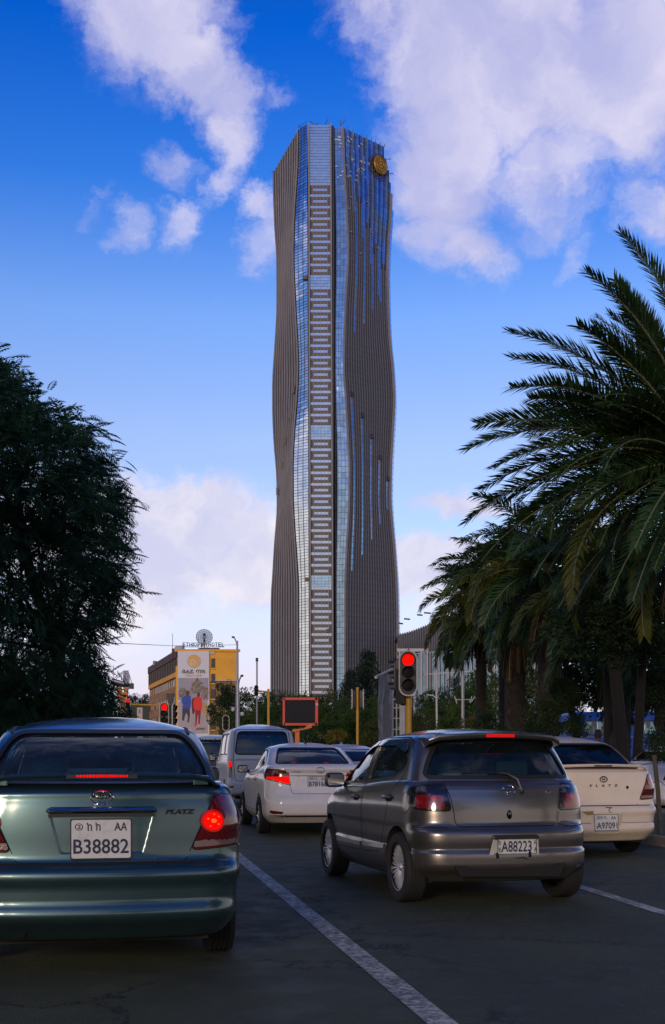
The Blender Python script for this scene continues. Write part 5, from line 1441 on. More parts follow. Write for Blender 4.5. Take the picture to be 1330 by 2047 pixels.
# right face: ribs, brown bays and the two ladders of blue strips
NB = 20
nR, sR = nrm2(corner('D', 100), corner('E', 100))
def ztop(t):   # the corner of the crown is cut away
    return TH if t < .86 else TH - (t - .86) / .14 * 11.5
def rowz(z, t): return YH - (z - CH) * F / lerp(396.5, 411, t)
def is_blue(k, z):
    t = (k + .5) / NB; py = rowz(z, t); j = k // 4; q = k % 4
    top = 349 + 46 * j
    if j > 4: return False
    if q == 0 and py < 691 - 23 * j: return True
    if q in (1, 2) and py < top: return True
    if q == 3 and py < top + 70 + 10 * j: return True
    if q == 2 and (788 + 42 * j) < py < (1143 - 31 * j): return True
    return False
for k in range(NB):
    t0, t1 = k / NB, (k + 1) / NB
    zs = [z for z in ZS if z <= ztop(t1) + .5]
    o = tbuild(strip(lambda z: corner('D', z).lerp(corner('E', z), t0), lambda z: corner('D', z).lerp(corner('E', z), t1), zs, mi=lambda z: 1 if is_blue(k, z) else 0), 'facade_bay', [M_BROWN, M_GL_BLUE])
    # dark reveal where a blue strip begins
    j, q = k // 4, k % 4
    if q == 2 and j < 5:
        z = CH + (YH - (788 + 42 * j)) / F * lerp(396.5, 411, (t0 + t1) / 2)
        p = corner('D', z).lerp(corner('E', z), (t0 + t1) / 2) + nR * .35
        tbuild(MB().box(p, (.9, .5, 1.6), rot=math.atan2(sR.y, sR.x)), 'hatch', M_GL_DARK)
M_RIBR = mat('grey brown rib', (.165, .166, .195), .55, .2)
for i in range(NB + 1):
    t = i / NB
    zs = [z for z in ZS[::2] if z <= ztop(t)]
    edge = i in (0, NB)
    # ribs are slimmer over the all-glass crown
    mb = MB(); 
    zl = [z for z in zs if not (is_blue(min(i, NB - 1), z) and is_blue(max(i - 1, 0), z))] if not edge else zs
    if len(zl) < 2: zl = zs[:2]
    g = fin(lambda z: corner('D', z).lerp(corner('E', z), t), nR, sR, .5 if edge else .20, .8 if i == NB else (.5 if edge else .26), zl)
    tbuild(g, 'rib', M_CONC if edge else M_RIBR, 30)
    if not edge and zs[-1] > zl[-1] + 4:
        zt = [z for z in zs if z >= zl[-1]]
        tbuild(fin(lambda z: corner('D', z).lerp(corner('E', z), t), nR, sR, .25, .12, zt), 'slim_mullion', M_MULLD if i % 2 else mat('blue grey mullion', (.16, .2, .28), .5), 30)
# outer blue edge seen beside the right rib, and the hidden back
BK = [Vector((16, 452, 0)), Vector((-12, 462, 0))]
def back(a, b, n_): 
    tbuild(strip(a, b, [z for z in ZS[::4] if z < TH - 12]), n_, M_BROWN)
tbuild(strip(lambda z: corner('E', z), lambda z: corner('E', z) + Vector((2.2 + .1, 9, 0)) * .6, [z for z in ZS[::4] if z < 196]), 'corner_facet', M_GL_BLUE)
back(lambda z: corner('E', z) + Vector((1.38, 5.4, 0)), lambda z: Vector((14, 452, z)), 'rear_facade')
back(lambda z: Vector((14, 452, z)), lambda z: Vector((-13, 462, z)), 'rear_facade'); back(lambda z: Vector((-13, 462, z)), lambda z: corner('A', z), 'rear_facade')
zr = TH - 13
RY = Vector((0, 1.6, 0))
tbuild(MB().prism([tuple((corner('A', zr) + RY)[:2]), tuple((corner('B', zr) + RY)[:2]), tuple((corner('C', zr) + RY)[:2]), tuple((corner('G', zr) + RY)[:2]), tuple((R2(zr) + RY)[:2]), tuple((corner('D', zr) + RY)[:2]), tuple((corner('D', zr).lerp(corner('E', zr), .84) + RY)[:2]), (14, 452), (-13, 462)], zr - 1, zr), 'roof', M_BROWN, fix=True)
# crown lattice, pale specks behind the crown glass
mb = MB()
for k in range(26):
    t = rnd.uniform(.05, .85); z = rnd.uniform(TH - 16, TH - 1.5)
    p = corner('D', z).lerp(corner('E', z), t) + nR * .12
    mb.box(p, (rnd.uniform(.5, 1.3), .1, rnd.uniform(.3, .7)), rot=math.atan2(sR.y, sR.x))
for k in range(12):
    t = rnd.uniform(.1, .9); z = rnd.uniform(TH - 17, TH - 1.5); p = R2(z).lerp(corner('D', z), t) + nR2 * .12
    mb.box(p, (rnd.uniform(.4, 1.0), .1, rnd.uniform(.3, .6)), rot=math.atan2(sR2.y, sR2.x))
o = tbuild(mb, 'crown_panels', mat('pale crown panel', (.45, .5, .58), .4)); o['kind'] = 'stuff'
for (t, py) in ((.10, 400), (.05, 425), (.08, 470), (.48, 395), (.55, 448), (.60, 452), (.74, 478), (.3, 505)):
    z = CH + (YH - py) / F * 400; p = corner('D', z).lerp(corner('E', z), t) + nR * .3
    tbuild(MB().box(p, (.7, .2, .45), rot=math.atan2(sR.y, sR.x)), 'open_vent', M_MULL)
# emblem: gilded disc in a round lattice
tc_ = .735; zc_ = CH + (YH - 333) / F * 407.5
pc = corner('D', zc_).lerp(corner('E', zc_), tc_) + nR * 1.2
EM = Matrix.Translation(pc - TO) @ Matrix(((sR.x, 0, nR.x, 0), (sR.y, 0, nR.y, 0), (0, 1, 0, 0), (0, 0, 0, 1)))
mb = MB().lathe([(0, 0), (3.0, 0), (3.1, -.1), (3.1, -.5), (0, -.5)], 40, EM)
emb = mb.build('emblem_disc', M_GOLD, tower, 40, fix=True)
mb = MB()
for r0 in (2.75, 2.2, 1.1):
    n = 36
    mb.tube([(EM @ Vector((r0 * math.cos(2 * math.pi * k / n), r0 * math.sin(2 * math.pi * k / n), .1))) for k in range(n + 1)], .10, 5, caps=False)
for k in range(14):
    a = 2 * math.pi * k / 14; mb.tube([EM @ Vector((1.15 * math.cos(a), 1.15 * math.sin(a), .1)), EM @ Vector((2.15 * math.cos(a), 2.15 * math.sin(a), .1))], .09, 5)
mb.tube([EM @ Vector((-.7, 0, .1)), EM @ Vector((.7, 0, .1))], .12, 5)
mb.build('emblem_relief', mat('dark gold relief', (.30, .15, .02), .4, .6), emb, 40, fix=True)
mb = MB()
for k in range(18):
    a = 2 * math.pi * k / 18
    mb.tube([EM @ Vector((2.9 * math.cos(a), 2.9 * math.sin(a), -.5)), EM @ Vector((4.5 * math.cos(a) , 4.3 * math.sin(a) - .5, -.9))], .09, 5)
for r0 in (3.6, 4.4):
    mb.tube([(EM @ Vector((r0 * math.cos(2 * math.pi * k / 30), r0 * math.sin(2 * math.pi * k / 30) - .4, -.8))) for k in range(31)], .09, 5, caps=False)
mb.build('emblem_frame', mat('brown steel lattice', (.09, .06, .05), .6), tower, None, fix=True)
# roof masts and cleaning gear
def mast(px, dpx, py0, py1, d=398):
    tbuild(MB().tube([at(px, py0, d), at(px + dpx, py1, d)], .16, 6), 'roof_mast', mat('steel mast', (.08, .10, .14), .5))
for a in ((604, -7, 260, 250), (606, -3, 261, 254), (627, -7, 249, 242), (630, 6, 250, 247), (650, 6, 249, 238), (681, -1, 250, 240), (682, 8, 250, 240)): mast(*a)
for k in range(9): 
    t = .12 + k * .095
    p = corner('D', TH).lerp(corner('E', TH), t); tbuild(MB().tube([p, p + Vector((0, 0, 1.1))], .12, 5), 'roof_mast', MATS['steel mast'])
for (px, py) in ((783, 347), (778, 318), (547, 343)):
    tbuild(MB().tube([at(px - 4, py, 412), at(px + 4, py, 412)], .12, 5), 'roof_mast', MATS['steel mast'])

# ------------------------------------------------------------------ ribbed annex building at the tower's foot
annex = empty('annex_building', (at(900, 1512, 375).x, 375, 0), 0, 'low grey ribbed annex building with white mullions behind the palms', 'building')
AO = annex.location.copy()
def abuild(mb, name, m, **k):
    mb.v = [tuple(Vector(v) - AO) for v in mb.v]; return mb.build(name, m, annex, **k)
M_AGREY = mat('annex grey cladding', (.15, .15, .165), .55, .2, var=.1, vscale=.2)
M_AGLASS = mat('annex glass', (.16, .24, .32), .1, .85, var=.25, vscale=.15)
M_AWHITE = mat('annex white mullion', (.46, .44, .44), .6)
pl = []
for k in range(34):
    t = k / 33; pl.append(Vector((gx(798 + 300 * t, 382 - 30 * t + 0), 388 - 38 * math.sin(t * 1.3), 0)))
zt = lambda t: 40.5 + 3.2 * sm(t * 3) 
mb = MB()
for k in range(33):
    a, b = pl[k], pl[k + 1]; t = k / 33
    abuild(MB().add([a + Vector((0, 0, 0)), b, b + Vector((0, 0, 33)), a + Vector((0, 0, 33))], [(0, 1, 2, 3)]) or MB(), 'x', None) if False else None
gl = MB(); up = MB()
gl.add([p for q in pl for p in (q, q + Vector((0, 0, 34)))], [(i * 2, i * 2 + 2, i * 2 + 3, i * 2 + 1) for i in range(33)])
abuild(gl, 'glass_wall', M_AGLASS)
up.add([p for i, q in enumerate(pl) for p in (q + Vector((0, -.8, 34)), q + Vector((0, -.8 - .9 * (i % 2) * 0, zt(i / 33))), q + Vector((0, 40, zt(i / 33))))], [(i * 3, i * 3 + 3, i * 3 + 4, i * 3 + 1) for i in range(33)] + [(i * 3 + 1, i * 3 + 4, i * 3 + 5, i * 3 + 2) for i in range(33)])
abuild(up, 'upper_wall', M_AGREY)
for k in range(0, 68):
    t = k / 67; i = min(32, int(t * 33)); p = pl[i].lerp(pl[i + 1], t * 33 - i)
    abuild(MB().tube([p + Vector((0, -1.0, 34)), p + Vector((0, -1.5, 37.0)), p + Vector((0, -1.0, zt(t) + .3))], .22, 4), 'wall_rib', M_AGREY)
    if k % 2 == 0: abuild(MB().bx(p.x - .13, p.x + .13, p.y - .5, p.y, 0, 34), 'white_mullion', M_AWHITE)
for z in (7.5, 14, 20.5, 27):
    mb = MB()
    for i in range(33):
        a, b = pl[i], pl[i + 1]; mb.add([a + Vector((0, -.3, z)), b + Vector((0, -.3, z)), b + Vector((0, -.3, z + .35)), a + Vector((0, -.3, z + .35))], [(0, 1, 2, 3)])
    abuild(mb, 'floor_edge', M_AWHITE)
abuild(MB().bx(gx(794, 378), gx(856, 378), 377, 378.5, gz(1303, 378), gz(1297, 378)), 'white_beam', M_AWHITE)
for px in (799, 812, 828, 842, 854): abuild(MB().bx(gx(px, 378) - .22, gx(px, 378) + .22, 377.2, 378.2, 0, gz(1303, 378)), 'white_column', M_AWHITE)
for (x0, x1, y) in ((808, 820, 1237), (834, 845, 1229), (848, 862, 1225), (798, 806, 1246)): abuild(MB().tube([at(x0, y, 384), at(x1, y + 1, 384)], .25, 5), 'roof_crane', M_GL_DARK)

# ================================================================== HOTEL
M_OCHRE = mat('ochre render', (.78, .38, .045), .8, var=.10, vscale=.3, dark=(.38, .2, .05), dscale=.25, damt=.35)
M_HBRICK = mat('weathered brown panels', (.34, .20, .10), .85, var=.25, vscale=.5, dark=(.09, .06, .04), dscale=.4, damt=.6)
M_HSTAIN = mat('stained concrete', (.30, .185, .085), .9, var=.3, vscale=.35, dark=(.10, .07, .045), dscale=.3, damt=.8)
M_MAROON = mat('maroon roof edge', (.075, .028, .022), .7, var=.2, vscale=.4)
M_WINDARK = mat('dark window', (.03, .035, .04), .15, .3)
M_WINPALE = mat('curtained window', (.42, .42, .44), .4, var=.35, vscale=.4)
M_FRAME = mat('brown window frame', (.07, .045, .03), .6)
HDp = 250.0
hx0, hx1 = gx(357, HDp), gx(477.5, HDp)
hotel = empty('hotel_building', (hx0, HDp, 0), 0, 'five-storey ochre and brown hotel building with a rooftop dish and a printed banner', 'building')
HO = hotel.location.copy()
HT = gz(1303, HDp)
fl = gx(299.6, 300) ; LV = Vector((gx(299.6, 300) - hx0, 50, 0)); LLn = LV.length; LV.normalize(); LN = Vector((-LV.y, LV.x, 0)) * 1.0
if LN.y > 0 or LN.x > 0: LN = Vector((LV.y, -LV.x, 0)) if LV.y < 0 else Vector((-LV.y, LV.x, 0))
LANG = math.atan2(LV.y, LV.x)
def hb(mb, name, m, **k): return mb.build(name, m, hotel, **k)
W = hx1 - hx0
# main volumes
poly = [(0, 0), (W, 0), (gx(472, 268) - hx0, 18), (gx(440, 302) - hx0, 52), tuple((LV * LLn)[:2])]
hb(MB().prism(poly, 0, HT - .6), 'walls', M_HSTAIN, fix=True)
hb(MB().bx(gx(421, HDp) - hx0, W, -.25, -.01, gz(1361, HDp), HT), 'ochre_wall_panel', M_OCHRE)
hb(MB().bx(gx(414.5, HDp) - hx0, gx(421, HDp) - hx0, -.45, -.01, 0, HT), 'ochre_pier', M_OCHRE)
hb(MB().bx(-.5, .5, -.5, -.02, 0, HT - 3), 'ochre_pier', M_OCHRE)
hb(MB().bx(gx(421, HDp) - hx0, W + .1, -.40, -.26, gz(1361.5, HDp), gz(1360, HDp)), 'ledge', M_AWHITE)
hb(MB().bx(-.8, W + .3, -.6, .3, HT, HT + .5), 'parapet', M_OCHRE)
for py in (1313.5, 1344, 1375, 1406, 1437, 1466):
    x0, x1 = gx(423, HDp) - hx0, gx(430.5, HDp) - hx0; z0, z1 = gz(py + 22, HDp), gz(py + 3, HDp)
    wn_ = hb(MB().bx(x0, x1, -.42, -.20, z0, z1), 'window', M_FRAME)
    for i in range(2):
        for j in range(2):
            a = x0 + .07 + (x1 - x0 - .07) * i / 2; b = z0 + .08 + (z1 - z0 - .08) * j / 2
            MB().bx(a, a + (x1 - x0) / 2 - .12, -.45, -.421, b, b + (z1 - z0) / 2 - .14).build('pane', M_WINDARK, wn_)
    hb(MB().bx(x0 - .1, x1 + .1, -.5, -.2, z0 - .25, z0), 'sill', M_OCHRE)
# left wing facade, local axis along the wall
lef = lambda s_, o_, z: (LV * s_ + LN * o_ + Vector((0, 0, z)))
def lbox(s0, s1, o0, o1, z0, z1, name, m, parent=None):
    vs = [lef(s_, o_, z) for s_ in (s0, s1) for o_ in (o0, o1) for z in (z0, z1)]
    mb = MB(); mb.add(vs, [(0, 1, 3, 2), (4, 6, 7, 5), (0, 4, 5, 1), (2, 3, 7, 6), (0, 2, 6, 4), (1, 5, 7, 3)])
    return mb.build(name, m, parent or hotel, fix=True)
FH = 30.4 / F * HDp
ZT = HT + .4
lbox(0, LLn, 0, .5, ZT - 1.6, ZT, 'roof_edge', M_MAROON)
zk = ZT - 1.6
lbox(0, LLn, .02, .3, zk - 2.9, zk, 'loggia_shadow', mat('painted loggia shade', (.06, .045, .035), .9))  # dark slab on the wall paints the shade inside the loggia
lbox(0, LLn, .1, .35, zk - 3.9, zk - 2.9, 'ochre_ledge', M_OCHRE)
for i in range(13): lbox(LLn * i / 12 - .15, LLn * i / 12 + .15, .1, .32, zk - 2.9, zk, 'loggia_post', M_HBRICK)
for r_ in range(5):
    z1 = zk - 4.2 - r_ * FH * 1.12
    zs0 = z1 - 1.7
    lbox(0, LLn, .02, .16, zs0 - 1.9, zs0, 'spandrel', M_HBRICK)
    for i in range(14):
        s0 = LLn * (i + .12) / 14; s1 = LLn * (i + .88) / 14
        wn_ = lbox(s0, s1, .02, .10, zs0, z1, 'window', M_FRAME)
        pale = rnd.random() < (.75 if r_ == 0 else .35)
        for h_ in (0, 1):
            a = s0 + .12 + (s1 - s0 - .12) * h_ / 2
            lbox(a, a + (s1 - s0) / 2 - .18, .101, .14, zs0 + .12, z1 - .12, 'pane', M_WINPALE if pale and rnd.random() < .8 else M_WINDARK, wn_)
        lbox(LLn * i / 14 - .14, LLn * i / 14 + .14, .05, .30, zs0 - 1.9, z1, 'facade_rib', M_HBRICK)
# roof block, pipes, tank
hb(MB().bx(gx(336, HDp) - hx0, gx(344, HDp) - hx0, 6, 9, HT, gz(1291, HDp)).bx(gx(340, HDp) - hx0, gx(437, HDp) - hx0, 4, 9, HT - 1, gz(1296, HDp)), 'roof_block', M_MAROON)
hb(MB().prism([(gx(378, HDp) - hx0, HT), (gx(396, HDp) - hx0, gz(1292.5, HDp)), (gx(436, HDp) - hx0, gz(1292.5, HDp)), (gx(436, HDp) - hx0, HT)], -3.6, -3.0, UPRIGHT), 'roof_canopy', M_MAROON, fix=True)
hb(MB().bx(gx(306, 285) - hx0 - 0, gx(313, 285) - hx0, 35, 36, gz(1330, 285), gz(1321, 285)), 'roof_sign_board', M_GL_DARK)
hb(MB().tube([(gx(339, HDp) - hx0, 5, HT), (gx(339, HDp) - hx0, 5, gz(1262, HDp))], .06, 5), 'aerial', M_GL_DARK)
hb(MB().tube([(gx(391, HDp) - hx0, 5, HT), (gx(391, HDp) - hx0, 5, gz(1269, HDp))], .05, 5), 'aerial', M_GL_DARK)
mb = MB()
for k in range(5): mb.tube([(gx(349 + k * 7, HDp) - hx0, 2, HT), (gx(349 + k * 7, HDp) - hx0, 2, gz(1284, HDp))], .05, 4)
for zz_ in (1284, 1291): mb.tube([(gx(347, HDp) - hx0, 2, gz(zz_, HDp)), (gx(381, HDp) - hx0, 2, gz(zz_, HDp))], .05, 4)
hb(mb, 'roof_railing', M_GL_DARK) if False else None
hb(MB().lathe([(0, 0), (1.1, 0), (1.1, .9), (.9, 1.3), (0, 1.4)], 20, Matrix.Translation((gx(352, HDp) - hx0, 6, HT + .4))), 'water_tank', M_AWHITE)
hb(MB().lathe([(0, 0), (gx(672, HDp) - gx(665, HDp), 0)], 24, Matrix.Translation((gx(424, HDp) - hx0 + .1, -.47, gz(1305.5, HDp))) @ YROT @ Matrix.Diagonal((.75, .42, 1, 1))), 'oval_sign', M_AWHITE)
text_obj('oval_sign_text', 'sign', .5, mat('sign red', (.5, .03, .03), .5), hotel, (gx(424, HDp) - hx0, -.50, gz(1305.5, HDp)), width=.55, height=.16) if False else None
# rooftop letters
s_ = empty('roof_sign', (gx(406, HDp), HDp - .6, gz(1289, HDp)), 0, "row of dark capital letters spelling the hotel's name on the hotel roof", 'sign')
txt = 'ETHIOPIA HOTEL'; xw = 84.5; x = 365.5
adv = {'I': .5, ' ': .8}
tot = sum(adv.get(c, 1.0) for c in txt)
for c in txt:
    a = adv.get(c, 1.0) * xw / tot
    if c != ' ': text_obj('letter', c, .9, mat('dark blue letter', (.015, .02, .06), .5), s_, (gx(x + a / 2, HDp) - s_.location.x, 0, 0), width=(a - 1.2) / F * HDp, height=.85, depth=.08, bold=.01)
    x += a
MB().tube([(-4.3, .1, -.5), (4.4, .1, -.5)], .05, 4).build('sign_rail', M_GL_DARK, s_)
# satellite dish
DD = HDp + 5
dish = empty('satellite_dish', (gx(408.5, DD), DD, HT), 0, 'large mesh satellite dish on the hotel roof', 'satellite dish')
dr = 16.2 / F * DD; dc = gz(1275, DD) - HT
DM = Matrix.Translation((0, 0, dc)) @ Matrix.Rotation(R(8), 4, 'Z') @ Matrix.Rotation(R(75), 4, 'X')
mb = MB()
for q in (.25, .5, .75, 1.0):
    mb.tube([DM @ Vector((dr * q * math.cos(2 * math.pi * k / 24), dr * q * math.sin(2 * math.pi * k / 24), .45 * q * q)) for k in range(25)], .035 if q < 1 else .06, 4, caps=False)
for k in range(16):
    a = 2 * math.pi * k / 16; mb.tube([DM @ Vector((dr * q * math.cos(a), dr * q * math.sin(a), .45 * q * q)) for q in (.05, .4, .7, 1.0)], .035, 4)
mb.build('dish_ribs', mat('dish steel', (.12, .12, .13), .5), dish)
m_mesh = glass('dish mesh', (.55, .55, .56), 0.0); 
MB().lathe([(dr * q, .45 * q * q) for q in (0.02, .25, .5, .75, 1.0)], 24, DM).build('dish_mesh', m_mesh, dish)
MB().lathe([(0, 0), (.28, 0), (.28, .6), (0, .6)], 12, Matrix.Translation(DM @ Vector((0, 0, 1.0)) ) ).build('feed_horn', M_GL_DARK, dish)
MB().tube([(0, .3, 0), (0, .3, dc)], .12, 6).tube([(-1, .5, 0), (0, .3, dc)], .07, 5).tube([(1, .5, 0), (0, .3, dc)], .07, 5).build('dish_mount', M_GL_DARK, dish)

# printed banner hung on the hotel's end wall
bn = empty('advertising_banner', (gx(385.5, HDp), HDp - .75, 0), 0, 'tall printed bank banner with an orange sun logo and runners on the hotel wall', 'banner')
BO = bn.location.copy()
def flat(name, pts, off, m, parent=bn):
    mb = MB(); mb.add([at(px, py, HDp - .75 - off) - BO for px, py in pts], [tuple(range(len(pts)))]); return mb.build(name, m, parent)
P_W = mat('banner white', (.62, .60, .66), .6); P_OR = mat('banner orange', (.72, .36, .02), .6); P_GRN = mat('banner dark green', (.02, .07, .03), .6)
MB().prism([(gx(356.5, HDp) - BO.x, 0), (gx(419, HDp) - BO.x, 0), (gx(419, HDp) - BO.x, gz(1302, HDp) - 0), (gx(356.5, HDp) - BO.x, gz(1302, HDp))], 0, .12, Matrix.Translation((0, .12, 0)) @ UPRIGHT).build('banner_sheet', P_W, bn, fix=True)
flat('printed_sky', [(356.5, 1355), (417, 1355), (417, 1400), (356.5, 1400)], .02, mat('print sky', (.33, .31, .36), .7, var=.1, vscale=.2))
def blob(px, py, rx, ry, n=16, j=.2, sd=0):
    r_ = random.Random(sd); return [(px + rx * math.cos(2 * math.pi * k / n) * (1 + r_.uniform(-j, j)), py - ry * math.sin(2 * math.pi * k / n) * (1 + r_.uniform(-j, j))) for k in range(n)]
P_TREE = mat('print tree', (.24, .19, .16), .8, var=.5, vscale=1.6)
flat('printed_tree', blob(394, 1372, 12, 14, 30, .3, 2), .03, P_TREE); flat('printed_tree', blob(366, 1386, 9, 12, 18, .25, 3), .03, P_TREE); flat('printed_tree', blob(410, 1386, 7, 14, 18, .2, 5), .031, P_TREE); flat('printed_tree', blob(376, 1388, 8, 9, 18, .2, 9), .032, P_TREE)
flat('printed_pavement', [(356.5, 1404), (362, 1402), (376, 1396), (415, 1400), (416, 1466), (356.5, 1466)], .04, mat('print pavement', (.40, .33, .34), .7, var=.12, vscale=.8))
flat('printed_kerb', [(401, 1402), (416, 1409), (416, 1440), (404, 1420)], .05, mat('print yellow kerb', (.46, .28, .12), .7))
P_SK = mat('print skin', (.10, .045, .03), .7); P_BL = mat('print blue', (.01, .06, .36), .6); P_RD = mat('print red', (.72, .015, .012), .6); P_GY = mat('print dark grey', (.045, .045, .055), .7); P_DR = mat('print dark red', (.12, .012, .012), .7); P_RD2 = mat('print crimson', (.30, .015, .02), .7)
flat('printed_runner', [(385, 1397), (388, 1394), (390, 1397), (391, 1404), (390, 1420), (388, 1427), (385, 1427), (384, 1418), (383, 1404)], .06, P_DR)
flat('printed_head', blob(375, 1385.5, 3.4, 4.6, 12, .02), .07, P_SK); flat('printed_head', blob(397, 1388, 3.0, 4.4, 12, .02), .07, P_SK)
flat('printed_torso', [(368, 1392), (372, 1389.5), (378, 1389.5), (382, 1393), (382.5, 1402), (381, 1416), (377, 1416.5), (364.5, 1415), (366, 1408), (362.5, 1402), (364, 1395)], .07, P_BL)
flat('printed_torso', [(391, 1393), (395, 1391), (399, 1391), (404, 1396), (404.5, 1405), (403, 1420), (389.5, 1420), (387, 1412), (386, 1404)], .07, P_RD)
flat('printed_legs', [(365, 1415.5), (379.5, 1416.5), (380, 1430), (378, 1444), (375, 1444), (376, 1432), (372.5, 1424), (370, 1431), (368, 1441), (364.5, 1440)], .07, P_GY)
flat('printed_legs', [(390, 1420), (402, 1420), (401, 1432), (399.5, 1448), (396.5, 1448), (397, 1434), (395.5, 1426), (395, 1434), (393, 1449), (390.5, 1449), (391, 1436)], .07, P_RD2)
flat('printed_hand', blob(372.5, 1406.5, 2, 1.8, 10, .05), .08, P_SK)
flat('printed_shoes', [(389, 1448), (393.5, 1448), (392, 1452), (389, 1451)], .08, P_RD); flat('printed_shoes', [(396, 1448), (400, 1448), (399.5, 1453), (396, 1453)], .08, mat('print pink', (.7, .3, .3), .6))
# sun logo: disc with white rays
lc = at(388, 1321.5, HDp - .85) - BO; lr = 13.2 / F * HDp
mb = MB(); mb.lathe([(0, 0), (lr, 0)], 40, Matrix.Translation(lc) @ YROT); mb.build('printed_sun', P_OR, bn, fix=True)
mb = MB()
for k in range(18):
    a = 2 * math.pi * k / 18; c0 = Vector((-.25, -.04, -.30)) + lc
    d = Vector((math.cos(a), 0, math.sin(a))); q = Vector((-d.z, 0, d.x)) * .022; R1 = lr * (.98 + .0 * k) 
    # run each ray to the disc's rim
    o_ = Vector((-.25, 0, -.30)); bb = o_.dot(d); tt = -bb + math.sqrt(max(0, bb * bb - o_.dot(o_) + R1 * R1))
    mb.add([c0 + d * .62 - q, c0 + d * .62 + q, c0 + d * tt + q * 1.5, c0 + d * tt - q * 1.5], [(0, 1, 2, 3)])
mb.lathe([(.50, 0), (.62, 0)], 30, Matrix.Translation(lc + Vector((-.25, -.04, -.3))) @ YROT); mb.lathe([(.26, 0), (.36, 0)], 24, Matrix.Translation(lc + Vector((-.25, -.05, -.3))) @ YROT)
mb.bx(lc.x - .25 - .25, lc.x - .25 + .25, lc.y - .06, lc.y - .05, lc.z - .33, lc.z - .27)
o = mb.build('printed_rays', P_W, bn)
text_obj('printed_text', 'ፀሐይ ባንክ', 1, P_GRN, bn, at(387.5, 1342.5, HDp - .85) - BO, width=46 / F * HDp, height=8.8 / F * HDp, depth=0, bold=.02, shear=.1)
text_obj('printed_text', 'TSEHAY BANK', 1, P_OR, bn, at(387.5, 1350.3, HDp - .85) - BO, width=35 / F * HDp, height=3.8 / F * HDp, depth=0, bold=.02)
text_obj('printed_text', 'ለሁሉ!', 1, P_GRN, bn, at(401, 1456.5, HDp - .9) - BO, width=16 / F * HDp, height=5 / F * HDp, depth=0, bold=.03)

# ================================================================== PLANTS
def leafmat(name, dark, light, scale=.8, trans=.25, rough=.6, warm=None):
    m = bpy.data.materials.new(name); m.use_nodes = True
    t = NT(m.node_tree); b = m.node_tree.nodes['Principled BSDF']
    c = t.new('ShaderNodeTexCoord').outputs['Object']
    n = t.noise(c, scale, 5, .65); n2 = t.noise(c, scale * 9, 3, .6)
    f = t.smooth(t.math('ADD', t.math('MULTIPLY', n.outputs[0], .6), t.math('MULTIPLY', n2.outputs[0], .4)), .36, .64)
    cc = t.mix(f, (*dark, 1), (*light, 1))
    if warm: cc = t.mix(t.math('MULTIPLY', t.smooth(t.noise(c, scale * 1.7, 4, .6).outputs[0], .55, .72), .8), cc, (*warm, 1))
    t.put(b.inputs['Base Color'], cc); b.inputs['Roughness'].default_value = rough; b.inputs['Specular IOR Level'].default_value = .22
    tr = t.new('ShaderNodeBsdfTranslucent', i_Color=cc)
    mx = t.new('ShaderNodeMixShader', i_0=trans, i_1=b.outputs[0], i_2=tr.outputs[0])
    t.l.new(mx.outputs[0], m.node_tree.nodes['Material Output'].inputs['Surface'])
    return m
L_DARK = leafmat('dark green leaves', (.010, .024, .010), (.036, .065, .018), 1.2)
L_MID = leafmat('mid green leaves', (.018, .045, .008), (.075, .12, .018), .35, warm=(.11, .10, .015))
L_OLIVE = leafmat('olive leaves', (.026, .042, .010), (.09, .10, .018), .4, warm=(.12, .085, .015))
L_YEL = leafmat('yellow green leaves', (.09, .085, .012), (.26, .19, .02), .8)
L_CON = leafmat('blue green needles', (.010, .024, .018), (.028, .052, .026), .5)
L_FEA = leafmat('feathery dark leaves', (.012, .040, .024), (.034, .090, .036), .5, .35, .75)
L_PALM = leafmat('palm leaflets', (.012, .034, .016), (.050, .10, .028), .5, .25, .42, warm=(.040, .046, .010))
L_PALMM = leafmat('palm leaflets painted sunlit', (.018, .046, .010), (.080, .12, .02), .5, .3, .5, warm=(.09, .08, .015))  # lighter copy of the palm green, with sunlight put into the colour
L_PALMY = leafmat('yellowing palm leaflets', (.034, .054, .010), (.13, .13, .02), .9, .35, .5)
L_DRY = leafmat('dry fronds', (.035, .024, .012), (.10, .07, .03), 1.2, .1, .8)
M_BARK = mat('dark bark', (.006, .005, .004), .95, var=.4, vscale=3, bump=.03, bscale=7)
M_PBARK = mat('palm trunk bark', (.022, .017, .012), .95, var=.5, vscale=5, bump=.04, bscale=9)
M_RACH = mat('palm midrib', (.13, .14, .07), .5)

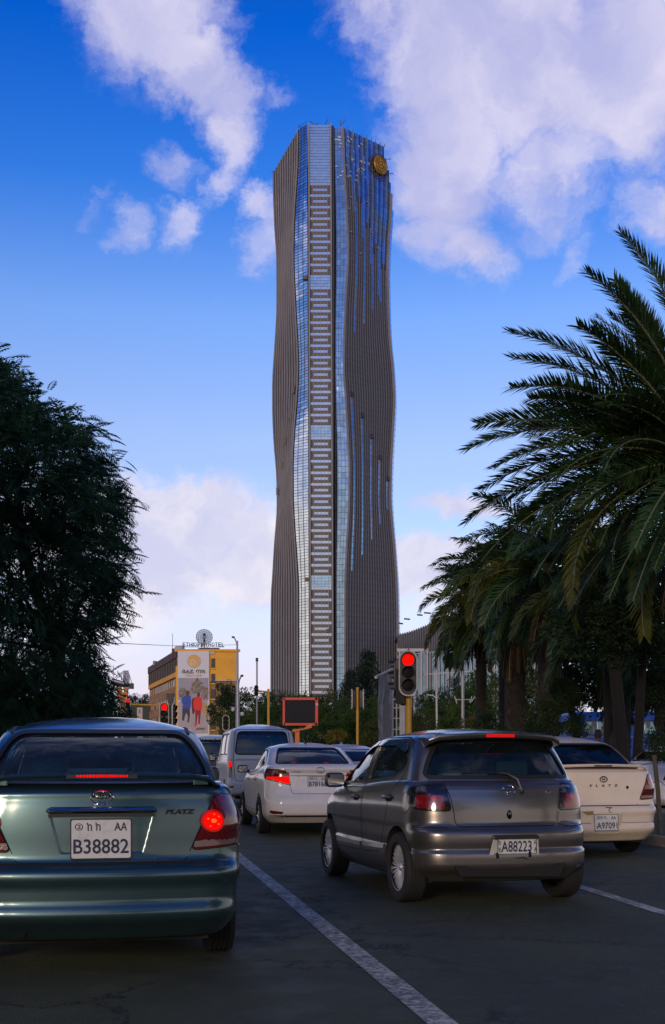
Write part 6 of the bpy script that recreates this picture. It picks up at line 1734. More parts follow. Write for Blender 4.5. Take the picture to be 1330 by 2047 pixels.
def crown_mesh(seed, clumps=46, per=150, leaf=.055, sq=(1, 1, .9), inner=.35, cl=.27, cone=0.0):
    r_ = random.Random(seed); mb = MB()
    for c in range(clumps):
        while True:
            p = Vector((r_.uniform(-1, 1), r_.uniform(-1, 1), r_.uniform(-1, 1)))
            if inner < p.length < 1: break
        if cone: 
            k = 1 - cone * (p.z * .5 + .5); p.x *= k; p.y *= k
        cr = cl * r_.uniform(.55, 1.25) * (1 - cone * .4 * (p.z * .5 + .5))
        p = Vector((p.x * sq[0], p.y * sq[1], p.z * sq[2])) * (1 - cr * .6)
        for i in range(int(per * r_.uniform(.6, 1.3))):
            q = Vector((r_.gauss(0, 1), r_.gauss(0, 1), r_.gauss(0, 1))); q.normalize()
            q *= cr * r_.uniform(.35, 1.0) ** .5
            q.z *= .75
            o = p + q
            d = (q.normalized() + Vector((r_.gauss(0, .5), r_.gauss(0, .5), r_.gauss(0, .5) - .25))).normalized()
            s_ = d.cross(Vector((r_.gauss(0, 1), r_.gauss(0, 1), r_.gauss(0, 1)))).normalized()
            L = leaf * r_.uniform(.6, 1.5); W_ = L * .30
            mb.add([o, o + d * L * .5 + s_ * W_, o + d * L, o + d * L * .5 - s_ * W_], [(0, 1, 2, 3)])
    return mb.mesh('crown')
def limb_mesh(seed, h, r0, spread=.6, n=7):
    r_ = random.Random(seed); mb = MB()
    pts = [Vector((r_.uniform(-.03, .03) * h * k, r_.uniform(-.03, .03) * h * k, h * k / 4)) for k in range(5)]
    mb.tube(pts, [r0 * (1 - .16 * k) for k in range(5)], 9)
    for i in range(n):
        k = r_.uniform(.45, .95); b = pts[0].lerp(pts[4], k); a = r_.uniform(0, 6.28)
        d = Vector((math.cos(a) * spread, math.sin(a) * spread, 1)).normalized(); L = h * r_.uniform(.12, .3)
        mb.tube([b, b + d * L * .5, b + d * L + Vector((math.cos(a), math.sin(a), 0)) * L * .15], [r0 * .45, r0 * .28, r0 * .08], 6)
    return mb.mesh('trunk', 60)
CROWNS = [crown_mesh(11, 60, 170), crown_mesh(12, 54, 190), crown_mesh(13, 66, 150, cl=.22)]
CONE = crown_mesh(14, 90, 120, leaf=.05, sq=(1, 1, 1), inner=.2, cl=.20, cone=.72)
BUSHC = crown_mesh(15, 34, 120, leaf=.085, cl=.34)
TR = [limb_mesh(3, 1, .06), limb_mesh(4, 1, .05)]
VARI = {}
def leaftree(name, px, py, rx_px, ry_px, d, m, label, cat, group=None, mesh=None, ry_depth=None, trunk=True, seed=0, zbase=.1):
    if group == 'trees across the junction': rx_px *= 1.22; ry_px *= 1.08
    """a broadleaf tree or bush: crown centre and half sizes given as seen from the road"""
    c = at(px, py, d); rx = rx_px / F * d; rz = ry_px / F * d
    root = empty(name, (c.x, d, zbase), 0, label, cat, group)
    me = mesh or CROWNS[seed % 3]
    key = (me.name, m.name)
    if key not in VARI:
        q = me.copy(); q.materials.clear(); q.materials.append(m); VARI[key] = q
    o = bpy.data.objects.new('crown', VARI[key]); col.objects.link(o); o.parent = root
    o.location = (0, 0, c.z - zbase); o.scale = (rx, (ry_depth or rx), rz); o.rotation_euler = (0, 0, seed * 1.7); o['kind'] = 'stuff'
    if trunk:
        h = max(.6, c.z - zbase)
        tm = TR[seed % 2]; key = (tm.name, 'bark')
        if key not in VARI: q = tm.copy(); q.materials.clear(); q.materials.append(M_BARK); VARI[key] = q
        t = bpy.data.objects.new('trunk', VARI[key]); col.objects.link(t); t.parent = root; t.scale = (h * .8, h * .8, h * .95)
    return root

# trees round the foot of the tower and across the junction (left to right)
G1 = 'trees across the junction'
leaftree('tree', 455, 1420, 34, 62, 118, L_DARK, 'dark feathery tree in front of the hotel end wall', 'tree', G1, seed=1)
leaftree('tree', 498, 1422, 34, 52, 130, L_DARK, 'dark bushy tree right of the hotel lamp posts', 'tree', G1, seed=2)
leaftree('tree', 548, 1425, 46, 52, 150, L_MID, 'green bushy tree behind the yellow pole and the blank screen', 'tree', G1, seed=3)
leaftree('tree', 612, 1432, 52, 50, 160, L_OLIVE, 'olive green tree behind the red framed screen', 'tree', G1, seed=4)
leaftree('tree', 664, 1425, 42, 50, 150, L_OLIVE, 'olive green tree below the centre of the tower', 'tree', G1, seed=5)
leaftree('conifer_tree', 737, 1392, 50, 96, 140, L_CON, 'tall dark conifer standing before the ribbed right side of the tower', 'tree', G1, mesh=CONE, seed=6)
leaftree('conifer_tree', 703, 1412, 42, 76, 135, L_CON, 'shorter dark conifer left of the tallest conifer', 'tree', G1, mesh=CONE, seed=7)
leaftree('conifer_tree', 772, 1418, 34, 74, 132, L_CON, 'dark conifer behind the grey wrapped hoarding', 'tree', G1, mesh=CONE, seed=8)
leaftree('tree', 715, 1452, 56, 42, 118, L_MID, 'low green tree behind the plain yellow signal post', 'tree', G1, seed=9)
leaftree('tree', 652, 1470, 44, 34, 112, L_MID, 'low green bush mass right of the screen post', 'tree', G1, seed=10)
leaftree('tree', 760, 1462, 40, 44, 110, L_OLIVE, 'low olive bush left of the grey hoarding', 'tree', G1, seed=11)
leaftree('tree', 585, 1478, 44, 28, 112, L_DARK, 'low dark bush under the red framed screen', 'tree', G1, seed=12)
leaftree('shrub', 673, 1472, 26, 17, 78, L_YEL, 'yellow green shrub beyond the white saloon roof', 'shrub', None, mesh=BUSHC, trunk=False, seed=1)
leaftree('shrub', 945, 1446, 27, 17, 62, L_YEL, 'bright yellow green shrub above the roof of the grey hatchback', 'shrub', None, mesh=BUSHC, trunk=False, seed=2)
leaftree('tree', 862, 1432, 38, 58, 105, L_MID, 'green tree just right of the big signal head', 'tree', G1, seed=13)
leaftree('tree', 905, 1420, 30, 70, 110, L_CON, 'dark slender tree behind the pole with crossed aerials', 'tree', G1, seed=14)
leaftree('tree', 968, 1400, 44, 72, 100, L_MID, 'broad green tree behind the second palm trunk', 'tree', G1, seed=15)
leaftree('tree', 1062, 1402, 50, 76, 95, L_OLIVE, 'olive tree between the palm trunks', 'tree', G1, seed=16)
leaftree('tree', 1120, 1430, 46, 56, 85, L_MID, 'shaded green tree left of the blue bus', 'tree', G1, seed=17)
leaftree('tree', 895, 1486, 60, 30, 80, L_DARK, 'low dark bush behind the grey hatchback roof', 'tree', G1, seed=18)
leaftree('tree', 1010, 1478, 70, 34, 76, L_DARK, 'low dark bush around the foot of the palm', 'tree', G1, seed=19)
# dark park trees on the right
G2 = 'dark park trees on the right'
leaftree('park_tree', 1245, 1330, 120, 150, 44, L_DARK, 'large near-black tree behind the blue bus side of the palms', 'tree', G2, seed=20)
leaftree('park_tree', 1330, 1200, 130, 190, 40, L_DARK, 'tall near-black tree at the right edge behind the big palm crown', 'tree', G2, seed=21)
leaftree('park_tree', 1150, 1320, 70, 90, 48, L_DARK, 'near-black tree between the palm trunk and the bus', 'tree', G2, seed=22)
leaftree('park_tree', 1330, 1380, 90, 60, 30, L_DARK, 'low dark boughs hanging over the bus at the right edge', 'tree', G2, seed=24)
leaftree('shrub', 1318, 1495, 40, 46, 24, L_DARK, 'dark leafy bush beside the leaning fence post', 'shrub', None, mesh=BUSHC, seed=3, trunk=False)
# distant wooded rise behind the hotel
for k, (px, rx, py) in enumerate(((215, 30, 1420), (256, 20, 1400), (272, 16, 1398), (296, 22, 1397), (285, 18, 1415), (240, 22, 1412))):
    leaftree('distant_tree', px, py + 10, rx, 26, 520, mat('x', (0, 0, 0)) if False else L_CON, ['far tree crown at the left of the wooded rise', 'far tree crown beside the crane jib', 'far tree crown right above the small signal', 'far tree crown touching the hotel corner', 'low far tree crown left of the hotel', 'low far tree crown under the crane'][k], 'tree', 'far trees on the rise', seed=k, trunk=False, zbase=0)

# ------------------------------------------------------------------ feathery tree over the left lane
def inside(poly, x, y):
    c = False; n = len(poly)
    for i in range(n):
        x1, y1 = poly[i]; x2, y2 = poly[i - 1]
        if (y1 > y) != (y2 > y) and x < (x2 - x1) * (y - y1) / (y2 - y1) + x1: c = not c
    return c
def feather(mb, o, d, L, r_, droop=.5):
    """one pinnate leaf: midrib with paired leaflets"""
    up = Vector((0, 0, 1)); s_ = d.cross(up)
    s_ = s_.normalized() if s_.length > .05 else Vector((1, 0, 0))
    p = o.copy(); n = 7; dd = d.copy()
    for i in range(n):
        t = (i + .5) / n
        dd = (dd + Vector((0, 0, -droop * .16))).normalized(); q = p + dd * L / n
        wl = L * .34 * math.sin(math.pi * min(1, .18 + t * .86)) ** .8
        for sg in (-1, 1):
            tip = q + (s_ * sg * .85 + dd * .55 + Vector((0, 0, -.35))).normalized() * wl
            m_ = (q + tip) / 2; b = dd * L * .062
            mb.add([p + (q - p) * .3, m_ - b, tip, m_ + b], [(0, 1, 2, 3)])
        p = q
OUT = [(-220, 660), (-60, 715), (0, 728), (52, 762), (66, 812), (108, 840), (168, 856), (212, 880), (222, 950), (240, 1000), (226, 1046), (248, 1088), (226, 1124), (246, 1176), (244, 1210), (214, 1238), (176, 1256), (170, 1290), (200, 1330), (214, 1372), (238, 1410), (236, 1475), (160, 1490), (-220, 1500)]
def left_tree():
    r_ = random.Random(5)
    base = at(88, 1512, 21); root = empty('feathery_tree', (base.x, base.y, .12), 0, 'large dark tree with feathery drooping leaves filling the left edge', 'tree')
    O = root.location.copy()
    tips = []
    mb = MB(); fr = MB()
    cl = []
    while len(cl) < 1150:
        px, py = r_.uniform(-215, 270), r_.uniform(650, 1480)
        if not inside(OUT, px, py): continue
        d = r_.uniform(17.5, 25.5)
        cl.append((px, py, d))
    # rim clusters hug the outline
    for i in range(len(OUT) - 1):
        a, b = Vector(OUT[i]), Vector(OUT[i + 1])
        if a.x < -100 or b.x < -100: continue
        n = max(1, int((b - a).length / 22))
        for k in range(n): 
            p = a.lerp(b, (k + r_.random()) / n); cl.append((p.x - r_.uniform(14, 40), p.y + r_.uniform(-6, 16), r_.uniform(19, 23.5)))
    ctr = at(20, 1130, 21.5)
    for (px, py, d) in cl:
        c = at(px, py, d); outd = (c - ctr); outd.z *= .4; outd.normalize()
        n = r_.randint(11, 17)
        for i in range(n):
            a = Vector((r_.gauss(0, 1), r_.gauss(0, 1), r_.gauss(0, .45) - .05)).normalized()
            dd = (a + outd * .75).normalized()
            o = c + Vector((r_.gauss(0, .16), r_.gauss(0, .16), r_.gauss(0, .14)))
            feather(mb, o - O, dd, r_.uniform(.24, .46), r_, r_.uniform(.4, 1.1))
    # limbs
    b0 = Vector((0, 0, 0)); top = at(118, 1300, 21) - O
    fr.tube([b0, b0.lerp(top, .5) + Vector((.05, 0, 0)), top, at(60, 1150, 21) - O, at(30, 950, 21.5) - O], [.17, .14, .12, .09, .04], 10)
    for k in range(26):
        px, py, d = cl[r_.randrange(len(cl))]
        s0 = r_.choice([top, at(75, 1200, 21) - O, at(40, 1050, 21.3) - O, at(35, 980, 21.4) - O]); e = at(px, py, d) - O
        mid = s0.lerp(e, .5) + Vector((0, 0, .3)); fr.tube([s0, mid, e], [.045, .022, .008], 5)
    cr = mb.build('crown', L_FEA, root); cr['kind'] = 'stuff'
    fr.build('trunk', M_BARK, root, 60)
    MB().lathe([(0, -.05), (.05, -.03), (.06, 0), (.05, .03), (0, .05)], 12, Matrix.Translation(at(238, 979, 20) - O)).build('seed_pod', M_BARK, root, 60)
left_tree()
leaftree('undergrowth_tree', 20, 1440, 90, 60, 34, L_OLIVE, 'sunlit olive bush under the feathery tree at the left edge', 'tree', None, seed=5, trunk=False)
leaftree('undergrowth_tree', 162, 1405, 66, 80, 46, L_DARK, 'dark leafy tree between the feathery tree and the crane', 'tree', None, seed=6)
leaftree('undergrowth_tree', 100, 1445, 125, 62, 38, L_DARK, 'dark shrubbery behind the roof of the teal saloon', 'tree', None, seed=7, trunk=False)

# ------------------------------------------------------------------ date palms
def frond_mesh(L, e0, droop, seed, m=None, lw=.50, n=100, vee=.55, hang=.25, base=.12, wid=.026):
    r_ = random.Random(seed); mb = MB(); N = 14
    pts = [Vector((0, 0, 0))]
    for i in range(N):
        t = (i + .5) / N; e = e0 - droop * t ** 1.4
        pts.append(pts[-1] + Vector((math.cos(e), math.sin(seed) * .05 * t, math.sin(e))).normalized() * L / N)
    mb.tube(pts, [.035 * (1 - .85 * k / N) * (L / 4.5) + .004 for k in range(N + 1)], 5, mi=1)
    for i in range(n):
        t = base + (1 - base) * (i + .5) / n; k = min(N - 1, int(t * N)); f_ = t * N - k
        p = pts[k].lerp(pts[k + 1], f_); d = (pts[k + 1] - pts[k]).normalized(); s_ = Vector((0, 1, 0)); u_ = s_.cross(d) * -1
        if u_.z < 0: u_ = -u_
        ll = lw * (L / 4.5) * (.35 + .75 * math.sin(math.pi * min(1, (t - base) / (1 - base) * .80 + .16)) )
        for sg in (-1, 1):
            fw = .60 + .75 * t + r_.uniform(-.07, .07)
            ph = r_.choice((.62, -.12, .25)) + r_.gauss(0, .10); dir_ = (s_ * sg * math.cos(ph) + u_ * math.sin(ph) + d * fw).normalized()
            q1 = p + dir_ * ll * .5; d2 = (dir_ + Vector((0, 0, -hang * r_.uniform(.6, 1.4)))).normalized(); q2 = q1 + d2 * ll * .5 * r_.uniform(.85, 1.15)
            wv_ = d.cross(dir_).cross(dir_).normalized() * wid * .5 if d.cross(dir_).length > .05 else d * wid * .5
            mb.add([p - wv_ * .5, p + wv_ * .5, q1 + wv_, q1 - wv_, q2], [(0, 1, 2, 3), (3, 2, 4)])
    me = mb.mesh('frond'); me.materials.append(m or L_PALM); me.materials.append(M_RACH); return me
def place(me, parent, loc, azm, name='frond', roll=0.0, sc=1.0):
    o = bpy.data.objects.new(name, me); col.objects.link(o); o.parent = parent
    o.rotation_euler = (roll, 0, azm); o.location = loc; o.scale = (sc, sc, sc); return o
def palm_trunk(root, h, r0, lean=(0, 0), skirt=True, seed=1):
    r_ = random.Random(seed)
    pts = [Vector((lean[0] * k / 8, lean[1] * k / 8, h * k / 8)) for k in range(9)]
    mb = MB().tube(pts, [r0 * (1.35 if k == 0 else 1.0 if k < 6 else 1.0 + .18 * (k - 5)) for k in range(9)], 14)
    t = mb.build('trunk', M_PBARK, root, 60)
    n = int(h / .16)
    sc_ = MB()
    for i in range(n):     # stubs of cut leaf bases
        z = h * (i + .5) / n
        for k in range(7):
            a = i * 2.4 + k * 6.283 / 7; rr = r0 * (1.0 + .10 * (z / h))
            c = Vector((lean[0] * z / h, lean[1] * z / h, z)); d = Vector((math.cos(a), math.sin(a), 0)); s_ = Vector((-d.y, d.x, 0))
            p = c + d * rr * .93
            sc_.add([p - s_ * .06 - Vector((0, 0, .08)), p + s_ * .06 - Vector((0, 0, .08)), p + d * .055 + s_ * .035 + Vector((0, 0, .07)), p + d * .055 - s_ * .035 + Vector((0, 0, .07)), p + Vector((0, 0, .09))], [(0, 1, 2, 3), (3, 2, 4)])
    o = sc_.build('leaf_base_scales', M_PBARK, t); o['kind'] = 'stuff'
    return pts[-1]
def big_palm():
    D = 26.0; C = at(1405, 935, D); base = Vector((C.x + .2, D + .2, .12))
    root = empty('date_palm', base, 0, 'big date palm whose long fronds reach in from the right edge', 'palm tree', 'date palms')
    palm_trunk(root, C.z - .3, .30, (-.1, -.1), seed=2)
    c0 = C - base
    tips = [((1210, 515), .75, 0), ((1133, 612), .75, .15), ((1038, 685), .7, -.2), ((1010, 772), .75, .1), ((972, 836), .8, -.1), ((940, 952), .9, .12), ((992, 985), .9, -.25), ((952, 1085), .9, .05),
            ((1290, 520), .4, .3), ((1330, 452), .35, -.2), ((1250, 640), .7, -.5), ((1100, 830), 1.0, -.6), ((1120, 740), .6, .5), ((1160, 900), .9, .7),
            ((1020, 1180), 1.1, -.3), ((1090, 1290), 1.2, .35), ((1240, 1290), 1.1, -.5), ((1150, 1190), 1.2, -.7), ((1180, 1080), 1.0, .6), ((1060, 1120), 1.0, .35), ((1215, 1200), 1.2, .1), ((1290, 1290), 1.1, .6), ((1110, 1010), .9, -.8), ((1190, 780), .7, .8), ((1300, 700), .4, -.9), ((1180, 560), .6, -.3), ((1240, 700), .6, .4), ((1080, 790), .8, -.35), ((1060, 860), .9, .45), ((1030, 920), .9, -.5), ((1100, 940), 1.0, .2), ((1040, 1020), 1.0, -.15), ((1210, 860), .9, -.2), ((1250, 800), .7, .2), ((1140, 1120), 1.1, -.1), ((1270, 600), .5, .6), ((1010, 880), .85, .55)]
    for i, ((px, py), dr_, az_) in enumerate(tips):
        T = at(px, py, D); v = T - C
        hor = abs(v.x) / max(.25, math.cos(az_)); ang = math.atan2(v.z, hor); L = math.hypot(hor, v.z) * 1.07
        e0 = ang + dr_ * .50
        yel = i in (15, 16, 17, 21)
        me = frond_mesh(L, e0, dr_, 100 + i, L_PALMY if yel else L_PALM, lw=.60 * 4.5 / max(L, 3.4), n=int(36 * L) + 8, wid=.035, hang=.12 if dr_ < 1 else .35)
        place(me, root, c0, math.pi + az_, roll=rnd.uniform(-.5, .5))
    pool = [frond_mesh(4.3, e, dr_, 200 + k, L_PALM) for k, (e, dr_) in enumerate(((1.3, .7), (1.0, .9), (.7, 1.1), (.3, 1.2), (-.2, .9), (-.6, .5)))]
    for k in range(90):
        a = k * 2.399; me = pool[min(5, int(k / 90 * 6))]
        if math.cos(a) < -.55 and k < 34 and k % 3: continue
        place(me, root, c0, a, roll=rnd.uniform(-.3, .3), sc=rnd.uniform(.85, 1.05))
    dead = frond_mesh(3.2, -1.1, .4, 300, L_DRY)
    for k in range(10): place(dead, root, c0 - Vector((0, 0, .35)), k * .63, name='dead_frond', sc=rnd.uniform(.7, 1))
big_palm()
def mid_palm(px, py, D, L, seed, label, trunkr=.26, tips=(), n=34, low=.4):
    C = at(px, py, D); base = Vector((C.x, D, .12)); r_ = random.Random(seed)
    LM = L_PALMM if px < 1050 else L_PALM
    root = empty('date_palm', base, 0, label, 'palm tree', 'date palms')
    palm_trunk(root, C.z - .1, trunkr, (0, 0), seed=seed)
    c0 = C - base
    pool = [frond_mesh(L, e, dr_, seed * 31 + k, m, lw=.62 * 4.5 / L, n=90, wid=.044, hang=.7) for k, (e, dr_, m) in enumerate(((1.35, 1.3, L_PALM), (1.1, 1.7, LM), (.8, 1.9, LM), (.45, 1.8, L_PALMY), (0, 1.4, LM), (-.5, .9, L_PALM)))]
    for k in range(n):
        a = k * 2.399 + seed; me = pool[min(5, int(k / n * 6))]
        place(me, root, c0, a, roll=r_.uniform(-.35, .35), sc=r_.uniform(.82, 1.08))
    dead = frond_mesh(L * .75, -1.2, .3, seed * 7, L_DRY)
    for k in range(12): place(dead, root, c0 - Vector((0, 0, .3)), k * .52, name='dead_frond', sc=r_.uniform(.7, 1))
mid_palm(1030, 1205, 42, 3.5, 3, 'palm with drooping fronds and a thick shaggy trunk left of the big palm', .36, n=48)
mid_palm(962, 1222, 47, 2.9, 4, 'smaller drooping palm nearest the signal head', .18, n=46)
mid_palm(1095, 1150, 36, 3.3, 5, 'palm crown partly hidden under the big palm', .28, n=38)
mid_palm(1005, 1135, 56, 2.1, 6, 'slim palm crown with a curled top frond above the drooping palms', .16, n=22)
mid_palm(1240, 1210, 33, 3.4, 8, 'dark palm crown at the right behind the big palm fronds', .28, n=36)
# broad-leaved yucca top
yc = at(1092, 1070, 40); yr_ = empty('yucca', (yc.x, 40, .12), 0, 'yucca head of broad sword leaves poking up between palm crowns', 'plant')
MB().tube([(0, 0, 0), (.1, 0, yc.z * .6), (0, 0, yc.z - .1)], [.12, .09, .07], 8).build('stem', M_BARK, yr_, 60)
for k in range(16):
    a = k * 2.4; e = 1.35 - k * .075; d = Vector((math.cos(a) * math.cos(e), math.sin(a) * math.cos(e), math.sin(e))); s_ = Vector((-math.sin(a), math.cos(a), 0))
    b = Vector((0, 0, yc.z - .2)); L = .85
    MB().add([b - s_ * .02, b + s_ * .02, b + d * L * .45 + s_ * .06, b + d * L * .45 - s_ * .06, b + d * L * .92 - Vector((0, 0, .02 * k))], [(0, 1, 2, 3), (3, 2, 4)]) if False else None
    mb = MB(); mb.add([b - s_ * .02, b + s_ * .02, b + d * L * .45 + s_ * .065, b + d * L * .45 - s_ * .065, b + d * L - Vector((0, 0, .015 * k))], [(0, 1, 2, 3), (3, 2, 4)]); mb.build('leaf', L_CON, yr_)
# dark slim trunks beside the bus
for (px, D, lean, r0, lab) in ((1222, 27, .35, .17, 'leaning dark trunk in front of the blue bus'), (1262, 28, -.2, .13, 'second dark trunk joined low to the leaning trunk'), (1205, 30, 0, .09, 'thin dark trunk left of the leaning trunk')):
    b = at(px + 32 if px == 1222 else px + 8, 1512, D); rt = empty('trunk_tree', (b.x, D, .12), 0, lab, 'tree', None)
    h = gz(1260, D)
    MB().tube([(0, 0, 0), (-lean * .4, 0, h * .4), (-lean, 0, h)], [r0, r0 * .85, r0 * .7], 10).build('trunk', M_BARK, rt, 60)
    o = bpy.data.objects.new('crown', VARI[(CROWNS[0].name, L_DARK.name)] if (CROWNS[0].name, L_DARK.name) in VARI else list(VARI.values())[0]); col.objects.link(o); o.parent = rt; o.location = (-lean, 0, h); o.scale = (1.5, 1.5, 1.1); o['kind'] = 'stuff'

# hedge line that closes the park behind the palms
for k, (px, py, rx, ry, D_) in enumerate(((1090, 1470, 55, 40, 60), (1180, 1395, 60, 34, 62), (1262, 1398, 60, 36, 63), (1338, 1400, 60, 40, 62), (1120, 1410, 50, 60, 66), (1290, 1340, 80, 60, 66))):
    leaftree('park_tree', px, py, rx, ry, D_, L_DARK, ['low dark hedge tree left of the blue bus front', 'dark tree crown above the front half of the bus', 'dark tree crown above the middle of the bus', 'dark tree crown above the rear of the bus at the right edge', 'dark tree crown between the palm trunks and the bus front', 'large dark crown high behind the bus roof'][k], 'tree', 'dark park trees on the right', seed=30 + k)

# unseen roadside trees added so the car windows and paint mirror dark foliage
def roadside(x, y, zc, rx, rz, seed, label):
    root = empty('added_roadside_tree', (x, y, .12), 0, label, 'tree', 'unseen roadside trees added for the cars to mirror')
    me = CROWNS[seed % 3]; key = (me.name, L_DARK.name)
    if key not in VARI: q = me.copy(); q.materials.clear(); q.materials.append(L_DARK); VARI[key] = q
    o = bpy.data.objects.new('crown', VARI[key]); col.objects.link(o); o.parent = root; o.location = (0, 0, zc - .12); o.scale = (rx, rx, rz); o['kind'] = 'stuff'
    tm = TR[0].copy(); tm.materials.clear(); tm.materials.append(M_BARK)
    t = bpy.data.objects.new('trunk', tm); col.objects.link(t); t.parent = root; t.scale = (zc, zc, zc)
roadside(-9.6, -1.5, 6.5, 3.9, 3.8, 41, 'roadside tree behind the viewer on the left, added for the teal saloon to mirror')
roadside(-8.6, 5.0, 5.6, 4.2, 4.2, 42, 'unseen roadside tree added level with the teal saloon, outside the left edge')
roadside(-8.0, 11.5, 4.6, 3.4, 3.8, 43, 'unseen roadside tree added just outside the left edge beyond the teal saloon')
roadside(10.5, 4.0, 6.0, 4.4, 4.4, 44, 'unseen roadside tree added outside the right edge beside the palms')

for k, (px, py, rx, ry, D_, m_) in enumerate(((478, 1455, 40, 40, 100, L_MID), (528, 1440, 36, 40, 105, L_MID), (635, 1440, 40, 38, 120, L_MID), (690, 1440, 34, 50, 122, L_MID), (745, 1440, 40, 56, 120, L_MID), (800, 1452, 36, 50, 100, L_DARK), (845, 1460, 40, 44, 92, L_OLIVE), (560, 1470, 50, 34, 100, L_MID), (930, 1420, 36, 52, 90, L_MID))):
    leaftree('tree', px, py, rx, ry, D_, m_, ['low green tree behind the white minibus roof', 'green tree between the grey column and the yellow post', 'green tree just right of the red framed screen', 'green tree left of the plain yellow signal post', 'green tree at the foot of the tallest conifer', 'dark tree behind the big traffic light pole', 'low olive tree right of the big traffic light pole', 'low green tree left of the orange screen stand', 'green tree beside the pole with crossed aerials'][k], 'tree', 'trees across the junction', seed=50 + k)
roadside(9.0, -20, 7.5, 5.5, 5.0, 45, 'roadside tree behind the viewer on the right, added for the grey hatchback to mirror')  # another unseen tree, added to cut the bright low sky the cars mirror

for k, (px, py, rx, ry, D_, m_) in enumerate(((905, 1462, 40, 34, 40, L_MID), (975, 1455, 34, 44, 39, L_DARK), (1085, 1440, 40, 54, 34, L_DARK), (1150, 1452, 30, 30, 33, L_DARK), (1128, 1392, 34, 46, 35, L_DARK))):
    leaftree('shrub', px, py, rx, ry, D_, m_, ['mid green bush under the smaller drooping palm', 'dark bush just left of the thick shaggy palm trunk', 'tall dark bush just right of the thick shaggy palm trunk', 'low dark bush in front of the blue bus front', 'dark leafy bush high between palm trunk and bus'][k], 'shrub', 'bushes under the palms', mesh=BUSHC, seed=70 + k, trunk=False)

# ================================================================== STREET FURNITURE
M_SIGY = mat('yellow signal pole paint', (.52, .27, .02), .5, var=.12, vscale=3, dark=(.2, .1, .02), damt=.4)
M_GALV = mat('galvanised pole', (.28, .29, .31), .45, .6, var=.15, vscale=3)
M_SIGB = mat('signal housing black', (.012, .012, .013), .5)
M_SIGW = mat('signal backboard border', (.42, .40, .36), .5)
M_RED = mat('lit red signal', (.3, .0, .0), .6, spec=.05, emit=(1, .003, .001), estr=1.3)
M_OFF = mat('unlit signal lens', (.006, .006, .007), .5, spec=.1)
def signal_head(root, c, h, wd, lit=True, yaw=0.0, border=True, face=1):
    """three-lamp head with rounded backboard; c is its centre relative to the root"""
    Mx = Matrix.Translation(c) @ Matrix.Rotation(yaw, 4, 'Z') @ UPRIGHT
    rr = wd / 2
    st = [(math.cos(a) * rr, h / 2 - rr + math.sin(a) * rr) for a in [math.pi * k / 12 for k in range(13)]]
    st += [(-math.cos(a) * rr, -h / 2 + rr - math.sin(a) * rr) for a in [math.pi * k / 12 for k in range(13)]]
    hd = MB().prism([(x * .86, y * .95) for x, y in st], .0, .03, Mx).build('signal_head', M_SIGB, root, 40, fix=True)
    n = len(st); vs = []
    for (k1, k2, z) in ((1, 1, 0), (1, 1, .05), (.86, .94, .05), (.86, .94, 0)):
        vs += [Mx @ Vector((x * k1, y * k2, z)) for x, y in st]
    mb = MB(); mb.add(vs, [(q * n + i, q * n + (i + 1) % n, (q + 1) * n + (i + 1) % n, (q + 1) * n + i) for q in range(3) for i in range(n)])
    if border: mb.build('backboard_border', M_SIGW, hd, 40, fix=True)
    box = MB().prism(round_poly([(-wd * .33, -h * .44), (wd * .33, -h * .44), (wd * .33, h * .44), (-wd * .33, h * .44)], wd * .1), -.16, .0, Mx).build('signal_case', M_SIGB, hd, 40, fix=True)
    lr_ = wd * .31
    for i in range(3):
        z = h * .285 - i * h * .275
        lit_ = lit and i == 0
        MB().lathe([(0, .04), (lr_ * .6, .037), (lr_, .03)], 20, Mx @ Matrix.Translation((0, z, 0))).build('lens', M_RED if lit_ else M_OFF, hd, 60, fix=True)
        # hood over the lens
        vs = []; n2 = 16
        for d_ in (.03, .17):
            for k in range(n2 + 1):
                a = math.pi * (-.15 + 1.3 * k / n2); vs.append(Mx @ Vector((lr_ * 1.10 * math.cos(a), z + lr_ * 1.10 * math.sin(a), d_ - (.06 * (1 - math.sin(max(0, a))) if d_ > .1 else 0))))
        mb = MB(); mb.add(vs, [(k, k + 1, n2 + 2 + k, n2 + 1 + k) for k in range(n2)]); mb.build('hood', M_SIGB, hd, 60)
    return hd
# main signal
D = 24.0; b = at(817, 1512, D)
t = empty('traffic_light', (b.x, D, .12), 0, 'big traffic light showing red on a thick yellow pole', 'traffic light', 'traffic lights')
MB().tube([(0, 0, 0), (0, 0, gz(1330, D) - .12)], .062, 16).build('pole', M_SIGY, t, 40)
MB().lathe([(.0, .0), (.07, .0), (.07, .02), (.05, .05), (.02, .07), (0, .1)], 14, Matrix.Translation((0, 0, gz(1306, D) - .12))).build('pole_cap', M_SIGB, t, 40)
signal_head(t, Vector((0 - .02, -.16, gz(1347, D) - .12)), .92, .375)
for (dx, py, yw_) in ((-.24, 1352, -1.75), (-.10, 1372, 2.7)):
    signal_head(t, Vector((dx, .10, gz(py, D) - .12)), .80, .30, lit=False, yaw=yw_, border=False)
MB().tube([(-.25, .1, gz(1330, D)), (0, 0, gz(1335, D))], .025, 6).tube([(-.25, .1, gz(1372, D)), (0, 0, gz(1375, D))], .025, 6).build('bracket', M_SIGB, t)
b = at(804.5, 1512, 27); g = empty('utility_pole', (b.x, 27, .12), 0, 'grey square pole just left of the big traffic light pole', 'pole')
MB().bx(-.06, .06, -.06, .06, 0, gz(1392, 27)).build('pole', M_GALV, g)
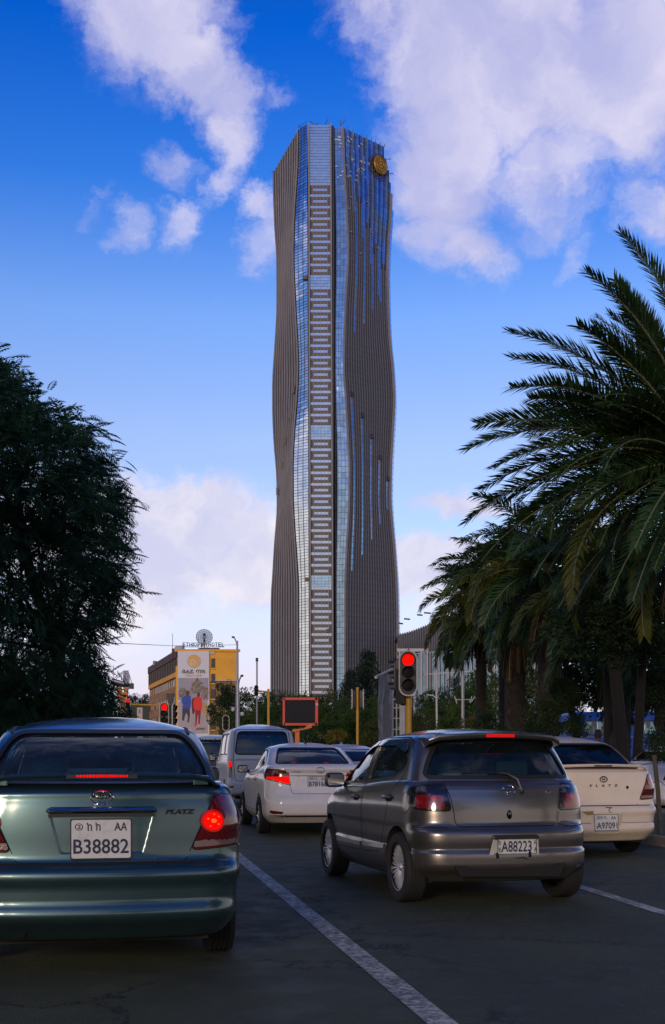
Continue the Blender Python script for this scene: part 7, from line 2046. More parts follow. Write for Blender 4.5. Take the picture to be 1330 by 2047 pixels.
# left pair
D = 47.0; b = at(340, 1512, D)
t = empty('traffic_light', (b.x, D, .12), 0, 'red traffic light with an extra head turned sideways, against the printed banner', 'traffic light', 'traffic lights')
MB().tube([(0, 0, 0), (0, 0, gz(1400, D))], .06, 10).build('pole', M_SIGY, t, 40)
signal_head(t, Vector((gx(330, D) - b.x, -.15, gz(1428, D) - .12)), .94, .38)
signal_head(t, Vector((gx(347, D) - b.x, -.02, gz(1430, D) - .12)), .94, .34, lit=False, yaw=1.3)
MB().prism([(-.15, .36), (.17, .36), (.09, .0), (-.06, .0)], 0, .25, Matrix.Translation((gx(341, D) - b.x, 0, gz(1405, D) - .12)) @ UPRIGHT).build('signal_hood_back', M_SIGB, t, fix=True)
D = 90.0; b = at(341, 1512, D)
t = empty('traffic_light', (b.x, D, .12), 0, 'small red traffic light hung at the end of a long yellow arm', 'traffic light', 'traffic lights')
MB().tube([(0, 0, 0), (0, 0, gz(1409, D) + .3)], .12, 10).build('pole', M_SIGY, t, 40)
MB().tube([(0, 0, gz(1411, D) - .12), (gx(262, D) - b.x, 0, gz(1408, D) - .12)], .07, 8).build('arm', M_SIGY, t)
signal_head(t, Vector((gx(256.5, D) - b.x, -.1, gz(1407.5, D) - .12)), .88, .42)
D = 62.0; b = at(452, 1512, D)
t = empty('traffic_light', (b.x, D, .12), 0, 'unlit traffic light with a pale outline above the dark minibus', 'traffic light', 'traffic lights')
MB().tube([(0, .1, 0), (0, .1, gz(1445, D))], .05, 8).build('pole', M_GALV, t, 40)
signal_head(t, Vector((0, 0, gz(1445.5, D) - .12)), .82, .37, lit=False)
# centre: grey column with lamp-less top and yellow arm post
D = 75.0; b = at(514, 1512, D)
t = empty('traffic_light', (b.x, D, .12), 0, 'grey column with an unlit signal head joined by an arm to a yellow post', 'traffic light', 'traffic lights')
MB().tube([(0, 0, 0), (0, 0, gz(1325, D))], .05, 8).build('pole', M_GALV, t, 40)
MB().bx(-.08, .08, -.08, .08, gz(1326, D), gz(1319, D)).build('camera_head', M_SIGB, t)
signal_head(t, Vector((-.03, -.12, gz(1381, D) - .12)), .75, .30, lit=False, border=False)
MB().tube([(gx(537, D) - b.x, 0, 0), (gx(537, D) - b.x, 0, gz(1381, D))], .075, 8).build('yellow_post', M_SIGY, t, 40)
MB().tube([(0, 0, gz(1381, D) - .12), (gx(537, D) - b.x, 0, gz(1383, D) - .12)], .05, 8).build('arm', M_SIGY, t, 40)
D = 58.0; b = at(715, 1512, D)
t = empty('traffic_light', (b.x, D, .12), 0, 'yellow signal post with two narrow heads seen edge on, left of the grey hoarding', 'traffic light', 'traffic lights')
MB().tube([(0, 0, 0), (0, 0, gz(1379, D))], .068, 10).build('pole', M_SIGY, t, 40)
for (px, yw_) in ((704.5, -1.5), (726, 1.5)):
    hh = empty('x'); bpy.data.objects.remove(hh)
    signal_head(t, Vector((gx(px, D) - b.x, .0, gz(1398, D) - .12)), 1.0, .40, lit=False, yaw=yw_)
    MB().tube([(0, 0, gz(1390, D)), (gx(px, D) - b.x, 0, gz(1390, D))], .03, 6).build('bracket', M_SIGB, t)

# lamp posts
def lamp_post(px, ptop, D, lab, arm=-1, lampy=None, small=False, extras=None):
    b = at(px, 1512, D); r_ = empty('street_lamp', (b.x, D, .12), 0, lab, 'street lamp', 'street lamps')
    h = gz(ptop, D) - .12
    MB().tube([(0, 0, 0), (0, 0, h * .5), (0, 0, h)], [.13, .10, .06], 10).build('pole', M_GALV, r_, 40)
    L = 8 / F * D * arm
    MB().tube([(0, 0, h - .45), (L * .25, 0, h - .05), (L * .7, 0, h + .18)], .04, 6).build('arm', M_GALV, r_, 40)
    rbox('lamp_head', (L * 1.0, 0, h + .22), (abs(L) * .75, .22, .10), .04, M_SIGB, r_)
    return r_, b
lp, b = lamp_post(474.5, 1281, 72, 'tall grey street lamp with security cameras in front of the hotel edge')
for (py, dx0, dx1) in ((1413.5, -15, 3), (1426, -3, 12)):
    MB().tube([(dx0 / F * 72, 0, gz(py, 72) - .12), (dx1 / F * 72, 0, gz(py, 72) - .12)], .035, 6).build('camera_arm', M_GALV, lp)
for (dx, py) in ((-8, 1418), (10, 1427)):
    o = MB().lathe([(0, -.14), (.10, -.10), (.12, 0), (.10, .1), (0, .12)], 10, Matrix.Translation((dx / F * 72, 0, gz(py, 72) - .12))).build('security_camera', M_AWHITE, lp, 60)
lamp_post(476, 1360, 58, 'shorter street lamp with a right-hand arm beside the tall camera lamp post', arm=1)
b = at(881, 1512, 66); wl = empty('street_lamp', (b.x, 66, .12), 0, 'slim white lamp post with a curved arm right of the big traffic light', 'street lamp', 'street lamps')
MB().tube([(-.15, 0, 0), (-.25, 0, gz(1340, 66))], [.06, .05], 8).build('pole', M_AWHITE, wl, 40)
MB().tube([(-.18, 0, gz(1402, 66)), (-.4, 0, gz(1395, 66)), (-.75, 0, gz(1393, 66))], .035, 6).build('arm', M_AWHITE, wl, 40)
b = at(925.5, 1512, 60); ap = empty('aerial_pole', (b.x, 60, .12), 0, 'grey pole carrying crossed white aerials behind the palms', 'pole')
MB().tube([(0, 0, 0), (0, 0, gz(1340, 60))], .085, 10).build('pole', M_GALV, ap, 40)
z = gz(1398.5, 60) - .12
MB().tube([(-.38, 0, z), (.52, 0, z)], .022, 6).build('crossbar', M_AWHITE, ap)
for (x0, x1, dz0, dz1) in ((-.42, -.30, .18, -.18), (-.35, -.30, .05, -.2), (.38, .45, -.16, .18), (.32, .40, -.05, -.17), (.44, .60, -.1, .16)):
    MB().tube([(x0, 0, z + dz0), (x1, 0, z + dz1)], .025, 5).build('aerial', M_AWHITE, ap)
# overhead wire
wb = at(180, 1284, 120); wire = MB().tube([at(-60, 1276, 120) - wb, at(60, 1281, 120) - wb, wb - wb, at(260, 1287, 130) - wb, at(345, 1291, 200) - wb, at(475, 1289, 240) - wb], .035, 4).build('overhead_wire', M_SIGB)
wire.location = wb; tag(wire, 'thin overhead wire running from the left tree to the hotel roof', 'wire')

# red framed blank screen
D = 85.0; b = at(601, 1512, D)
sc = empty('advertising_screen', (b.x, D, .12), 0, 'switched off advertising screen in a red frame on an orange stand', 'billboard')
x0, x1, z0, z1 = gx(569, D) - b.x, gx(632, D) - b.x, gz(1447, D) - .12, gz(1398, D) - .12
MB().bx(x0 + .05, x1 - .05, -.10, .25, z0 + .05, z1 - .05).build('screen', mat('blank grey screen', (.02, .02, .022), .6, spec=.1), sc)
M_SRED = mat('red steel frame', (.62, .03, .015), .45)
for (a, c_, e, f_) in ((x0 - .05, x1 + .1, z1 - .05, z1 + .12), (x0 - .05, x1 + .1, z0 - .12, z0 + .05), (x1 - .05, x1 + .14, z0 - .1, z1 + .1), (x0 - .12, x0 + .03, z0 - .1, z1 + .1)):
    MB().bx(a, c_, -.16, .3, e, f_).build('frame_bar', M_SRED, sc)
MB().bx(x1 - .0, x1 + .15, -.18, -.165, gz(1410, D) - .12, gz(1406, D) - .12).build('frame_label', M_AWHITE, sc)
M_ORG = mat('orange steel arm', (.62, .13, .02), .5)
MB().prism([(gx(585, D) - b.x, gz(1464, D) - .12), (gx(623, D) - b.x, gz(1455, D) - .12), (gx(626, D) - b.x, gz(1446.5, D) - .12), (gx(618, D) - b.x, gz(1448, D) - .12), (gx(608, D) - b.x, gz(1456, D) - .12), (gx(585, D) - b.x, gz(1458, D) - .12)], 0, .3, Matrix.Translation((0, .1, 0)) @ UPRIGHT).build('arm', M_ORG, sc, fix=True)
MB().bx(gx(590, D) - b.x, gx(599, D) - b.x, -.1, .2, 0, gz(1459, D) - .12).build('post', M_ORG, sc)
text_obj('arm_lettering', 'Powerlink', .2, M_AWHITE, sc, (gx(606, D) - b.x, -.24, gz(1458, D) - .12), width=.9, height=.14, depth=.002, rot=Matrix.Rotation(-.25, 3, 'Y')) if False else None
# grey wrapped hoarding on a lattice frame
D = 36.0; b = at(770, 1512, D)
hd = empty('hoarding', (b.x, D, .12), 0, 'tall grey printed hoarding sheet with a slanted top on a white lattice frame', 'billboard')
def hp(px, py, dd=D): return at(px, py, dd) - Vector((b.x, D, .12))
def print_grey():
    m = bpy.data.materials.new('faded grey print'); m.use_nodes = True
    t = NT(m.node_tree); bb = m.node_tree.nodes['Principled BSDF']; c = t.new('ShaderNodeTexCoord').outputs['Object']
    c2 = t.new('ShaderNodeMapping', i_Vector=c); c2.inputs['Scale'].default_value = (1, 1, .45)
    n = t.noise(c2.outputs[0], 3.5, 8, .75, .8); n2 = t.noise(c, 1.3, 3, .6)
    t.put(bb.inputs['Base Color'], t.mix(t.smooth(n.outputs[0], .38, .62), t.mix(n2.outputs[0], (.10, .11, .14, 1), (.28, .30, .35, 1)), (.55, .57, .62, 1)))
    bb.inputs['Roughness'].default_value = .6; t.put(bb.inputs['Normal'], t.new('ShaderNodeBump', i_Height=n2.outputs[0], i_Distance=.08)); return m
poly = [(756, 1350), (784, 1337), (785, 1500), (756.5, 1500)]
mb = MB(); vs = []
for i in range(9):
    py_t = i / 8
    for j in range(5):
        u_ = j / 4
        px = lerp(756 + .8 * math.sin(i * 1.3), 784.5, u_); ytop = lerp(1350, 1338, u_); vs.append(hp(px, lerp(ytop, 1505, py_t), lerp(D, D + 1.2, u_)))
mb.add(vs, [(i * 5 + j, i * 5 + j + 1, (i + 1) * 5 + j + 1, (i + 1) * 5 + j) for i in range(8) for j in range(4)])
mb.build('printed_sheet', print_grey(), hd, 60)
# motif on the sheet: pale bottle-like shape
MB().add([hp(762 + x, y, D + .25 + (x) * .04) + Vector((0, -.08, 0)) for x, y in ((2, 1470), (16, 1470), (17, 1405), (13, 1392), (8, 1392), (4, 1405))], [(0, 1, 2, 3, 4, 5)]) if False else None
mb = MB(); mb.add([hp(x, y, D + (x - 756) / 28.5 * 1.2) + Vector((0, -.03, 0)) for x, y in ((765, 1475), (779, 1475), (780, 1410), (776, 1397), (771, 1394), (768, 1404))], [(0, 1, 2, 3, 4, 5)]); mb.build('printed_motif', mat('print pale grey', (.30, .30, .34), .6, var=.2, vscale=3), hd)
MB().tube([hp(751.5, 1354), hp(786, 1337.5, D + 1.2)], .05, 6).build('top_rail', M_AWHITE, hd)
for px in (785.5, 793, 801.5): MB().tube([hp(px, 1512, D + 1.3), hp(px, 1340 if px < 790 else 1345, D + 1.3)], .025, 6).build('lattice_upright', M_AWHITE, hd)
for py in (1352, 1370, 1384, 1398, 1415, 1436, 1458, 1480): MB().tube([hp(785, py, D + 1.3), hp(802, py, D + 1.3)], .02, 5).build('lattice_rung', M_AWHITE, hd)

# kiosk board by the hotel, and the construction crane
D = 110.0; b = at(279, 1512, D); kb = empty('notice_board', (b.x, D, .12), 0, 'small cream notice board standing below the yellow signal arm', 'sign')
MB().bx(gx(274.2, D) - b.x, gx(284.8, D) - b.x, 0, .3, 0, gz(1417, D)).build('board', mat('cream board', (.48, .40, .34), .6), kb)
MB().bx(gx(277, D) - b.x, gx(281.5, D) - b.x, -.02, 0, gz(1429, D), gz(1420, D)).build('printed_emblem', mat('brown emblem print', (.26, .2, .16), .6), kb)
D = 150.0; b = at(250, 1512, D)
cr = empty('tower_crane', (b.x, D, 0), 0, 'construction crane with a pale lattice mast and dark jib beside the left trees', 'crane')
def cp(px, py, dy=0): return at(px, py, D) - Vector((b.x, D, 0)) + Vector((0, dy, 0))
M_CRW = mat('pale crane steel', (.28, .29, .36), .5); M_CRD = mat('dark crane steel', (.03, .03, .035), .6); M_CRO = mat('orange crane steel', (.50, .20, .04), .6, var=.3, vscale=1)
mb = MB()
for (xb, xt) in ((248.3, 250.0), (257.2, 254.2)): mb.tube([cp(xb, 1378), cp(xb + (.0), 1348), cp(xt, 1340.5)], .13, 5)
for k in range(6):
    y0 = 1376 - k * 6; mb.tube([cp(248.5, y0), cp(257, y0 - 6)], .06, 4); mb.tube([cp(257, y0), cp(248.5, y0 - 6)], .06, 4); mb.tube([cp(248.5, y0), cp(257, y0)], .06, 4)
mb.build('mast_lattice', M_CRW, cr)
mb = MB(); mb.tube([cp(222, 1364), cp(250, 1370)], .3, 5); mb.tube([cp(224, 1357.5), cp(248, 1364)], .12, 4)
for k in range(9): mb.tube([cp(224 + k * 3, 1357.8 + k * .8), cp(225.5 + k * 3, 1364.6 + k * .75)], .07, 4)
mb.build('jib', M_CRD, cr)
MB().prism([(-.85, -.02), (.75, -.30), (.75, .02), (-.85, .36)], 0, .2, Matrix.Translation(cp(237, 1364)) @ UPRIGHT).build('jib_panel', M_CRW, cr)
mb = MB(); mb.tube([cp(250, 1370), cp(266, 1370)], .25, 5); mb.bx(cp(260.5, 0).x, cp(267, 0).x, -.4, .4, cp(0, 1377).z, cp(0, 1366).z); mb.build('counterweight', M_CRD, cr)
mb = MB(); mb.bx(cp(248.5, 0).x, cp(256, 0).x, -.4, .4, cp(0, 1388).z, cp(0, 1376).z).bx(cp(249, 0).x, cp(255, 0).x, -.3, .3, 0, cp(0, 1388).z)
mb.tube([cp(240.5, 1367.5), cp(236, 1395)], .14, 5).tube([cp(241, 1367.5), cp(245, 1395)], .14, 5).tube([cp(241, 1367.5), cp(240, 1400)], .14, 5)
for k in range(5): mb.bx(cp(236 + k * 3, 0).x, cp(238 + k * 3, 0).x, -.3, .3, cp(0, 1402).z, cp(0, 1384 + (k % 3) * 4).z)
mb.build('orange_works', M_CRO, cr, fix=True)
MB().bx(cp(235, 0).x, cp(243, 0).x, -.5, .5, cp(0, 1416).z, cp(0, 1405).z).build('site_cabin', M_AWHITE, cr)
MB().bx(cp(243, 0).x, cp(252, 0).x, -.5, .5, cp(0, 1425).z, cp(0, 1404).z).build('site_frame', M_HBRICK, cr)
MB().tube([cp(226, 1358), cp(248, 1341)], .04, 4).tube([cp(229, 1360), cp(249, 1343)], .04, 4).tube([cp(256, 1341), cp(264, 1366)], .04, 4).build('tie_bars', M_CRD, cr)
MB().bx(cp(226.2, 0).x, cp(227.4, 0).x, -.1, .1, 0, cp(0, 1380).z).tube([cp(226.8, 1380), cp(226.8, 1330)], .05, 4).build('hoist_rail', M_AWHITE, cr)
# distant low wall block below the rise
dw = empty('far_building', (gx(275, 300), 300, 0), 0, 'low dark green-grey building left of the hotel below the far trees', 'building')
MB().bx(gx(254, 300) - gx(275, 300), gx(299, 300) - gx(275, 300), 0, 12, 0, gz(1408, 300)).build('walls', mat('dark green grey wall', (.05, .06, .055), .8, var=.2, vscale=.3), dw)
for k in range(5):
    x = gx(258 + k * 8, 300) - gx(275, 300); MB().bx(x, x + .5, -.2, 0, 6, 9).build('window', M_WINDARK, dw)

# fence of posts and sagging wires on the verge at the right
def post_line():
    pts = [(1316, 17.5, .12), (1250, 24, .1), (1205, 31, .1)]
    for i, (px, D, ln) in enumerate(pts):
        b = at(px, 1512, D)
        zb = .12; h = gz(1505, 17.5) + .0 if i == 0 else 1.05
        p = MB().tube([(0.03, 0, 0), (-.0, 0, .6), (-.06, 0, 1.15)], .034, 8).build('fence_post', mat('weathered post', (.07, .055, .04), .8, var=.3), None, 40)
        p.location = (b.x, D, zb)
        tag(p, ['leaning wooden fence post on the grass beyond the cream saloon', 'fence post behind the cream saloon, second from the road edge', 'fence post farthest along the verge'][i], 'fence post', 'fence posts on the verge')
post_line()
fw_ = MB()
a = at(1318, 1512, 17.5); a.z = 1.12
for (za, zb_) in ((1.12, 1.0), (.80, .70)):
    p0 = Vector((a.x, 17.5, za + .1)); p1 = at(1250, 1512, 24); p1.z = za + .05; p2 = p0 + (p0 - p1) * .6
    for (q0, q1) in ((p0, p1), (p0, p2)): fw_.tube([q0.lerp(q1, k / 6) - Vector((0, 0, .10 * math.sin(math.pi * k / 6))) - a for k in range(7)], .006, 4)
w_ = fw_.build('fence_wire', M_SIGB); w_.location = a; tag(w_, 'thin sagging wires strung between the verge posts', 'wire')

# ================================================================== OTHER VEHICLES
def van():
    """high-roofed minibus seen from behind"""
    car = empty('minibus', (gx(526, 28.8), 28.8, 0), .175, 'off white minibus with a large rear window and lit left brake lamp', 'van', 'cars waiting at the red light')
    low = lv(dict(z=.30, w=.80, yr=.12, yf=4.5, bow=.05, rc=.16, fc=.3, tr=.005), [dict(z=.30), dict(z=.36, w=.83, yr=.02), dict(z=.42, w=.845, yr=0), dict(z=.60, w=.848, yr=0), dict(z=.64, yr=.05), dict(z=.9, w=.85, yr=.06), dict(z=1.16, w=.845, yr=.07), dict(z=1.20, w=.835, yr=.08)])
    gr = lv(dict(z=1.15, w=.842, yr=.065, yf=4.3, bow=.05, rc=.16, fc=.3, tr=.005), [dict(z=1.15), dict(z=1.4, w=.82, yr=.10, yf=4.0), dict(z=1.7, w=.78, yr=.16, yf=3.7), dict(z=1.86, w=.74, yr=.21, yf=3.5)])
    gr = gr + dome(gr[-1], 2.06, ycen=1.9)
    rear = round_poly([(-.66, 1.30), (.66, 1.30), (.58, 1.84), (-.58, 1.84)], .10, 6)
    front = round_poly([(-.68, 1.25), (.68, 1.25), (.60, 1.8), (-.60, 1.8)], .1)
    s1 = [(.40, 1.30), (1.15, 1.30), (1.15, 1.80), (.50, 1.80)]; s2 = [(1.25, 1.30), (2.35, 1.30), (2.35, 1.80), (1.25, 1.80)]; s3 = [(2.5, 1.28), (3.5, 1.25), (3.2, 1.78), (2.5, 1.80)]
    H, HL, HG = car_base(car, low, gr, M_VAN, [(1.0, .36), (3.6, .36)], .32, None, (.72, .3, 4.0, .5, 1.3), [('side', round_poly(s1, .08), -1, 1), ('side', round_poly(s2, .08), -1, 1), ('side', round_poly(s3, .08), -1, 1), ('rear', rear, -.3, .40), ('rear', front, 3.3, 5)])
    rg = patch(H, [(x * 1.01, 1.57 + (z - 1.57) * 1.03) for x, z in rear], 'rear', -.01, 'rear_window', M_GLASSD, car, cell=.08, thick=0)
    seam(H, rear, 'rear', .035, 'window_seal', M_SEAL, rg, off=.003, closed=True)
    patch(H, [(-x, z) for x, z in front], 'front', -.01, 'windscreen', M_GLASSC, car, cell=.15, thick=0)
    for sd in ('left', 'right'):
        for s_ in (s1, s2, s3):
            P = round_poly(s_, .08); g_ = patch(H, P, sd, -.01, 'side_window', M_GLASSD, car, cell=.2, thick=0); seam(H, P, sd, .03, 'window_seal', M_SEAL, g_, off=.003, closed=True)
    gate = round_poly([(-.66, .66), (.66, .66), (.70, 1.2), (.64, 1.90), (-.64, 1.90), (-.70, 1.2)], .08, 5)
    seam(H, gate, 'rear', .014, 'tailgate_gap', M_GAP, car, off=.002, closed=True)
    seam(H, [(-.64, 1.18), (.64, 1.18)], 'rear', .01, 'tailgate_crease', M_GAP, car, off=.001)
    for sg in (-1, 1):
        lamp = patch(H, round_poly([(sg * .735, .74), (sg * .80, .74), (sg * .80, 1.14), (sg * .735, 1.14)], .015), 'rear', .012, 'tail_lamp', M_LENS, car, cell=.1, thick=.02)
        patch(H, round_poly([(sg * .737, 1.0), (sg * .798, 1.0), (sg * .798, 1.135), (sg * .737, 1.135)], .02), 'rear', .016, 'brake_lens', M_GLOWR if sg < 0 else M_GLOWD, lamp, cell=.1, thick=.003)
        patch(H, round_poly([(sg * .70, .50), (sg * .80, .50), (sg * .80, .545), (sg * .70, .545)], .01), 'rear', .006, 'reflector', M_LENS, car, cell=.1, thick=.01)
    for wy in (1.0, 3.6):
        for sg in (-1, 1): make_wheel(car, sg * .74, wy, .32, .18, .2, 8, sg, 'five')
    MB().bx(-.6, .6, .3, 4, .22, .34).build('underbody', M_UNDER, car)
    for y in (1.2, 2.1, 3.0): rbox('seat', (0, y, 1.15), (1.3, .14, .6), .05, M_CABIN, car)
    wing_mirror(car, H, 3.9, 1.2, M_BLACK, -1, .16, .22)
    return car
v1 = van()
# the same kind of minibus in dark green with a lettered window band
v2 = copy_tree(v1, None, {M_VAN.name: M_DKGREEN, M_GLOWR.name: M_LENS})
v2.location = (gx(436, 43) - .05, 43, 0); v2['label'] = 'dark minibus with white lettering over its rear window, left of the off white minibus'
txt_o = text_obj('window_lettering', 'TINSAE GURENT', .1, M_AWHITE, v2, (0, .17, 1.90), width=1.15, height=.10, depth=.003, bold=.006)

def small_car(name, x, y, yaw, m, label, cat='car', group='cars beyond the junction queue', glass_m=None, sc=1.0, roof_m=None, low=None, gr=None, van_=False):
    """plain saloon used for cars of which only the roofs show"""
    car = empty(name, (x, y, 0), yaw, label, cat, group)
    a = hull_mesh(SAL_LOW, tilt=sal_tilt, dz=.06); g_ = hull_mesh(SAL_G, dz=.05)
    for me in (a, g_):
        bm = bmesh.new(); bm.from_mesh(me); bmesh.ops.recalc_face_normals(bm, faces=bm.faces); bm.to_mesh(me); bm.free(); set_smooth(me, 50)
    H = Hull([a, g_])
    link_mesh('body', a, m, car); link_mesh('cabin', g_, roof_m or m, car)
    patch(H, round_poly([(-.6, 1.14), (.6, 1.14), (.52, 1.41), (-.52, 1.41)], .06), 'rear', .004, 'rear_window', M_SMOKE, car, cell=.1, thick=0)
    patch(H, round_poly([(-.6, 1.10), (.6, 1.10), (.5, 1.39), (-.5, 1.39)], .06), 'front', .004, 'windscreen', M_SMOKE, car, cell=.1, thick=0)
    for sd in ('left', 'right'):
        patch(H, round_poly([(.98, 1.10), (1.82, 1.075), (1.84, 1.40), (1.34, 1.38)], .05), sd, .004, 'side_window', M_SMOKE, car, cell=.2, thick=0)
        patch(H, round_poly([(1.90, 1.07), (2.75, 1.06), (2.30, 1.37), (1.92, 1.40)], .05), sd, .004, 'side_window', M_SMOKE, car, cell=.2, thick=0)
    for fr, sd, sg in (('cl', 'left', -1), ('cr', 'right', 1)):
        pts = [('rear', sg * .64, .98), ('rear', sg * .70, .99), (sd, .36, .97), (sd, .38, .76), ('rear', sg * .70, .74), ('rear', sg * .53, .74)]
        patch(H, round_poly([H.uv(fr, p_, q_, r_) for p_, q_, r_ in pts], .02), fr, .006, 'tail_lamp', M_LENS, car, cell=.1, thick=.01)
        P, N = H.hit('front', -sg * .55, .68); rbox('headlamp', P - Vector((0, .02, 0)), (.32, .12, .14), .04, M_LENSW, car)
    for wy in (.85, 3.25):
        for sg in (-1, 1): make_wheel(car, sg * .735, wy, .288, .185, .17, 5, sg, 'five')
    MB().bx(-.6, .6, .3, 3.8, .18, .26).build('underbody', M_UNDER, car)
    car.scale = (sc, sc, sc)
    return car
M_BLUEC = paint('blue car paint', (.03, .12, .42), .1, .35); M_SILV = paint('silver white car paint', (.5, .5, .52), .2, .35)
small_car('sedan_car', gx(702, 31.0), 31.0, .18, M_BLUEC, 'blue car with a dark roof seen between the white saloon and the grey hatchback', roof_m=paint('near black roof paint', (.02, .022, .03), .1, .35))
small_car('sedan_car', gx(716, 25.2), 25.2, .18, M_SILV, 'silver white car just beyond the wing mirror of the grey hatchback')
small_car('sedan_car', gx(1268, 36), 37, 1.62, M_SILV, 'pale grey car parked across behind the joined dark trunks')
small_car('sedan_car', gx(1302, 25) , 26, -.9, paint('white parked car paint', (.62, .62, .64), 0, .4), 'white car parked at the far right beside the leaning post')

# blue bus crossing behind the palms
def bus():
    D = 50.0; x0 = gx(1141, D); r_ = empty('city_bus', (x0, D, .0), 0, 'bright blue city bus side-on behind the palm trunks', 'bus')
    M_B = paint('bright blue bus paint', (.008, .16, .75), 0, .45, damt=.05, coat=.2)
    L = 11.0; zt_ = gz(1425, D); zw0 = gz(1467, D); zw1 = gz(1440, D)
    bm = MB().bx(0, L, 0, 2.5, .45, zw0).bx(0, L, 0, 2.5, zw1, zt_ - .1); body = bm.build('body', M_B, r_)
    rbox('roof', (L / 2, 1.25, zt_ - .06), (L - .1, 2.4, .22), .1, paint('pale blue bus roof', (.03, .20, .60), 0, .45, coat=.1), r_)
    MB().bx(.05, L - .05, .4, 2.1, zw0, zw1).build('interior', M_CABIN, r_) if False else None
    xs = [0, gx(1163, D) - x0, gx(1168, D) - x0]; k = 0
    px_ = [(1143, 1163), (1169, 1214), (1219, 1262), (1267, 1312), (1318, 1362)]
    for (a, b_) in px_:
        xa, xb = gx(a, D) - x0, min(L, gx(b_, D) - x0)
        w_ = MB().bx(xa, xb, .06, .09, zw0 if a > 1150 else zw0 - .35, zw1 - .02).build('side_window', M_GLASSL, r_)
        MB().bx(xa + .05, xb, 2.41, 2.44, zw0, zw1).build('far_window', M_GLASSL, r_)
    for (a, b_) in ((1163, 1169), (1214, 1219), (1262, 1267), (1312, 1318)):
        MB().bx(gx(a, D) - x0, gx(b_, D) - x0, -.01, .1, zw0 - .02, zw1 + .02).build('window_pillar', M_B, r_)
        MB().bx(gx(a, D) - x0, gx(b_, D) - x0, 2.4, 2.5, zw0 - .02, zw1 + .02).build('far_pillar', M_B, r_)
    for x in (1.6, 2.8, 4.2, 5.6, 7.0, 8.4): rbox('bus_seat', (x, .8, zw0 - .1), (.14, .9, .9), .05, M_CABIN, r_)
    for x in (2.2, 8.2):
        MB().lathe([(0, -.15), (.3, -.15), (.34, -.12), (.48, -.12), (.5, 0), (.48, .15), (0, .15)], 24, Matrix.Translation((x, .12, .5)) @ YROT).build('wheel', M_TYRE, r_, 40, fix=True)
    MB().bx(0, L, -.005, 0, gz(1474, D), gz(1472, D)).build('white_stripe', M_AWHITE, r_)
bus()

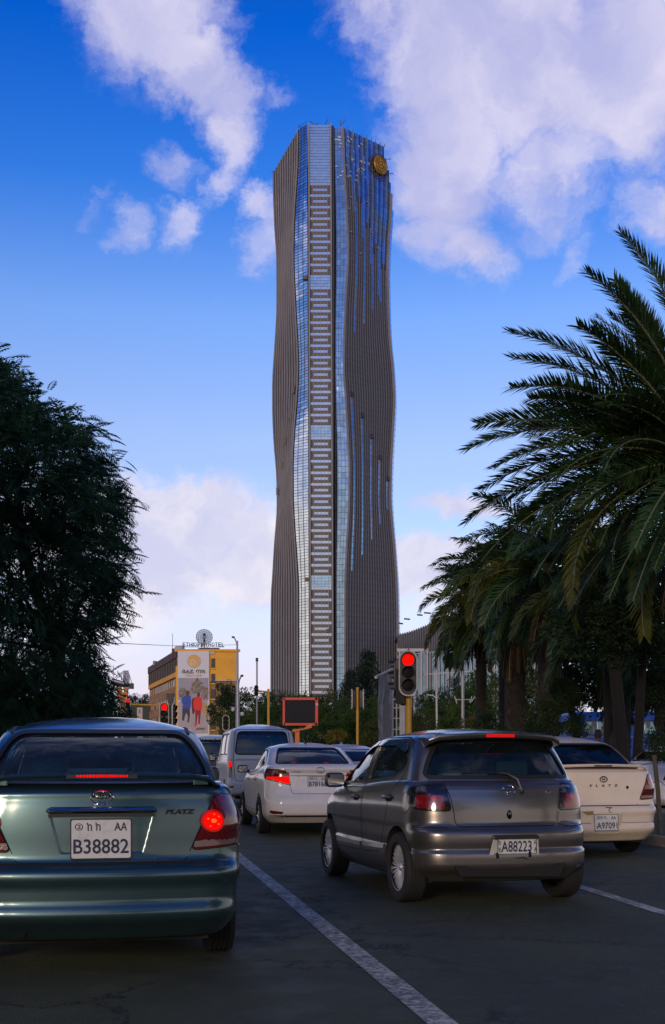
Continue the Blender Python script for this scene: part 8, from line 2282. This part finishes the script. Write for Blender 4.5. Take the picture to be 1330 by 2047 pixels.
# ================================================================== PEOPLE
def person(name, px, pyhead, D, label, top, hair, skin=(.07, .035, .022), trousers=(.02, .02, .025), long_hair=False, yaw=0.0, stride=.18, zb=.13, hgt=1.70):
    root = empty(name, (gx(px, D), D, zb), yaw, label, 'person')
    s_ = hgt / 1.75
    J = {'pel': (0, 0, .95), 'wst': (0, 0, 1.08), 'chs': (0, .01, 1.30), 'shl': (0, 0, 1.43), 'nck': (0, 0, 1.50), 'hd0': (0, -.01, 1.58), 'hd1': (0, -.01, 1.70)}
    vs = [J[k] for k in ('pel', 'wst', 'chs', 'shl', 'nck', 'hd0', 'hd1')]; rd = [(.15, .10), (.13, .09), (.16, .10), (.13, .075), (.05, .05), (.075, .085), (.065, .075)]
    ed = [(i, i + 1) for i in range(6)]
    def chain(start, pts, rs):
        p = start
        for q, r1 in zip(pts, rs):
            vs.append(q); rd.append((r1, r1)); ed.append((p, len(vs) - 1)); p = len(vs) - 1
    for sg in (-1, 1):
        st = stride * sg
        chain(0, [(.10 * sg, 0, .88), (.11 * sg, st * .5, .50), (.11 * sg, st * 1.0 - .04, .09), (.12 * sg, st + .12, .045)], [.088, .058, .042, .036])
        chain(3, [(.19 * sg, 0, 1.40), (.235 * sg, -st * .4, 1.13), (.24 * sg, -st * .4 + .08, .90), (.235 * sg, -st * .3 + .12, .80)], [.06, .045, .035, .035])
    me = bpy.data.meshes.new('body'); me.from_pydata([tuple(c * s_ for c in v) for v in vs], ed, []); me.update()
    o = bpy.data.objects.new('body', me); col.objects.link(o); o.parent = root
    md = o.modifiers.new('skin', 'SKIN'); 
    for i, (a, b_) in enumerate(rd): me.skin_vertices[0].data[i].radius = (a * s_, b_ * s_)
    me.skin_vertices[0].data[0].use_root = True
    o.modifiers.new('sub', 'SUBSURF').levels = 2; o.modifiers['sub'].render_levels = 2
    bpy.context.view_layer.update(); dg = bpy.context.evaluated_depsgraph_get()
    m2 = bpy.data.meshes.new_from_object(o.evaluated_get(dg), depsgraph=dg); o.modifiers.clear(); o.data = m2
    for c in (trousers, top, skin, (.01, .01, .01)): m2.materials.append(mat('cloth %s' % str(c), c, .85, var=.25, vscale=12))
    for p in m2.polygons:
        z = p.center.z / s_; x = abs(p.center.x) / s_
        p.material_index = 3 if z < .09 else 0 if z < .93 and x < .20 else 2 if (z > 1.49 or (x > .2 and z < .88)) else 1
    set_smooth(m2, None)
    mb = MB(); n = 14
    pr = [(0, .135), (.05, .13), (.09, .09), (.108, .03), (.105, -.03), (.085, -.09)]
    hm = Matrix.Translation((0, (.012) * s_, 1.655 * s_)) @ Matrix.Diagonal((.92 * s_, 1.05 * s_, s_, 1))
    mb.lathe(pr, n, hm); 
    if long_hair: mb.lathe([(.06, .06), (.118, .0), (.125, -.10), (.115, -.22), (.07, -.30), (0, -.31)], n, Matrix.Translation((0, .0 - .055 * s_, 1.62 * s_)) @ Matrix.Diagonal((s_, .75 * s_, s_, 1)))
    mb.build('hair', mat('black hair', (.008, .007, .007), .8, bump=.004, bscale=60), root, 60)
    # face side and ears
    for sg in (-1, 1): MB().lathe([(0, .012), (.016, .008), (.02, 0), (0, -.012)], 8, Matrix.Translation((sg * .088 * s_, 0, 1.63 * s_)) @ XROT @ Matrix.Diagonal((1.4, 1, 1, 1))).build('ear', mat('cloth %s' % str(skin), skin), root, 60, fix=True)
    MB().tube([(0, .085 * s_, 1.65 * s_), (0, .112 * s_, 1.615 * s_)], [.010, .018], 6).build('nose', MATS['cloth %s' % str(skin)], root, 60)
    return root
person('person', 1196, 1466, 31, 'person with short dark hair and a dark top walking away past the blue bus', (.022, .022, .028), 0, zb=.13, hgt=1.78)
person('person', 1224, 1470, 30, 'person with long dark hair and a grey green shawl walking beside the dark-topped walker', (.075, .085, .075), 0, long_hair=True, hgt=1.70, zb=.13, yaw=-.2)
person('person', 673, 1470, 46, 'person with dark hair standing in front of the yellow green shrub', (.03, .03, .035), 0, hgt=1.72, zb=.12)
